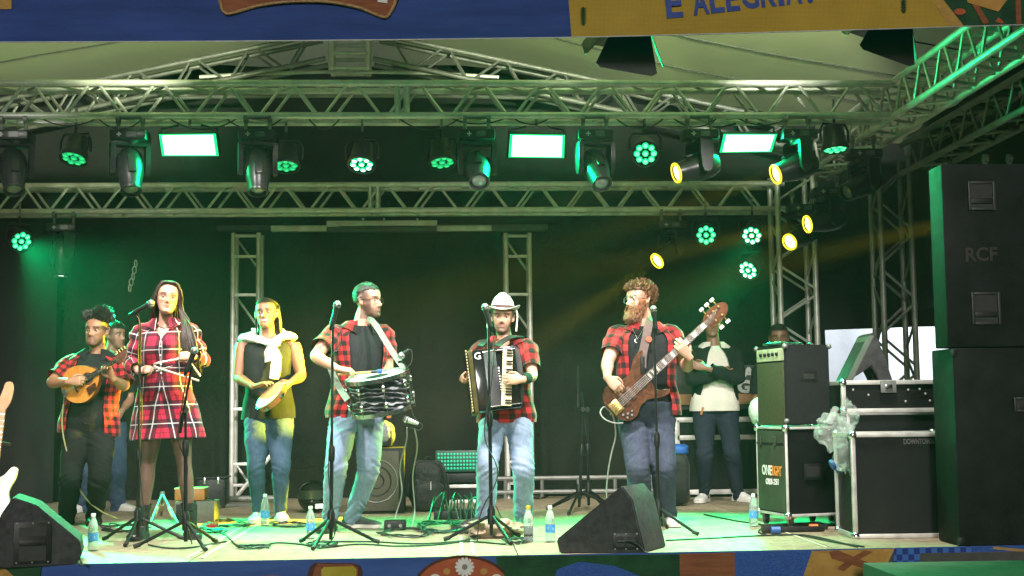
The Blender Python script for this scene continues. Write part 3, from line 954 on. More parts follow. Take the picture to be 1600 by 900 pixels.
# par cans on the front rail behind the banner, washing the canvas (their spill catches the banner hem)
for px, lb, tg, cc in ((290, 'left', (-3.2, 12.2, 4.4), (0.92, 1.0, 0.66)), (870, 'middle', (1.0, 11.8, 4.5), (0.92, 1.0, 0.66)), (1170, 'right', (2.8, 11.2, 4.2), (0.95, 1.0, 0.78))):
    par('par can behind the overhead banner shining up at the canvas, %s one' % lb, px, -70, 7.85, tg, 'on', 1100, 40, 8, cc)

# rectangular LED panels
def panel(label, poly, col, strength, watts):
    c = sum((P(x, y, FT_Y - 0.1) for x, y in poly), Vector()) / 4
    t = thing('led_panel_light', label, 'stage light', c, 0, 'glowing panel lights')
    pts = [P(x, y, FT_Y - 0.1) for x, y in poly]
    til = [p + Vector((0, (p.z - c.z) * -0.45, 0)) for p in pts]
    n = (til[1] - til[0]).cross(til[3] - til[0]).normalized()
    if n.y > 0:
        n = -n
    mid = sum(til, Vector()) / 4
    big = [mid + (p - mid) * 1.16 - n * 0.006 for p in til]
    rimp = [mid + (p - mid) + (p - mid).normalized() * 0.022 for p in til]
    mb = MB(); mb.add([p - n * 0.001 for p in rimp] + [p - n * 0.006 for p in rimp], [(0, 1, 2, 3), (7, 6, 5, 4)] + [(i, i + 4, (i + 1) % 4 + 4, (i + 1) % 4) for i in range(4)])
    mb.build('light_rim', glow('panel_rim', (0.0, 1.0, 0.28), 1.1), t, 0, True)
    mb = MB(); mb.add(big + [p - n * 0.07 for p in big], [(0, 1, 2, 3), (7, 6, 5, 4)] + [(i, i + 4, (i + 1) % 4 + 4, (i + 1) % 4) for i in range(4)])
    mb.build('housing', M_lampblk, t, 0, True)
    mb = MB(); mb.add([p + n * 0.002 for p in til] + [p - n * 0.003 for p in til], [(0, 1, 2, 3), (7, 6, 5, 4)] + [(i, i + 4, (i + 1) % 4 + 4, (i + 1) % 4) for i in range(4)])
    mb.build('light_face', glow('panel_face_%d' % int(strength * 10), col, strength), t, 0, True)
    top = (big[0] + big[1]) / 2
    for s in (-0.21, 0.21):
        MB().tube([mid + Vector((s, 0.02, 0)), mid + Vector((s, 0.03, 0.13)), mid + Vector((s * 0.4, 0.03, 0.16))], 0.009, 6).build('bracket', M_blackm, t, 40, True)
    MB().tube([mid + Vector((0, 0.03, 0.16)), mid + Vector((0, 0.05, 0.27))], 0.012, 6).build('hanger', M_alud, t, 40, True)
    L = bpy.data.lights.new('panel_glow', 'AREA')
    L.shape = 'RECTANGLE'; L.size = 0.38; L.size_y = 0.14
    L.energy = watts; L.color = GREEN
    o = bpy.data.objects.new('panel_glow', L); COL.objects.link(o)
    o.matrix_world = Matrix.Translation(mid + n * 0.02) @ n.to_track_quat('-Z', 'Y').to_matrix().to_4x4()
panel('glowing green panel light, leftmost of the three', [(256, 241), (336, 241), (334, 212), (254, 213)], (0.50, 1.0, 0.62), 2.6, 70)
panel('glowing green panel light in the middle with cyan edge', [(799, 243), (878, 244), (878, 214), (801, 213)], (0.55, 1.0, 0.75), 3.0, 130)
panel('glowing green panel light, rightmost of the three', [(1130, 236), (1203, 235), (1209, 212), (1134, 212)], (0.50, 1.0, 0.62), 2.7, 40)

# fresnel spotlights with barn doors on the front rail (two show under the banner, two hang behind it)
M_door = plain('barn_door', (0.012, 0.012, 0.013), 0.5, 0.1)
M_fres = glow('fresnel_lens', (1.0, 0.95, 0.86), 10)
def fresnel(label, c, aim, watts, roll=0.0):
    t = thing('fresnel_spotlight', label, 'stage light', c, 0, 'white front spotlights')
    dv = (V(aim) - V(c)).normalized()
    q = dv.to_track_quat('Z', 'Y').to_matrix().to_4x4() @ Matrix.Rotation(roll, 4, 'Z')
    MB().lathe([(0.06, -0.26), (0.10, -0.25), (0.115, -0.2), (0.115, -0.02), (0.125, -0.01), (0.125, 0.01), (0.108, 0.012), (0.105, -0.01)], 24, q).build('housing', M_lampblk, t)
    MB().lathe([(0.105, -0.008), (0.07, 0.0), (0.001, 0.004)], 24, q, caps=False).build('lens', M_fres, t)
    MB().lathe([(0.128, 0.0), (0.138, 0.0), (0.138, 0.02), (0.128, 0.02)], 24, q, caps=False).build('gel_ring', M_chrome, t)
    for i in range(4):
        A = q @ Matrix.Rotation(i * math.pi / 2, 4, 'Z') @ Matrix.Translation((0, 0.12, 0.02)) @ Matrix.Rotation(rad(-32), 4, 'X')
        w0, w1, hh = (0.115, 0.19, 0.27) if i % 2 == 0 else (0.10, 0.145, 0.24)
        poly = [(-w0, 0), (w0, 0), (w1, hh * 0.92), (w1 - 0.03, hh), (-w1 + 0.03, hh), (-w1, hh * 0.92)]
        S = A @ Matrix(((1, 0, 0, 0), (0, 0, 1, 0), (0, 1, 0, 0), (0, 0, 0, 1)))
        MB().prism(poly, 0.004, S).build('barn_door', M_door, t)
    MB().tube([(-0.16, 0, 0), (-0.16, 0, 0.2), (0.16, 0, 0.2), (0.16, 0, 0)], 0.012, 6).tube([(0, 0, 0.2), (0, 0, 0.5)], 0.014, 6).build('bracket', M_blackm, t)
    spot('front_beam', t, V(c) + dv * 0.06, aim, watts, (1.0, 0.94, 0.87), 96, 0.5, 0.10)
FRES = 520
fresnel('white fresnel spotlight with barn doors hanging below the burlap print', P(985, 48, 8.05) + Vector((0, 0, 0.06)), (0.5, 9.8, 0.2), FRES, 0.3)
fresnel('white fresnel spotlight with barn doors near the side truss', P(1392, 30, 8.05) + Vector((0, 0, 0.06)), (1.5, 9.8, 0.2), FRES * 0.8, 0.5)
fresnel('white fresnel spotlight behind the banner, leftmost', Vector((-2.4, 7.95, 3.52)), (-2.2, 9.8, 0.2), FRES)
fresnel('white fresnel spotlight behind the banner, left of the middle', Vector((-0.7, 7.95, 3.52)), (-0.8, 9.8, 0.2), FRES)
# cables looped along the front truss
random.seed(5)
for i, px in enumerate((60, 150, 260, 350, 480, 620, 700, 800, 960, 1050, 1150)):
    a = front_hang(px) + Vector((0, 0.02, 0.05)); b2 = front_hang(px + random.randint(50, 110)) + Vector((0, 0.05, 0.05))
    md = (a + b2) / 2 + Vector((0, 0, -random.uniform(0.10, 0.2)))
    tag(MB().tube(bez(a, md, b2, 10), 0.006, 5).build('lamp_cable', M_cable), 'thin black cable looped under the front truss, %s from the left' % ('first', 'second', 'third', 'fourth', 'fifth', 'sixth', 'seventh', 'eighth', 'ninth', 'tenth', 'last')[i], 'cable', 'cables along the front truss')
# ================================================================ gear on the stage
M_case = plain('case_laminate', (0.006, 0.006, 0.007), 0.5, 0, 0.3, 8, 0.25, 160, 0.25)
M_caseg = plain('case_olive', (0.035, 0.045, 0.030), 0.5, 0, 0.25, 6, 0.25, 160)
M_tolex = plain('black_tolex', (0.012, 0.012, 0.014), 0.6, 0, 0.25, 30, 0.6, 260, 0.25)
M_wedge = plain('wedge_carpet_paint', (0.030, 0.029, 0.032), 0.7, 0, 0.6, 22, 0.7, 240)
M_pa = plain('speaker_paint', (0.007, 0.007, 0.008), 0.65, 0, 0.8, 5, 0.5, 220, 0.2)
M_grille = plain('amp_grille_cloth', (0.045, 0.04, 0.016), 0.8, 0, 0.3, 60, 0.5, 400)
M_gold = plain('gold_metal', (0.62, 0.45, 0.18), 0.3, 0.9, 0.15, 30)

def solid(poly, v, m, parent, name, smooth=0):
    """polygon of world points pushed along v"""
    k = len(poly)
    mb = MB()
    mb.add(list(poly) + [p + v for p in poly], [tuple(range(k)), tuple(range(2 * k - 1, k - 1, -1))] + [(i, k + i, k + (i + 1) % k, (i + 1) % k) for i in range(k)])
    bm = bmesh.new()
    me = mb.mesh(name, m, 0, abs_loc(parent))
    bm.from_mesh(me)
    bmesh.ops.recalc_face_normals(bm, faces=bm.faces)
    bmesh.ops.bevel(bm, geom=bm.edges[:], offset=0.007, segments=2, affect='EDGES')
    bm.to_mesh(me); bm.free()
    me.shade_smooth(); me.set_sharp_from_angle(angle=rad(35))
    return obj(name, me, parent)
def abs_loc(o):
    off = Vector((0, 0, 0))
    while o is not None:
        off = off + o.location; o = o.parent
    return off
def plate(parent, name, o, x, y, w, h, t, m, bev=0.0):
    """a flat box lying on a face: centre o, in-plane axes x and y"""
    x = unit_(x); y = unit_(y); n = x.cross(y)
    R3 = Matrix((x, y, n)).transposed()
    return MB().box(V(o), (w, h, t), R3, bev).build(name, m, parent, 40, True)
def unit_(v):
    return V(v).normalized()

# ---- floor monitors
def wedge(label, side, back, handle, hsz, inner):
    """side: outline of the near end panel (photo points; first two stand on the floor); back: floor point of the far end"""
    a = G(*side[0]); b = G(*side[1])
    def at(px, py):
        d = ray(px, py)
        n = Vector((-(b - a).y, (b - a).x, 0)).normalized()
        return CAM_C + d * ((a - CAM_C).dot(n) / d.dot(n))
    poly = [a, b] + [at(*q) for q in side[2:]]
    v = back
    t = thing('monitor_wedge', label, 'floor monitor', (a + b) / 2, 0, 'floor monitor wedges')
    solid(poly, v, M_wedge, t, 'cabinet')
    c = at(*handle)
    x = (b - a).normalized(); n = x.cross(Vector((0, 0, 1))); n = n if n.y < 0 else -n
    w, h = hsz
    plate(t, 'handle_plate', c + n * 0.004, x, (0, 0, 1), w, h, 0.008, M_black, 0.003)
    for (dx, dz, ww, hh) in inner:
        plate(t, 'handle_recess', c + n * 0.0095 + x * dx + Vector((0, 0, dz)), x, (0, 0, 1), ww, hh, 0.004, M_rubber)
    for sx in (-1, 0, 1):
        for sz in (-1, 1):
            p = c + n * 0.009 + x * (sx * w * 0.42) + Vector((0, 0, sz * h * 0.46))
            MB().lathe([(0.006, 0), (0.005, 0.004)], 8, Matrix.Translation(p) @ n.to_track_quat('Z', 'Y').to_matrix().to_4x4()).build('screw', M_alud, t, 40, True)
    plate(t, 'handle_bar', c + n * 0.014, x, (0, 0, 1), w * 0.7, h * 0.14, 0.012, M_black, 0.004)
    # the front baffle with its grille on the slanted face
    p0, p1 = poly[-2], poly[-3] if len(poly) > 5 else poly[2]
    return t, poly
w1, pl = wedge('black floor monitor wedge in front of the bass player', [(874, 865), (1008, 864), (988, 780), (971, 759), (869, 843)], G(1036, 858) - G(1008, 864) + Vector((0.04, 0.12, 0)), (978, 846), (0.155, 0.095), [(-0.035, 0.0, 0.05, 0.06), (0.03, 0.0, 0.05, 0.06)])
a_ = pl[3] + Vector((0.03, 0.04, 0.004))
MB().tube([P(977, 846, 8.0), P(985, 846, 7.93), P(997, 852, 7.94), P(1006, 862, 8.0), G(1012, 864)], 0.007, 6).build('cable', M_cable, w1, 60, True)
w2, pl = wedge('black floor monitor wedge at the left edge of the stage', [(-34, 889), (118, 882.5), (128, 868), (125, 845), (57, 789), (20, 777), (2, 803)], Vector((-0.10, 0.42, 0)), (51, 848), (0.20, 0.235), [(0, 0.062, 0.145, 0.05), (0, -0.05, 0.145, 0.10)])
tag(MB().tube([G(60, 884) + Vector((0, -0.02, 0.008)), G(95, 878) + Vector((0, 0, 0.01)), G(122, 876) + Vector((0, 0, 0.03)), G(131, 884) + Vector((0, -0.03, 0.008)), G(125, 886) + Vector((0, 0, 0.008))], 0.006, 6).build('stage_cable', M_cable), 'black cable end beside the left floor monitor', 'cable', 'cables on the stage floor')

# ---- loudspeaker stack at the right
pf = G(1500, 854)
FY = pf.y
x0 = pf.x
zt = P(1483, 544, FY).z
def cabinet(label, x0, y0, w, dpt, z0, z1, name='loudspeaker'):
    t = thing(name, label, 'loudspeaker', (x0 + w / 2, y0 + dpt / 2, z0), 0, 'loudspeaker stack')
    MB().box((x0 + w / 2, y0 + dpt / 2, (z0 + z1) / 2), (w, dpt, z1 - z0), None, 0.012).build('cabinet', M_pa, t, 40, True)
    return t
low = cabinet('large black subwoofer at the bottom of the right speaker stack', x0, FY, 0.72, 0.36, 0.004, zt)
pu = P(1481, 540, FY + 0.02)
zu = P(1469, 256, FY + 0.02).z
up_ = cabinet('black loudspeaker with two recessed handles on top of the subwoofer', pu.x, FY + 0.02, 0.70, 0.22, zt + 0.006, zu)
def handle_cup(t, px, py, Y, w, h):
    c = P(px, py, Y)
    for nm, dw, dz, ww, hh, m_ in (('handle_frame', -w / 2 + 0.008, 0, 0.016, h, M_black), ('handle_frame', w / 2 - 0.008, 0, 0.016, h, M_black), ('handle_frame', 0, h / 2 - 0.008, w - 0.034, 0.016, M_black), ('handle_frame', 0, -h / 2 + 0.008, w - 0.034, 0.016, M_black)):
        MB().box((c.x + dw, Y - 0.008, c.z + dz), (ww, 0.016, hh), None, 0.003).build(nm, plain('handle_grey', (0.022, 0.022, 0.024), 0.45), t, 40, True)
    MB().box((c.x, Y - 0.002, c.z), (w - 0.03, 0.004, h - 0.03)).build('handle_recess', M_rubber, t, 0, True)
    MB().box((c.x, Y - 0.010, c.z - h * 0.18), (w - 0.034, 0.012, 0.035), None, 0.004).build('handle_bar', M_black, t, 40, True)
handle_cup(up_, 1533, 306, FY + 0.02, 0.17, 0.18)
handle_cup(up_, 1540, 482, FY + 0.02, 0.18, 0.20)
o_ = P(1509, 408, FY + 0.015)
lettering('RCF', o_, (1, 0, 0.02), (0, 0, 1), 0.085, plain('embossed_black', (0.014, 0.014, 0.015), 0.35), up_, 'emblem_lettering', 0.003, 0.20)
handle_cup(low, 1596, 632, FY, 0.10, 0.09)
# corner protectors and a side strap of the stack
for z in (0.03, zt - 0.03):
    MB().box((x0 + 0.012, FY + 0.012, z), (0.035, 0.035, 0.05), None, 0.008).build('corner', M_black, low, 40, True)

# ---- flight cases
def flight_case(label, C, L, R, z0, z1, m, edge=0.028, group='flight cases', name='flight_case', balls=True, split=None):
    """C near corner on plan, L and R the ends of its two faces (world points)"""
    C, L, R = V(C), V(L), V(R)
    C.z = L.z = R.z = 0
    D = L + R - C
    t = thing(name, label, 'flight case', ((C + D) / 2) + Vector((0, 0, z0)), 0, group)
    base = [q + Vector((0, 0, z0)) for q in (L, C, R, D)]
    ins = 0.006
    cen = sum(base, Vector()) / 4
    solid([q + (cen - q).normalized() * ins for q in base], Vector((0, 0, z1 - z0)), m, t, 'body')
    e = edge
    def strip(a, b):
        d = b - a
        x, y, z = frame_of(d)
        MB().box((a + b) / 2, (e if abs(d.z) < 0.1 else e, e, d.length), Matrix((x, y, z)).transposed(), 0.003).build('edge_trim', M_alu, t, 40, True)
    tops = [q + Vector((0, 0, z1 - z0)) for q in base]
    for i in range(4):
        strip(base[i], tops[i])
        strip(base[i], base[(i + 1) % 4]); strip(tops[i], tops[(i + 1) % 4])
        if split:
            zz = Vector((0, 0, split - z0))
            strip(base[i] + zz, base[(i + 1) % 4] + zz)
    if balls:
        for q in base + tops:
            MB().lathe([(0.004, -0.030), (0.022, -0.022), (0.030, 0), (0.022, 0.022), (0.004, 0.030)], 12, Matrix.Translation(q)).build('ball_corner', M_chrome, t, 60, True)
    return t
cC = G(1337, 842)
zc = P(1337, 680, cC.y).z
fc = flight_case('tall black flight case with silver edges beside the speaker stack', cC, cC + Vector((0.02, 0.45, 0)), cC + Vector((0.66, -0.02, 0)), 0.016, zc, M_case)
o_ = P(1412, 694, cC.y - 0.02)
lettering('DOWNTOWN', o_, (1, 0, 0), (0, 0, 1), 0.035, plain('case_print_grey', (0.12, 0.12, 0.115), 0.6), fc, 'lettering', 0.001, 0.20)
cB = Vector((P(1317, 600, 9.2).x, 9.2, 0))
zB = P(1317, 598, 9.2).z
zS = P(1317, 642, 9.2).z
fb = flight_case('black mixer case with butterfly latch behind the tall flight case', cB, cB + Vector((0.02, 0.6, 0)), cB + Vector((0.86, 0, 0)), zS, zB, M_case, 0.030)
lc = P(1388, 604, 9.17)
plate(fb, 'latch_dish', lc, (1, 0, 0), (0, 0, 1), 0.11, 0.085, 0.012, M_alud, 0.004)
plate(fb, 'latch', lc + Vector((0, -0.012, 0)), (1, 0, 0), (0, 0, 1), 0.05, 0.03, 0.012, M_chrome, 0.004)
for px, py in ((1333, 609), (1357, 617), (1419, 609), (1437, 608), (1446, 615), (1415, 627), (1453, 626)):
    MB().lathe([(0.008, 0), (0.005, 0.005)], 8, Matrix.Translation(P(px, py, 9.193)) @ Matrix.Rotation(math.pi / 2, 4, 'X')).build('rivet', M_alu, fb, 40, True)
fd = flight_case('plain black case carrying the mixer case', cB + Vector((0.03, 0.01, 0)), cB + Vector((0.05, 0.6, 0)), cB + Vector((0.86, 0.01, 0)), 0.016, zS - 0.02, M_case, 0.022, balls=False)
# amp stack: case on casters and a bass cabinet on it
C0, L0, R0 = G(1232, 826), G(1187, 817.5), G(1321, 822)
yc = C0.y
zb_, zm_ = P(1232, 806, yc).z, P(1232, 669, yc).z
fo = flight_case('olive and black flight case on casters under the bass cabinet', C0, L0, R0, zb_, zm_, M_case, 0.018, balls=True)
lx = (C0 - L0); lx.z = 0
n_l = unit_(lx).cross(Vector((0, 0, 1))); n_l = n_l if n_l.y < 0 else -n_l
mid = (C0 + L0) / 2
lw = lx.length
plate(fo, 'front_panel', Vector((mid.x, mid.y, (zb_ + zm_) / 2)) + n_l * 0.006, lx, (0, 0, 1), lw - 0.03, zm_ - zb_ - 0.04, 0.010, M_caseg, 0.003)
plate(fo, 'lid_seam', Vector((mid.x, mid.y, P(1232, 694, yc).z)) + n_l * 0.013, lx, (0, 0, 1), lw - 0.03, 0.012, 0.006, M_black)
for f in (0.18, 0.68):
    c = L0 + lx * f
    plate(fo, 'latch', Vector((c.x, c.y, P(1232, 690, yc).z)) + n_l * 0.018, lx, (0, 0, 1), 0.035, 0.07, 0.014, M_caseg, 0.004)
def on_l(px, py):                                         # a point on the case front
    d = ray(px, py)
    return CAM_C + d * (((mid + n_l * 0.014) - CAM_C).dot(n_l) / d.dot(n_l))
M_pw, M_po = plain('print_white_ink', (0.75, 0.75, 0.72), 0.6), plain('print_orange_ink', (0.75, 0.30, 0.06), 0.6)
for body, a, b, h, m_ in (('ONE', (1191, 741), (1206, 742.5), 16, M_pw), ('LIGHT', (1206.5, 742.5), (1221.5, 744), 15.5, M_po), ('OLB-251', (1196.5, 756), (1216.5, 757.5), 9, M_pw)):
    qa, qb = on_l(*a), on_l(*b)
    lettering(body, qa, qb - qa, (0, 0, 1), h * yc / F_PX, m_, fo, 'lettering', 0.002, (qb - qa).length)
qa = on_l(1193, 725); qb = on_l(1190, 722)
rx_ = (R0 - C0); rx_.z = 0
n_r = unit_(rx_).cross(Vector((0, 0, 1))); n_r = n_r if n_r.y < 0 else -n_r
def on_r(px, py, lift=0.012):
    d = ray(px, py)
    return CAM_C + d * (((C0 + n_r * lift) - CAM_C).dot(n_r) / d.dot(n_r))
plate(fo, 'handle_plate', on_r(1271, 737), rx_, (0, 0, 1), 0.15, 0.11, 0.010, M_black, 0.003)
plate(fo, 'handle_recess', on_r(1271, 737, 0.018), rx_, (0, 0, 1), 0.11, 0.07, 0.004, M_rubber)
D0 = L0 + R0 - C0
for i, q in enumerate((C0, L0, R0, D0)):
    cn = (C0 + D0) / 2
    c = q + (cn - q) * 0.16
    c.z = 0
    r = 0.042
    ca = MB().box((c.x, c.y, zb_ - 0.018), (0.07, 0.06, 0.012)).box((c.x - 0.02, c.y, 0.062), (0.005, 0.045, 0.06)).box((c.x + 0.02, c.y, 0.062), (0.005, 0.045, 0.06)).build('caster', M_gold if i == 0 else M_alud, fo, 40, True)
    MB().lathe([(r, -0.015), (r, 0.015)], 18, Matrix.Translation((c.x, c.y, r + 0.002)) @ Matrix.Rotation(math.pi / 2, 4, 'Y')).build('wheel', M_rubber, ca, 40, True)
# bass cabinet on top
zc_ = P(1230, 538, yc).z
sh_ = 0.012
cab = thing('bass_cabinet', 'tall bass amplifier cabinet with yellow lit grille, on the olive case', 'amplifier', (mid.x + 0.2, mid.y + 0.1, zm_), 0)
Cc, Lc, Rc = C0 + n_l * -0.01, L0 + n_l * -0.01, R0 + (C0 - R0) * 0.22 + n_l * -0.01
for q in (Cc, Lc, Rc):
    q.z = 0
Dc = Lc + Rc - Cc
solid([q + Vector((0, 0, zm_ + 0.024)) for q in (Lc, Cc, Rc, Dc)], Vector((0, 0, zc_ - zm_ - 0.024)), M_tolex, cab, 'cabinet')
midc = (Cc + Lc) / 2
hz_ = zc_ - zm_
plate(cab, 'grille', Vector((midc.x, midc.y, zm_ + hz_ * 0.41)) + n_l * 0.004, lx, (0, 0, 1), lw - 0.035, hz_ * 0.76, 0.008, M_grille, 0.003)
plate(cab, 'control_panel', Vector((midc.x, midc.y, zm_ + hz_ * 0.885)) + n_l * 0.004, lx, (0, 0, 1), lw - 0.035, hz_ * 0.15, 0.008, plain('panel_cream', (0.42, 0.40, 0.28), 0.5), 0.003)
for i in range(5):
    c = Lc + lx * (0.22 + 0.14 * i)
    MB().lathe([(0.014, 0), (0.013, 0.014), (0.006, 0.016)], 12, Matrix.Translation(Vector((c.x, c.y, zm_ + hz_ * 0.89)) + n_l * 0.008) @ n_l.to_track_quat('Z', 'Y').to_matrix().to_4x4()).build('knob', M_black, cab, 40, True)
hp = on_r(1263, 588, -0.004)
plate(cab, 'handle_frame', hp, rx_, (0, 0, 1), 0.135, 0.085, 0.012, M_black, 0.003)
plate(cab, 'handle_recess', hp + n_r * 0.007, rx_, (0, 0, 1), 0.09, 0.04, 0.004, M_rubber)
for q in (Cc, Lc, Rc):
    for z in (zm_ + 0.05, zc_ - 0.012):
        MB().lathe([(0.004, -0.02), (0.018, -0.012), (0.021, 0.0), (0.014, 0.014), (0.003, 0.018)], 10, Matrix.Translation((q.x, q.y, z))).build('corner_cap', M_alud, cab, 60, True)
random.seed(21)
for i in range(7):
    a = Cc.lerp(Dc, 0.3 + 0.1 * i) + Vector((random.uniform(-0.2, 0.0), random.uniform(-0.1, 0.1), zc_ + 0.008))
    pts = [a]
    for k in range(7):
        pts.append(pts[-1] + Vector((random.uniform(-0.06, 0.08), random.uniform(-0.06, 0.06), 0)))
    for k in range(len(pts)):
        pts[k].z = zc_ + 0.008 + 0.016 * random.random()
        pts[k].x = min(max(pts[k].x, Lc.x + 0.05), Rc.x - 0.05)
    tag(MB().tube(catmull([list(p) for p in pts], 26), 0.006, 5).build('coiled_cable', M_cable if i % 2 else plain('cable_green', (0.02, 0.12, 0.06), 0.5)), 'loose cable heaped on top of the bass cabinet', 'cable', 'cables on the bass cabinet')
# small tilted monitor on the mixer case
tm = thing('tilted_monitor', 'small black monitor propped at a steep angle on the mixer case', 'floor monitor', Vector((P(1355, 598, 9.45).x, 9.45, zB)))
pp = [P(x, y, 9.42) for x, y in ((1319, 600), (1357, 523), (1367, 519), (1384, 560), (1396, 598), (1376, 600), (1362, 572))]
solid(pp, Vector((0.0, 0.26, 0)), M_wedge, tm, 'cabinet')
solid([P(x, y, 9.41) for x, y in ((1321, 599), (1331, 599), (1367, 524), (1357, 524))], Vector((0, 0.27, 0)), plain('baffle_grey', (0.10, 0.13, 0.10), 0.5), tm, 'baffle')  # green light on this face is put into the baffle colour
bar(tm, 'prop', P(1360, 566, 9.5), P(1366, 600, 9.5), 0.012, M_blackm)
sc_ = thing('tablet_console', 'small grey console leaning off the left side of the mixer case', 'console', P(1300, 652, 9.25))
solid([P(x, y, 9.2) for x, y in ((1290, 660), (1303, 634), (1312, 637), (1300, 664))], Vector((0.04, 0.16, 0.0)), plain('console_grey', (0.32, 0.36, 0.33), 0.4), sc_, 'console_body')
# transparent plastic bag tied to the case edge
m, nt, b = new_mat('clear_plastic')
b.inputs['Base Color'].default_value = (0.75, 0.82, 0.78, 1); b.inputs['Roughness'].default_value = 0.15
b.inputs['Alpha'].default_value = 0.2; b.inputs['Coat Weight'].default_value = 0.8
bump(nt, b, noise_tex(nt, coords(nt), 30, 4, 0.7), 0.9, 0.02)
M_plas = m
def crumple(c, rx, ry, rz, amp, seed, n=26, mm=18):
    mb = MB()
    R = []
    for i in range(mm):
        a = math.pi * (i + 0.5) / mm
        r = []
        for k in range(n):
            t = 2 * math.pi * k / n
            d = Vector((math.sin(a) * math.cos(t), math.sin(a) * math.sin(t), math.cos(a)))
            q = 1 + amp * (mnoise.noise(d * 2.6 + Vector((seed, 0, 0))) + 0.7 * abs(mnoise.noise(d * 6 + Vector((0, seed, 0)))))
            r.append(V(c) + Vector((d.x * rx * q, d.y * ry * q, d.z * rz * q)))
        R.append(r)
    return mb.rings(np.array(R)[::-1])
bag = thing('plastic_bag', 'crumpled clear plastic bag hanging at the corner of the flight case', 'plastic bag', P(1312, 700, 8.75))
crumple(P(1304, 676, 8.75), 0.105, 0.08, 0.10, 0.5, 3).build('bag_top', M_plas, bag, 60, True)
crumple(P(1322, 702, 8.75), 0.075, 0.06, 0.14, 0.5, 7).build('bag_body', M_plas, bag, 60, True)
crumple(P(1326, 653, 8.80), 0.05, 0.05, 0.09, 0.6, 9).build('bag_neck', M_plas, bag, 60, True)
M_blue = plain('caster_blue', (0.04, 0.12, 0.36), 0.4)
wl = thing('blue_caster', 'pair of blue caster wheels sticking out beside the plastic bag', 'caster', P(1305, 730, 8.9))
for px, py in ((1301, 726), (1309, 732)):
    MB().lathe([(0.012, -0.014), (0.030, -0.014), (0.036, -0.006), (0.036, 0.006), (0.030, 0.014), (0.012, 0.014)], 18, Matrix.Translation(P(px, py, 8.9)) @ Matrix.Rotation(rad(65), 4, 'Y')).build('wheel', M_blue, wl, 40, True)
bar(wl, 'axle', P(1305, 730, 8.9), P(1336, 727, 8.92), 0.016, M_alud)

# ---- bottles
m, nt, b = new_mat('bottle_plastic')
b.inputs['Base Color'].default_value = (0.80, 0.93, 0.90, 1); b.inputs['Roughness'].default_value = 0.08
b.inputs['Transmission Weight'].default_value = 0.75; b.inputs['IOR'].default_value = 1.2
M_pet = m
M_lab = plain('label_blue', (0.06, 0.30, 0.66), 0.4, 0, 0.35, 60)
M_cap = plain('cap_white', (0.72, 0.74, 0.72), 0.4)
M_capo = plain('cap_orange', (0.75, 0.38, 0.02), 0.4)
M_juice = plain('dark_juice', (0.035, 0.010, 0.018), 0.15)
def bottle(label, px, py, kind='water', h=0.235):
    c = G(px, py)
    k = h / 0.235
    t = thing('water_bottle' if kind == 'water' else 'juice_bottle', label, 'bottle', c, 0, 'bottles on the stage')
    T = Matrix.Scale(k, 4)
    bd = MB().lathe([(0.026, 0.002), (0.031, 0.006), (0.032, 0.03), (0.030, 0.045), (0.032, 0.06), (0.032, 0.115), (0.0305, 0.12), (0.032, 0.13), (0.030, 0.155), (0.020, 0.19), (0.0125, 0.205), (0.0125, 0.215)], 20, T).build('bottle_body', M_pet, t)
    if kind == 'water':
        MB().lathe([(0.0328, 0.062), (0.0328, 0.112)], 20, T, caps=False).build('paper_label', M_lab, bd)
        MB().lathe([(0.0332, 0.078), (0.0332, 0.096)], 6, T, caps=False).build('label_mark', M_cap, bd)
    else:
        MB().lathe([(0.029, 0.004), (0.0308, 0.02), (0.0308, 0.10), (0.001, 0.101)], 18, T).build('juice', M_juice, bd)
    MB().lathe([(0.0145, 0.211), (0.0148, 0.214), (0.0148, 0.228), (0.013, 0.232)], 14, T).build('cap', M_cap if kind == 'water' else M_capo, t)
    return t
bottle('water bottle with blue label beside the left floor monitor', 145, 861)
bottle("water bottle with blue label between the tambourine player's shoes", 414, 822, h=0.24)
bottle("water bottle with blue label at the drummer's feet", 485, 842, h=0.22)
bottle('juice bottle with orange cap and dark drink beside the accordion stand', 826, 847, 'juice')
bottle('water bottle with blue label just left of the bass monitor', 860, 847)
bottle('water bottle with blue label in front of the olive flight case', 1178, 823)

# ---- microphones and stands
M_mesh = plain('mic_grille', (0.20, 0.21, 0.20), 0.45, 0.7, 0.3, 200, 0.9, 400)
def mic(parent, tip, d, m_handle=None, L=0.165):
    """tip: centre of the ball; d: from ball back along the handle"""
    d = unit_(d)
    q = d.to_track_quat('Z', 'Y').to_matrix().to_4x4()
    T = Matrix.Translation(V(tip)) @ q
    mc = MB().lathe([(0.019, 0.018), (0.0185, 0.03), (0.015, 0.07), (0.0115, L), (0.008, L + 0.004)], 14, T).build('microphone', m_handle or M_black, parent, 50, True)
    MB().lathe([(0.002, -0.027), (0.014, -0.022), (0.023, -0.010), (0.0255, 0.002), (0.0245, 0.013), (0.020, 0.020)], 16, T).build('grille', M_mesh, mc, 60, True)
    MB().lathe([(0.0262, -0.002), (0.0262, 0.005)], 16, T, caps=False).build('grille_band', M_chrome, mc, 60, True)
    return mc
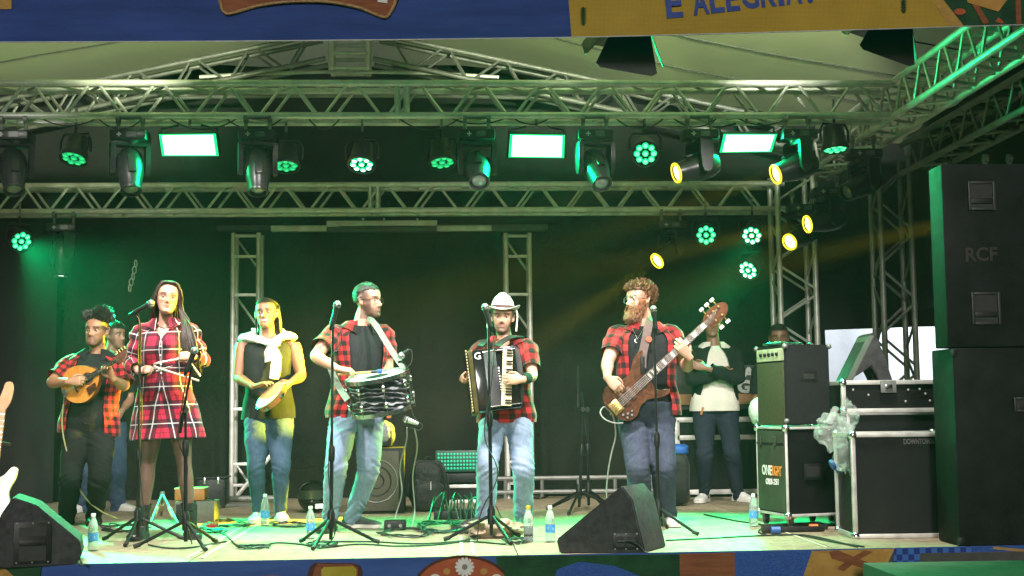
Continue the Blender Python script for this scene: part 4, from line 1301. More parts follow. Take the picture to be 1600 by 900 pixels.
def tripod(t, base, zhub, spread, rot, m_=None, r=0.011):
    for i in range(3):
        a = rot + i * 2 * math.pi / 3
        e = base + Vector((spread * math.cos(a), spread * math.sin(a), 0.014))
        bar(t, 'leg', base + Vector((0, 0, zhub)), e, r, M_blackm, 8)
        MB().tube([e + Vector((0.012 * math.cos(a), 0.012 * math.sin(a), 0)), e - Vector((0.03 * math.cos(a), 0.03 * math.sin(a), -0.012))], 0.014, 8).build('rubber_foot', M_rubber, t, 40, True)
    MB().lathe([(0.024, zhub - 0.06), (0.026, zhub + 0.03), (0.016, zhub + 0.06)], 14, Matrix.Translation(base)).build('hub', M_blackm, t, 40, True)
def stand(label, bpx, bpy, top, tip, mdir, rot=0.4, spread=0.30, boom=None, clutch=0.55, group='microphone stands', mic_on=True, cable=None):
    """bpx,bpy: foot on the floor; top: pole end (px,py) straight above; tip: microphone ball (px,py,dY)"""
    b0 = G(bpx, bpy)
    Y = b0.y
    t = thing('microphone_stand', label, 'microphone stand', b0, 0, group)
    pt = P(top[0], top[1], Y)
    pt = Vector((b0.x + (pt.x - b0.x), Y, pt.z))
    tripod(t, b0, 0.17, spread, rot)
    zc = b0.z + (pt.z) * clutch
    mp = b0.lerp(pt, clutch)
    bar(t, 'pole', b0 + Vector((0, 0, 0.04)), mp, 0.0125, M_blackm)
    bar(t, 'pole', mp, pt, 0.0085, M_blackm)
    d = (pt - b0).normalized()
    MB().lathe([(0.018, -0.05), (0.021, -0.02), (0.021, 0.03), (0.014, 0.05)], 12, Matrix.Translation(mp) @ d.to_track_quat('Z', 'Y').to_matrix().to_4x4()).build('clutch', M_blackm, t, 40, True)
    end = pt
    if boom:
        q0, q1 = P(boom[0][0], boom[0][1], Y + boom[0][2]), P(boom[1][0], boom[1][1], Y + boom[1][2])
        bar(t, 'boom', q0, q1, 0.0085, M_blackm)
        MB().lathe([(0.02, -0.02), (0.024, 0), (0.02, 0.02)], 12, Matrix.Translation(pt) @ Matrix.Rotation(math.pi / 2, 4, 'X')).build('boom_joint', M_blackm, t, 40, True)
        MB().lathe([(0.014, -0.06), (0.014, 0.06)], 10, Matrix.Translation(q0) @ (q1 - q0).to_track_quat('Z', 'Y').to_matrix().to_4x4()).build('counterweight', M_blackm, t, 40, True)
        end = q1
    if mic_on:
        tp = P(tip[0], tip[1], Y + tip[2])
        mdir = unit_(mdir)
        mc = mic(t, tp, mdir)
        mid_ = tp + mdir * 0.11
        bar(t, 'clip', end, mid_, 0.009, M_blackm)
        MB().lathe([(0.0175, -0.025), (0.0175, 0.025)], 12, Matrix.Translation(mid_) @ mdir.to_track_quat('Z', 'Y').to_matrix().to_4x4()).build('clip_sleeve', M_black, t, 40, True)
        if cable:
            pts = [tp + mdir * 0.17] + [P(x, y, Y + dy) for x, y, dy in cable]
            MB().tube(catmull([list(p) for p in pts], 40), 0.0042, 6).build('microphone_cable', M_cable, t, 60, True)
    return t
stand('straight microphone stand in front of the singer with yellow lit microphone', 215, 848, (219, 512), (236, 474, -0.04), (-0.85, 0.1, -0.45), 0.5, 0.30, None, 0.40,
      cable=[(217, 500, -0.03), (216, 560, -0.02), (222, 640, -0.03), (218, 720, -0.02), (225, 800, -0.03), (232, 852, -0.05), (262, 858, -0.02)])
stand('boom microphone stand beside the singer, its arm slanting up past the triangle', 290, 856, (290, 640), (304, 548, -0.08), (-0.35, 0.0, -0.9), 1.1, 0.31, ((283, 662, 0.0), (300, 572, -0.06)), 0.72,
      cable=[(291, 590, -0.08), (282, 650, -0.04), (279, 690, -0.02), (293, 730, 0.02), (286, 790, -0.02), (300, 850, -0.03)])
stand('straight microphone stand in front of the drummer', 517, 853, (520, 512), (527, 476, -0.02), (-0.25, 0.0, -0.95), 0.25, 0.30, None, 0.42,
      cable=[(522, 510, -0.05), (533, 520, -0.05), (530, 545, -0.03), (518, 560, -0.03), (520, 640, -0.02), (513, 740, -0.02), (524, 830, -0.03), (500, 858, 0.0)])
stand('straight microphone stand in front of the accordion player', 768, 846, (763, 500), (758, 480, -0.06), (0.25, 0.0, -0.95), 0.9, 0.30, None, 0.55,
      cable=[(772, 540, -0.05), (768, 600, -0.04), (757, 680, -0.04), (778, 740, -0.04), (752, 800, -0.03), (745, 850, 0.0)])
stand('straight microphone stand in front of the bass player', 1030, 833, (1022, 510), (1021, 483, -0.04), (0.1, 0.05, -0.98), 1.25, 0.32, None, 0.45)
bs = stand('folded black boom stand at the back, left of the bass player', 905, 800, (911, 640), (0, 0, 0), (0, 0, 1), 0.2, 0.36, ((903, 625, 0), (903, 572, 0)), 0.6, 'spare stands at the back', False)
bs = stand('second black stand at the back with a clip, nearer the bass player', 920, 797, (917, 640), (0, 0, 0), (0, 0, 1), 0.9, 0.34, ((915, 668, 0), (908, 612, 0)), 0.6, 'spare stands at the back', False)

# ---- drum with strap and microphone
dY = 9.40
dc = P(589, 589, dY)
dn = Vector((-0.17, -0.17, 0.97)).normalized()
dx = Vector((1, 0, 0)); dx = (dx - dn * dx.dot(dn)).normalized(); dy_ = dn.cross(dx)
DM = Matrix.Translation(dc) @ Matrix((dx, dy_, dn)).transposed().to_4x4()
drum = thing('snare_drum', 'black pearl marching drum with white head slung on the drummer', 'drum', dc)
def drum_mat():
    m, nt, b = new_mat('drum_black_pearl')
    v = coords(nt, 'Object', (1, 1, 5))
    n1 = noise_tex(nt, v, 9, 5, 0.6)
    w = nt.nodes.new('ShaderNodeTexWave'); w.bands_direction = 'Z'; w.inputs['Scale'].default_value = 6; w.inputs['Distortion'].default_value = 9; w.inputs['Detail'].default_value = 4; w.inputs['Detail Scale'].default_value = 1.6
    link(nt, coords(nt, 'Object', (0.7, 0.7, 1.6)), w.inputs[0])
    f = math_n(nt, 'MULTIPLY', n1, w.outputs['Fac'])
    link(nt, ramp(nt, f, [(0.18, (0.006, 0.006, 0.008)), (0.42, (0.05, 0.05, 0.06)), (0.62, (0.42, 0.42, 0.46))]), b.inputs['Base Color'])
    b.inputs['Roughness'].default_value = 0.22; b.inputs['Coat Weight'].default_value = 0.6
    return m
DR, DH = 0.215, 0.225
MB().lathe([(DR - 0.004, -DH), (DR, -DH + 0.004), (DR, -0.012), (DR - 0.004, -0.008)], 48, DM).build('shell', drum_mat(), drum, 40, True)
hd_ = MB().lathe([(DR + 0.004, -0.012), (DR + 0.005, 0.0), (DR - 0.004, 0.004), (0.001, 0.005)], 48, DM, caps=False).build('drum_head', plain('drum_skin', (0.78, 0.79, 0.77), 0.4, 0, 0.05, 9), drum, 40, True)
MB().lathe([(0.085, 0.0062), (0.08, 0.0072), (0.001, 0.0072)], 32, DM, caps=False).build('dot', plain('drum_dot', (0.012, 0.02, 0.018), 0.35), hd_, 40, True)
for z in (0.004, -DH - 0.004):
    MB().lathe([(DR + 0.006, z - 0.018), (DR + 0.014, z - 0.016), (DR + 0.014, z + 0.012), (DR + 0.006, z + 0.014)], 48, DM, caps=False).build('hoop', M_chrome, drum, 60, True)
for i in range(8):
    a = 2 * math.pi * i / 8 + 0.2
    for z in (-0.055, -DH + 0.055):
        c = DM @ Vector(((DR + 0.012) * math.cos(a), (DR + 0.012) * math.sin(a), z))
        MB().lathe([(0.006, -0.022), (0.013, -0.014), (0.014, 0.014), (0.006, 0.022)], 10, Matrix.Translation(c) @ Matrix((dx, dy_, dn)).transposed().to_4x4()).build('lug', M_chrome, drum, 50, True)
    bar(drum, 'tension_rod', DM @ Vector(((DR + 0.015) * math.cos(a), (DR + 0.015) * math.sin(a), 0.01)), DM @ Vector(((DR + 0.015) * math.cos(a), (DR + 0.015) * math.sin(a), -DH - 0.008)), 0.0035, M_chrome, 6)
M_strapg = plain('strap_grey_green', (0.16, 0.20, 0.16), 0.7, 0, 0.25, 40)
def strap(label, pts, w, m_, name='strap', parent=None, cat='strap', thick=0.004, up=None):
    """a flat band through world points"""
    q = [Vector(p) for p in catmull([list(p) for p in pts], 30)]
    R = []
    for i, p in enumerate(q):
        d = (q[min(i + 1, 29)] - q[max(i - 1, 0)]).normalized()
        x = V(up or (0, -1, 0)).cross(d).normalized(); n = d.cross(x)
        R.append([p + x * w / 2 + n * thick, p - x * w / 2 + n * thick, p - x * w / 2 - n * thick, p + x * w / 2 - n * thick])
    o = MB().rings(np.array(R)).build(name, m_, parent, 30, parent is not None)
    return o
strap('', [P(572, 499, 9.80), P(581, 501, 9.70), P(591, 514, 9.63), P(605, 537, 9.56), P(620, 560, 9.50), P(634, 578, 9.42)], 0.042, M_strapg, 'shoulder_strap', drum)
strap('', [P(512, 560, 9.62), P(520, 585, 9.50), P(530, 605, 9.42), P(543, 625, 9.30)], 0.045, M_strapg, 'shoulder_strap', drum)
# clip-on microphone on the rim, and its lead
mk = P(636, 577, 9.42)
MB().tube(bez(mk, P(632, 562, 9.38), P(622, 566, 9.36), 8), 0.009, 6).build('mic_clamp', M_blackm, drum, 60, True)
mic(drum, P(627, 556, 9.36), (0.75, 0, 0.55), M_black, 0.06)
MB().tube(catmull([list(P(x, y, 9.36)) for x, y in ((636, 547), (643, 548), (643, 566), (634, 578), (640, 600), (643, 640), (652, 658), (660, 664), (655, 672), (640, 668))], 40), 0.004, 5).build('microphone_cable', M_cable, drum, 60, True)
lm = mic(drum, P(634, 655, 9.36), (0.9, 0, -0.35), plain('mic_silver', (0.55, 0.55, 0.55), 0.35, 0.6), 0.09)
# ---- tambourine
tc = P(421, 617, 10.30)
tn = Vector((-0.60, -0.42, 0.66)).normalized()
tx = Vector((0.74, 0.0, 0.67)); tx = (tx - tn * tx.dot(tn)).normalized()
TM = Matrix.Translation(tc) @ Matrix((tx, tn.cross(tx), tn)).transposed().to_4x4()
tam = thing('tambourine', 'wooden frame tambourine with pale skin held at waist height', 'tambourine', tc)
M_wood = plain('orange_wood', (0.36, 0.12, 0.03), 0.35, 0, 0.3, 20, 0, 0, stretch=(1, 1, 5))
MB().lathe([(0.122, -0.05), (0.130, -0.05), (0.130, 0.0), (0.122, 0.0)], 40, TM, caps=False).build('frame', M_wood, tam, 40, True)
MB().lathe([(0.131, -0.006), (0.132, 0.001), (0.124, 0.004), (0.001, 0.004)], 40, TM, caps=False).build('skin_head', plain('tambourine_skin', (0.50, 0.36, 0.15), 0.45, 0, 0.1, 20), tam, 40, True)
for i in range(5):
    a = 2 * math.pi * i / 5 + 0.3
    for z in (-0.033, -0.021):
        MB().lathe([(0.004, -0.002), (0.024, -0.0015), (0.024, 0.0015), (0.004, 0.003)], 14, TM @ Matrix.Translation((0.128 * math.cos(a), 0.128 * math.sin(a), z))).build('jingle', M_chrome, tam, 50, True)

# ---- mandolin
def place(o, xdir, ndir):
    x = unit_(xdir); n = V(ndir); n = (n - x * n.dot(x)).normalized()
    return Matrix.Translation(V(o)) @ Matrix((x, n.cross(x), n)).transposed().to_4x4()
MMt = place(P(128, 598, 10.34), P(187, 561, 10.28) - P(128, 598, 10.34), (0.05, -1, 0.12))
man = thing('mandolin', 'small orange flat-backed mandolin', 'mandolin', MMt.translation)
mo = [(-0.165, 0.0), (-0.155, 0.06), (-0.11, 0.115), (-0.04, 0.143), (0.03, 0.133), (0.09, 0.095), (0.135, 0.05), (0.155, 0.022)]
out = catmull(mo, 22).tolist()
out = out + [(x, -y) for x, y in out[::-1]]
out = [p for i, p in enumerate(out) if i == 0 or (abs(p[0] - out[i - 1][0]) + abs(p[1] - out[i - 1][1])) > 1e-4]
MB().prism(out, 0.06, MMt @ Matrix.Translation((0, 0, -0.05))).build('side', plain('mandolin_side_wood', (0.16, 0.05, 0.015), 0.3, 0, 0.3, 12, stretch=(1, 4, 1)), man, 50, True)
tpm = MB().prism([(x * 0.985, y * 0.985) for x, y in out], 0.004, MMt @ Matrix.Translation((0, 0, 0.010))).build('soundboard', plain('spruce_orange', (0.50, 0.20, 0.035), 0.28, 0, 0.18, 10, stretch=(0.6, 9, 1)), man, 50, True)
MB().lathe([(0.036, 0.0145), (0.034, 0.016), (0.001, 0.0155)], 24, MMt @ Matrix.Translation((0.06, 0, 0)), caps=False).build('sound_hole', M_rubber, tpm, 40, True)
MB().lathe([(0.038, 0.0145), (0.038, 0.0165), (0.048, 0.0165), (0.048, 0.0145)], 24, MMt @ Matrix.Translation((0.06, 0, 0)), caps=False).build('rosette', plain('rosette', (0.06, 0.03, 0.02), 0.4), tpm, 40, True)
MB().box(MMt @ Vector((-0.055, 0, 0.020)), (0.014, 0.10, 0.012), MMt.to_3x3(), 0.003).build('bridge', plain('ebony', (0.02, 0.015, 0.012), 0.4), man, 40, True)
MB().prism([(-0.165, -0.03), (-0.135, -0.025), (-0.135, 0.025), (-0.165, 0.03)], 0.006, MMt @ Matrix.Translation((0, 0, 0.014))).build('tailpiece', M_chrome, man, 40, True)
MB().prism([(0.02, -0.019), (0.33, -0.015), (0.33, 0.015), (0.02, 0.019)], 0.02, MMt @ Matrix.Translation((0, 0, 0.008))).build('neck', plain('mahogany', (0.10, 0.035, 0.02), 0.4), man, 30, True)
fb_ = MB().prism([(0.025, -0.020), (0.33, -0.0155), (0.33, 0.0155), (0.025, 0.020)], 0.005, MMt @ Matrix.Translation((0, 0, 0.0285))).build('fretboard', plain('ebony', (0.02, 0.015, 0.012), 0.4), man, 30, True)
for i in range(14):
    x = 0.33 - 0.30 * (1 - 0.5 ** ((i + 1) / 12.0)) * 1.9
    if x > 0.03:
        MB().box(MMt @ Vector((x, 0, 0.0345)), (0.0022, 0.035, 0.002), MMt.to_3x3()).build('fret', M_chrome, fb_, 0, True)
hs = MB().prism([(0.33, -0.018), (0.345, -0.034), (0.44, -0.040), (0.455, 0.0), (0.44, 0.040), (0.345, 0.034), (0.33, 0.018)], 0.016, MMt @ Matrix.Translation((0, 0, 0.008))).build('headstock', plain('mahogany', (0.10, 0.035, 0.02), 0.4), man, 30, True)
for i in range(4):
    for sy in (-1, 1):
        x = 0.358 + 0.024 * i
        MB().tube([MMt @ Vector((x, sy * 0.036, 0.014)), MMt @ Vector((x, sy * 0.052, 0.014))], 0.004, 6).lathe([(0.003, 0), (0.009, 0.003), (0.009, 0.012), (0.003, 0.016)], 8, MMt @ Matrix.Translation((x, sy * 0.050, 0.014)) @ Matrix.Rotation(-sy * math.pi / 2, 4, 'X')).build('tuner', M_gold, hs, 40, True)
for sy in (-0.009, -0.003, 0.003, 0.009):
    MB().tube([MMt @ Vector((-0.14, sy, 0.024)), MMt @ Vector((-0.055, sy, 0.028)), MMt @ Vector((0.33, sy * 0.85, 0.037)), MMt @ Vector((0.38, sy, 0.028))], 0.0011, 4).build('string', M_chrome, man, 0, True)
MB().prism([(0.01, -0.12), (0.09, -0.105), (0.10, -0.055), (0.015, -0.06)], 0.004, MMt @ Matrix.Translation((0, 0, 0.017))).build('pickguard', plain('tortoise', (0.05, 0.02, 0.01), 0.25), man, 30, True)
tag(MB().tube(catmull([list(P(x, y, d)) for x, y, d in ((99, 632, 10.42), (97, 665, 10.4), (103, 700, 10.38), (115, 735, 10.36), (125, 765, 10.38), (140, 785, 10.4), (160, 800, 10.42), (183, 810, 10.5))], 40), 0.006, 6).build('instrument_cable', plain('cable_yellow_grey', (0.22, 0.21, 0.08), 0.5)), 'instrument cable falling from the mandolin to the floor', 'cable')

# ---- bass guitar
BMt = place(P(989, 611, 9.52), P(1096, 512, 9.46) - P(989, 611, 9.52), (0.05, -1, 0.10))
bass = thing('bass_guitar', 'brown five string bass guitar with block inlays', 'bass guitar', BMt.translation)
bo = [(-0.215, 0.0), (-0.21, 0.075), (-0.165, 0.135), (-0.095, 0.150), (-0.03, 0.122), (0.03, 0.105), (0.085, 0.120), (0.15, 0.160), (0.215, 0.178), (0.245, 0.165), (0.22, 0.138), (0.165, 0.095), (0.14, 0.045), (0.14, -0.045), (0.128, -0.085), (0.145, -0.125), (0.185, -0.150), (0.198, -0.172), (0.17, -0.185), (0.105, -0.160), (0.04, -0.118), (-0.03, -0.115), (-0.10, -0.148), (-0.17, -0.130), (-0.208, -0.075), (-0.215, -0.01)]
out = catmull(bo, 96).tolist()
def bass_wood():
    m, nt, b = new_mat('bass_walnut')
    v = coords(nt, 'Object', (3.0, 1, 3.0))
    g1 = noise_tex(nt, coords(nt, 'Object', (1, 1, 1)), 7, 6)
    link(nt, ramp(nt, noise_tex(nt, v, 14, 7, 0.65), [(0.3, (0.03, 0.010, 0.005)), (0.7, (0.13, 0.045, 0.018))]), b.inputs['Base Color'])
    b.inputs['Roughness'].default_value = 0.22; b.inputs['Coat Weight'].default_value = 0.5
    return m
M_bw = bass_wood()
M_maple = plain('maple_neck', (0.42, 0.22, 0.09), 0.35, 0, 0.2, 12)
bmb = MB().prism(out, 0.042, BMt @ Matrix.Translation((0, 0, -0.026)))
bobj = bmb.build('body', M_bw, bass, 30, True)
bv = bobj.modifiers.new('b', 'BEVEL'); bv.width = 0.009; bv.segments = 3; bv.limit_method = 'ANGLE'
NX = 0.70
MB().prism([(0.10, -0.030), (NX, -0.024), (NX, 0.024), (0.10, 0.030)], 0.022, BMt @ Matrix.Translation((0, 0, -0.002))).build('neck', M_maple, bass, 30, True)
fbo = MB().prism([(0.04, -0.033), (NX, -0.0235), (NX, 0.0235), (0.04, 0.033)], 0.006, BMt @ Matrix.Translation((0, 0, 0.0205))).build('fretboard', plain('rosewood', (0.045, 0.022, 0.014), 0.45), bass, 30, True)
SL = NX + 0.12
fx = [NX - (SL) * (1 - 0.5 ** (i / 12.0)) for i in range(0, 22)]
for i in range(1, 21):
    if fx[i] > 0.06:
        MB().box(BMt @ Vector((fx[i], 0, 0.0272)), (0.003, 0.052 + 0.01 * (1 - fx[i] / NX), 0.002), BMt.to_3x3()).build('fret', M_chrome, fbo, 0, True)
    if fx[i] > 0.09 and i in (1, 3, 5, 7, 9, 12, 15, 17, 19):
        w_ = (fx[i - 1] - fx[i]) * 0.72
        MB().box(BMt @ Vector(((fx[i - 1] + fx[i]) / 2, 0, 0.0268)), (w_, 0.038, 0.0014), BMt.to_3x3()).build('inlay', plain('pearl_inlay', (0.72, 0.70, 0.62), 0.25), fbo, 0, True)
hso = MB().prism(catmull([(NX, -0.024), (NX + 0.03, -0.05), (NX + 0.09, -0.06), (NX + 0.15, -0.052), (NX + 0.20, -0.02), (NX + 0.205, 0.02), (NX + 0.16, 0.05), (NX + 0.09, 0.058), (NX + 0.03, 0.048), (NX, 0.024)], 30).tolist(), 0.016, BMt @ Matrix.Translation((0, 0, -0.002))).build('headstock', M_bw, bass, 30, True)
for i, (x, sy) in enumerate(((NX + 0.05, 1), (NX + 0.10, 1), (NX + 0.15, 1), (NX + 0.07, -1), (NX + 0.13, -1))):
    MB().lathe([(0.011, 0.012), (0.011, 0.02), (0.006, 0.032)], 10, BMt @ Matrix.Translation((x, sy * 0.03, 0))).tube([BMt @ Vector((x, sy * 0.035, 0.002)), BMt @ Vector((x, sy * 0.082, 0.002))], 0.005, 6).build('tuner_post', M_gold, hso, 40, True)
    MB().box(BMt @ Vector((x, sy * 0.094, 0.002)), (0.034, 0.022, 0.010), BMt.to_3x3(), 0.004).build('tuner_key', plain('pearl_key', (0.75, 0.72, 0.64), 0.3), hso, 40, True)
for i, y in enumerate((-0.022, -0.011, 0, 0.011, 0.022)):
    MB().tube([BMt @ Vector((-0.165, y * 1.25, 0.034)), BMt @ Vector((NX, y * 0.75, 0.033)), BMt @ Vector((NX + 0.05 + 0.02 * i, y, 0.024))], 0.0016, 5).build('string', M_chrome, bass, 0, True)
MB().box(BMt @ Vector((-0.165, 0, 0.024)), (0.075, 0.095, 0.016), BMt.to_3x3(), 0.003).build('bridge', M_gold, bass, 40, True)
for y in (-0.030, -0.015, 0, 0.015, 0.030):
    MB().box(BMt @ Vector((-0.158, y, 0.035)), (0.045, 0.010, 0.008), BMt.to_3x3(), 0.002).build('saddle', M_gold, bass, 40, True)
for x in (-0.085, -0.02):
    pk_ = MB().box(BMt @ Vector((x, 0, 0.021)), (0.034, 0.10, 0.014), BMt.to_3x3(), 0.004).build('pickup', plain('pickup_wood', (0.09, 0.04, 0.02), 0.4), bass, 40, True)
for x, y in ((-0.10, -0.095), (-0.135, -0.09), (-0.165, -0.075), (-0.12, -0.118), (-0.155, -0.108)):
    MB().lathe([(0.0105, 0.016), (0.0105, 0.028), (0.008, 0.031)], 12, BMt @ Matrix.Translation((x, y, 0))).build('knob', M_chrome, bass, 40, True)
strap('', [P(1019, 497, 9.72), P(1014, 505, 9.62), P(1009, 530, 9.575), P(1004, 555, 9.55), P(1003, 575, 9.53)], 0.06, plain('strap_taupe', (0.09, 0.055, 0.05), 0.7, 0, 0.25, 30), 'shoulder_strap', bass)
MB().lathe([(0.022, 0), (0.022, 0.004), (0.001, 0.005)], 16, Matrix.Translation(P(1014, 530, 9.56)) @ Matrix.Rotation(math.pi / 2, 4, 'X')).build('strap_badge', plain('badge_red', (0.45, 0.10, 0.06), 0.4), bass, 40, True)
tag(MB().tube(catmull([list(P(x, y, d)) for x, y, d in ((973, 661, 9.5), (960, 661, 9.48), (945, 655, 9.48), (938, 645, 9.5), (943, 636, 9.52), (950, 640, 9.55), (958, 650, 9.58), (962, 680, 9.62), (955, 710, 9.65), (950, 740, 9.7), (948, 775, 9.75), (956, 800, 9.8))], 50), 0.0055, 6).build('instrument_cable', plain('cable_grey', (0.28, 0.28, 0.27), 0.5)), 'grey instrument cable looping from the bass guitar to the floor', 'cable')
tag(MB().box(P(1004, 570, 9.47), (0.03, 0.03, 0.12), None, 0.006).build('phone_holder', M_black), 'small black holder clamped on the bass microphone stand', 'holder')

# ---- accordion
AMt = place(P(775, 592, 9.69), (1, 0.10, 0.10), (-0.12, -1, 0.10))
acc = thing('accordion', 'black piano accordion with cream keys and open bellows', 'accordion', AMt.translation)
M_gloss = plain('gloss_black', (0.008, 0.008, 0.009), 0.10, 0, 0.2, 6, rvar=0.05)
A3 = AMt.to_3x3()
def abox(name, x0, x1, y0, y1, z0, z1, m_, parent=None, bev=0.006):
    return MB().box(AMt @ Vector(((x0 + x1) / 2, (y0 + y1) / 2, (z0 + z1) / 2)), (x1 - x0, y1 - y0, z1 - z0), A3, bev).build(name, m_, parent or acc, 40, True)
abox('treble_casing', -0.160, 0.155, -0.23, 0.215, -0.10, 0.075, M_gloss, None, 0.02)
gr = abox('grille', -0.082, 0.008, -0.215, 0.20, 0.07, 0.094, plain('grille_grey', (0.055, 0.055, 0.062), 0.3, 0.3, 0.2, 10), None, 0.008)
abox('bass_casing', -0.205, -0.185, -0.24, 0.205, -0.11, 0.07, M_gloss, None, 0.012)
M_bell = plain('bellows_edge', (0.30, 0.27, 0.12), 0.5, 0, 0.3, 30)
bl = MB()
nz = 7
prof = []
for i in range(nz * 2 + 1):
    prof.append((-0.188 + 0.030 * i / (nz * 2), 0.012 if i % 2 else 0.0))
R = []
for x, o in prof:
    R.append([AMt @ Vector((x, y, z)) for y, z in ((-0.228 - o, -0.095), (-0.228 - o, 0.062 + o), (0.203 + o, 0.062 + o), (0.203 + o, -0.095))])
bl.rings(np.array(R)).build('bellows', M_bell, acc, 20, True)
for i in range(21):
    y = -0.225 + 0.0215 * i
    abox('bellows_corner', -0.206, -0.197, y, y + 0.014, 0.066, 0.078, M_bell, None, 0.002)
# keyboard: leaning strip of cream keys
KM = AMt @ Matrix.Translation((0.070, -0.015, 0.082)) @ Matrix.Rotation(rad(-9), 4, 'Z')
K3 = KM.to_3x3()
kb = MB().box(KM @ Vector((0.0, 0, 0)), (0.085, 0.40, 0.016), K3, 0.003).build('key_bed', M_gloss, acc, 40, True)
M_key = plain('key_cream', (0.70, 0.60, 0.40), 0.3, 0, 0.06, 20)
for i in range(20):
    MB().box(KM @ Vector((-0.004, -0.19 + 0.02 * i, 0.014)), (0.072, 0.0182, 0.012), K3, 0.002).build('white_key', M_key, kb, 40, True)
    if i % 7 in (0, 1, 3, 4, 5):
        MB().box(KM @ Vector((0.008, -0.18 + 0.02 * i, 0.024)), (0.044, 0.0095, 0.010), K3, 0.002).build('black_key', M_gloss, kb, 40, True)
lettering('G', AMt @ Vector((-0.145, 0.145, 0.077)), A3 @ Vector((1, 0, 0)), A3 @ Vector((0, 1, 0)), 0.05, M_pw, acc, 'emblem_lettering', 0.001)
for y in (0.19, -0.205):
    abox('trim', -0.088, 0.15, y - 0.004, y + 0.004, 0.074, 0.098 if y > 0 else 0.098, M_chrome, None, 0.002)
for i in range(9):
    abox('register', 0.012 + 0.0 * i, 0.022, 0.02 * i - 0.16 + 0.06, 0.02 * i - 0.16 + 0.072, 0.076, 0.086, M_pw if i % 3 else M_chrome, None, 0.002)
strap('', [AMt @ Vector(q) for q in ((0.13, 0.215, 0.0), (0.165, 0.17, 0.02), (0.170, 0.0, 0.035), (0.155, -0.16, 0.02), (0.12, -0.235, 0.0))], 0.05, M_rubber, 'hand_strap', acc)
strap('', [P(776, 541, 9.70), P(786, 533, 9.76), P(800, 526, 9.80), P(815, 526, 9.92)], 0.055, M_rubber, 'shoulder_strap', acc, up=(0, -0.4, 0.9))
strap('', [P(750, 541, 9.70), P(756, 535, 9.78), P(764, 531, 9.92)], 0.05, M_rubber, 'shoulder_strap', acc, up=(0, -0.4, 0.9))

# ---- guitar on a stand at the left edge
GY = 9.0
GMt = place(P(-14, 770, GY), P(4, 640, GY + 0.1) - P(-14, 770, GY), (0.1, -1, 0.2))
gt = thing('electric_guitar', 'white electric guitar on a stand at the left edge of the picture', 'guitar', GMt.translation)
go = [(-0.22, 0.0), (-0.20, 0.10), (-0.12, 0.155), (-0.02, 0.125), (0.05, 0.11), (0.12, 0.15), (0.19, 0.17), (0.19, 0.13), (0.12, 0.06), (0.10, 0.0), (0.11, -0.06), (0.17, -0.11), (0.165, -0.145), (0.10, -0.14), (0.02, -0.11), (-0.06, -0.125), (-0.14, -0.155), (-0.20, -0.10)]
out = catmull(go + [go[0]], 70).tolist()[:-1]
gb = MB().prism(out, 0.04, GMt @ Matrix.Translation((0, 0, -0.03))).build('body', plain('guitar_white', (0.62, 0.58, 0.48), 0.25, 0, 0.06, 9), gt, 30, True)
MB().prism([(-0.12, -0.05), (0.10, -0.06), (0.11, 0.05), (-0.10, 0.08)], 0.003, GMt @ Matrix.Translation((0, 0, 0.0105))).build('pickguard', plain('guard_cream', (0.5, 0.42, 0.30), 0.35), gb, 20, True)
MB().prism([(0.08, -0.028), (0.56, -0.021), (0.56, 0.021), (0.08, 0.028)], 0.022, GMt @ Matrix.Translation((0, 0, -0.004))).build('neck', M_maple, gt, 30, True)
for i in range(16):
    x = 0.56 - 0.46 * (1 - 0.5 ** ((i + 1) / 12.0)) * 1.7
    if x > 0.1:
        MB().box(GMt @ Vector((x, 0, 0.019)), (0.003, 0.046, 0.002), GMt.to_3x3()).build('fret', M_chrome, gt, 0, True)
MB().prism(catmull([(0.55, -0.021), (0.60, -0.045), (0.68, -0.055), (0.735, -0.04), (0.73, 0.0), (0.68, 0.012), (0.60, 0.03), (0.55, 0.021)], 24).tolist(), 0.016, GMt @ Matrix.Translation((0, 0, -0.004))).build('headstock', M_maple, gt, 30, True)
bar(gt, 'stand_pole', G(-30, 850) + Vector((0, 0.1, 0.0)), P(-5, 690, GY + 0.15), 0.012, M_blackm)
bar(gt, 'stand_arm', P(-5, 690, GY + 0.15), P(15, 694, GY - 0.05), 0.010, M_blackm)

# ---- things at the back
sp = thing('guitar_speaker', 'square black speaker cabinet with round grille behind the drummer', 'speaker', G(594, 803))
sb = G(594, 803)
sw_, shh = 0.40, P(594, 700, sb.y).z
MB().box((sb.x, sb.y + 0.18, shh / 2 + 0.002), (sw_, 0.36, shh), None, 0.012).build('cabinet', M_tolex, sp, 40, True)
MB().box((sb.x - 0.015, sb.y - 0.006, shh / 2), (sw_ - 0.06, 0.012, shh - 0.05), None, 0.004).build('grille_cloth', plain('dark_grille', (0.06, 0.055, 0.045), 0.8, 0, 0.3, 80, 0.6, 300), sp, 40, True)
for r in (0.175, 0.12, 0.06):
    MB().tube([(sb.x - 0.03 + r * math.cos(a), sb.y - 0.014, shh / 2 + r * math.sin(a)) for a in np.linspace(0, 2 * math.pi, 40)], 0.005, 5).build('grille_ring', M_alud if r > 0.17 else M_black, sp, 60, True)
tj = thing('wrapped_amplifier', 'small amplifier head wrapped in shiny plastic on the round grille speaker', 'amplifier', Vector((P(600, 690, 11.35).x, 11.38, shh + 0.004)))
tb = tj.location.copy()
MB().box(tb + Vector((0, 0.02, 0.095)), (0.15, 0.18, 0.19), None, 0.05).build('amplifier_body', M_black, tj, 40, True)
crumple(tb + Vector((0, 0.02, 0.108)), 0.092, 0.108, 0.11, 0.10, 5).build('plastic_wrap', M_plas, tj, 60, True)
bp = thing('backpack', 'black backpack with front pocket standing right of the round grille speaker', 'backpack', G(668, 800))
bb = G(668, 800)
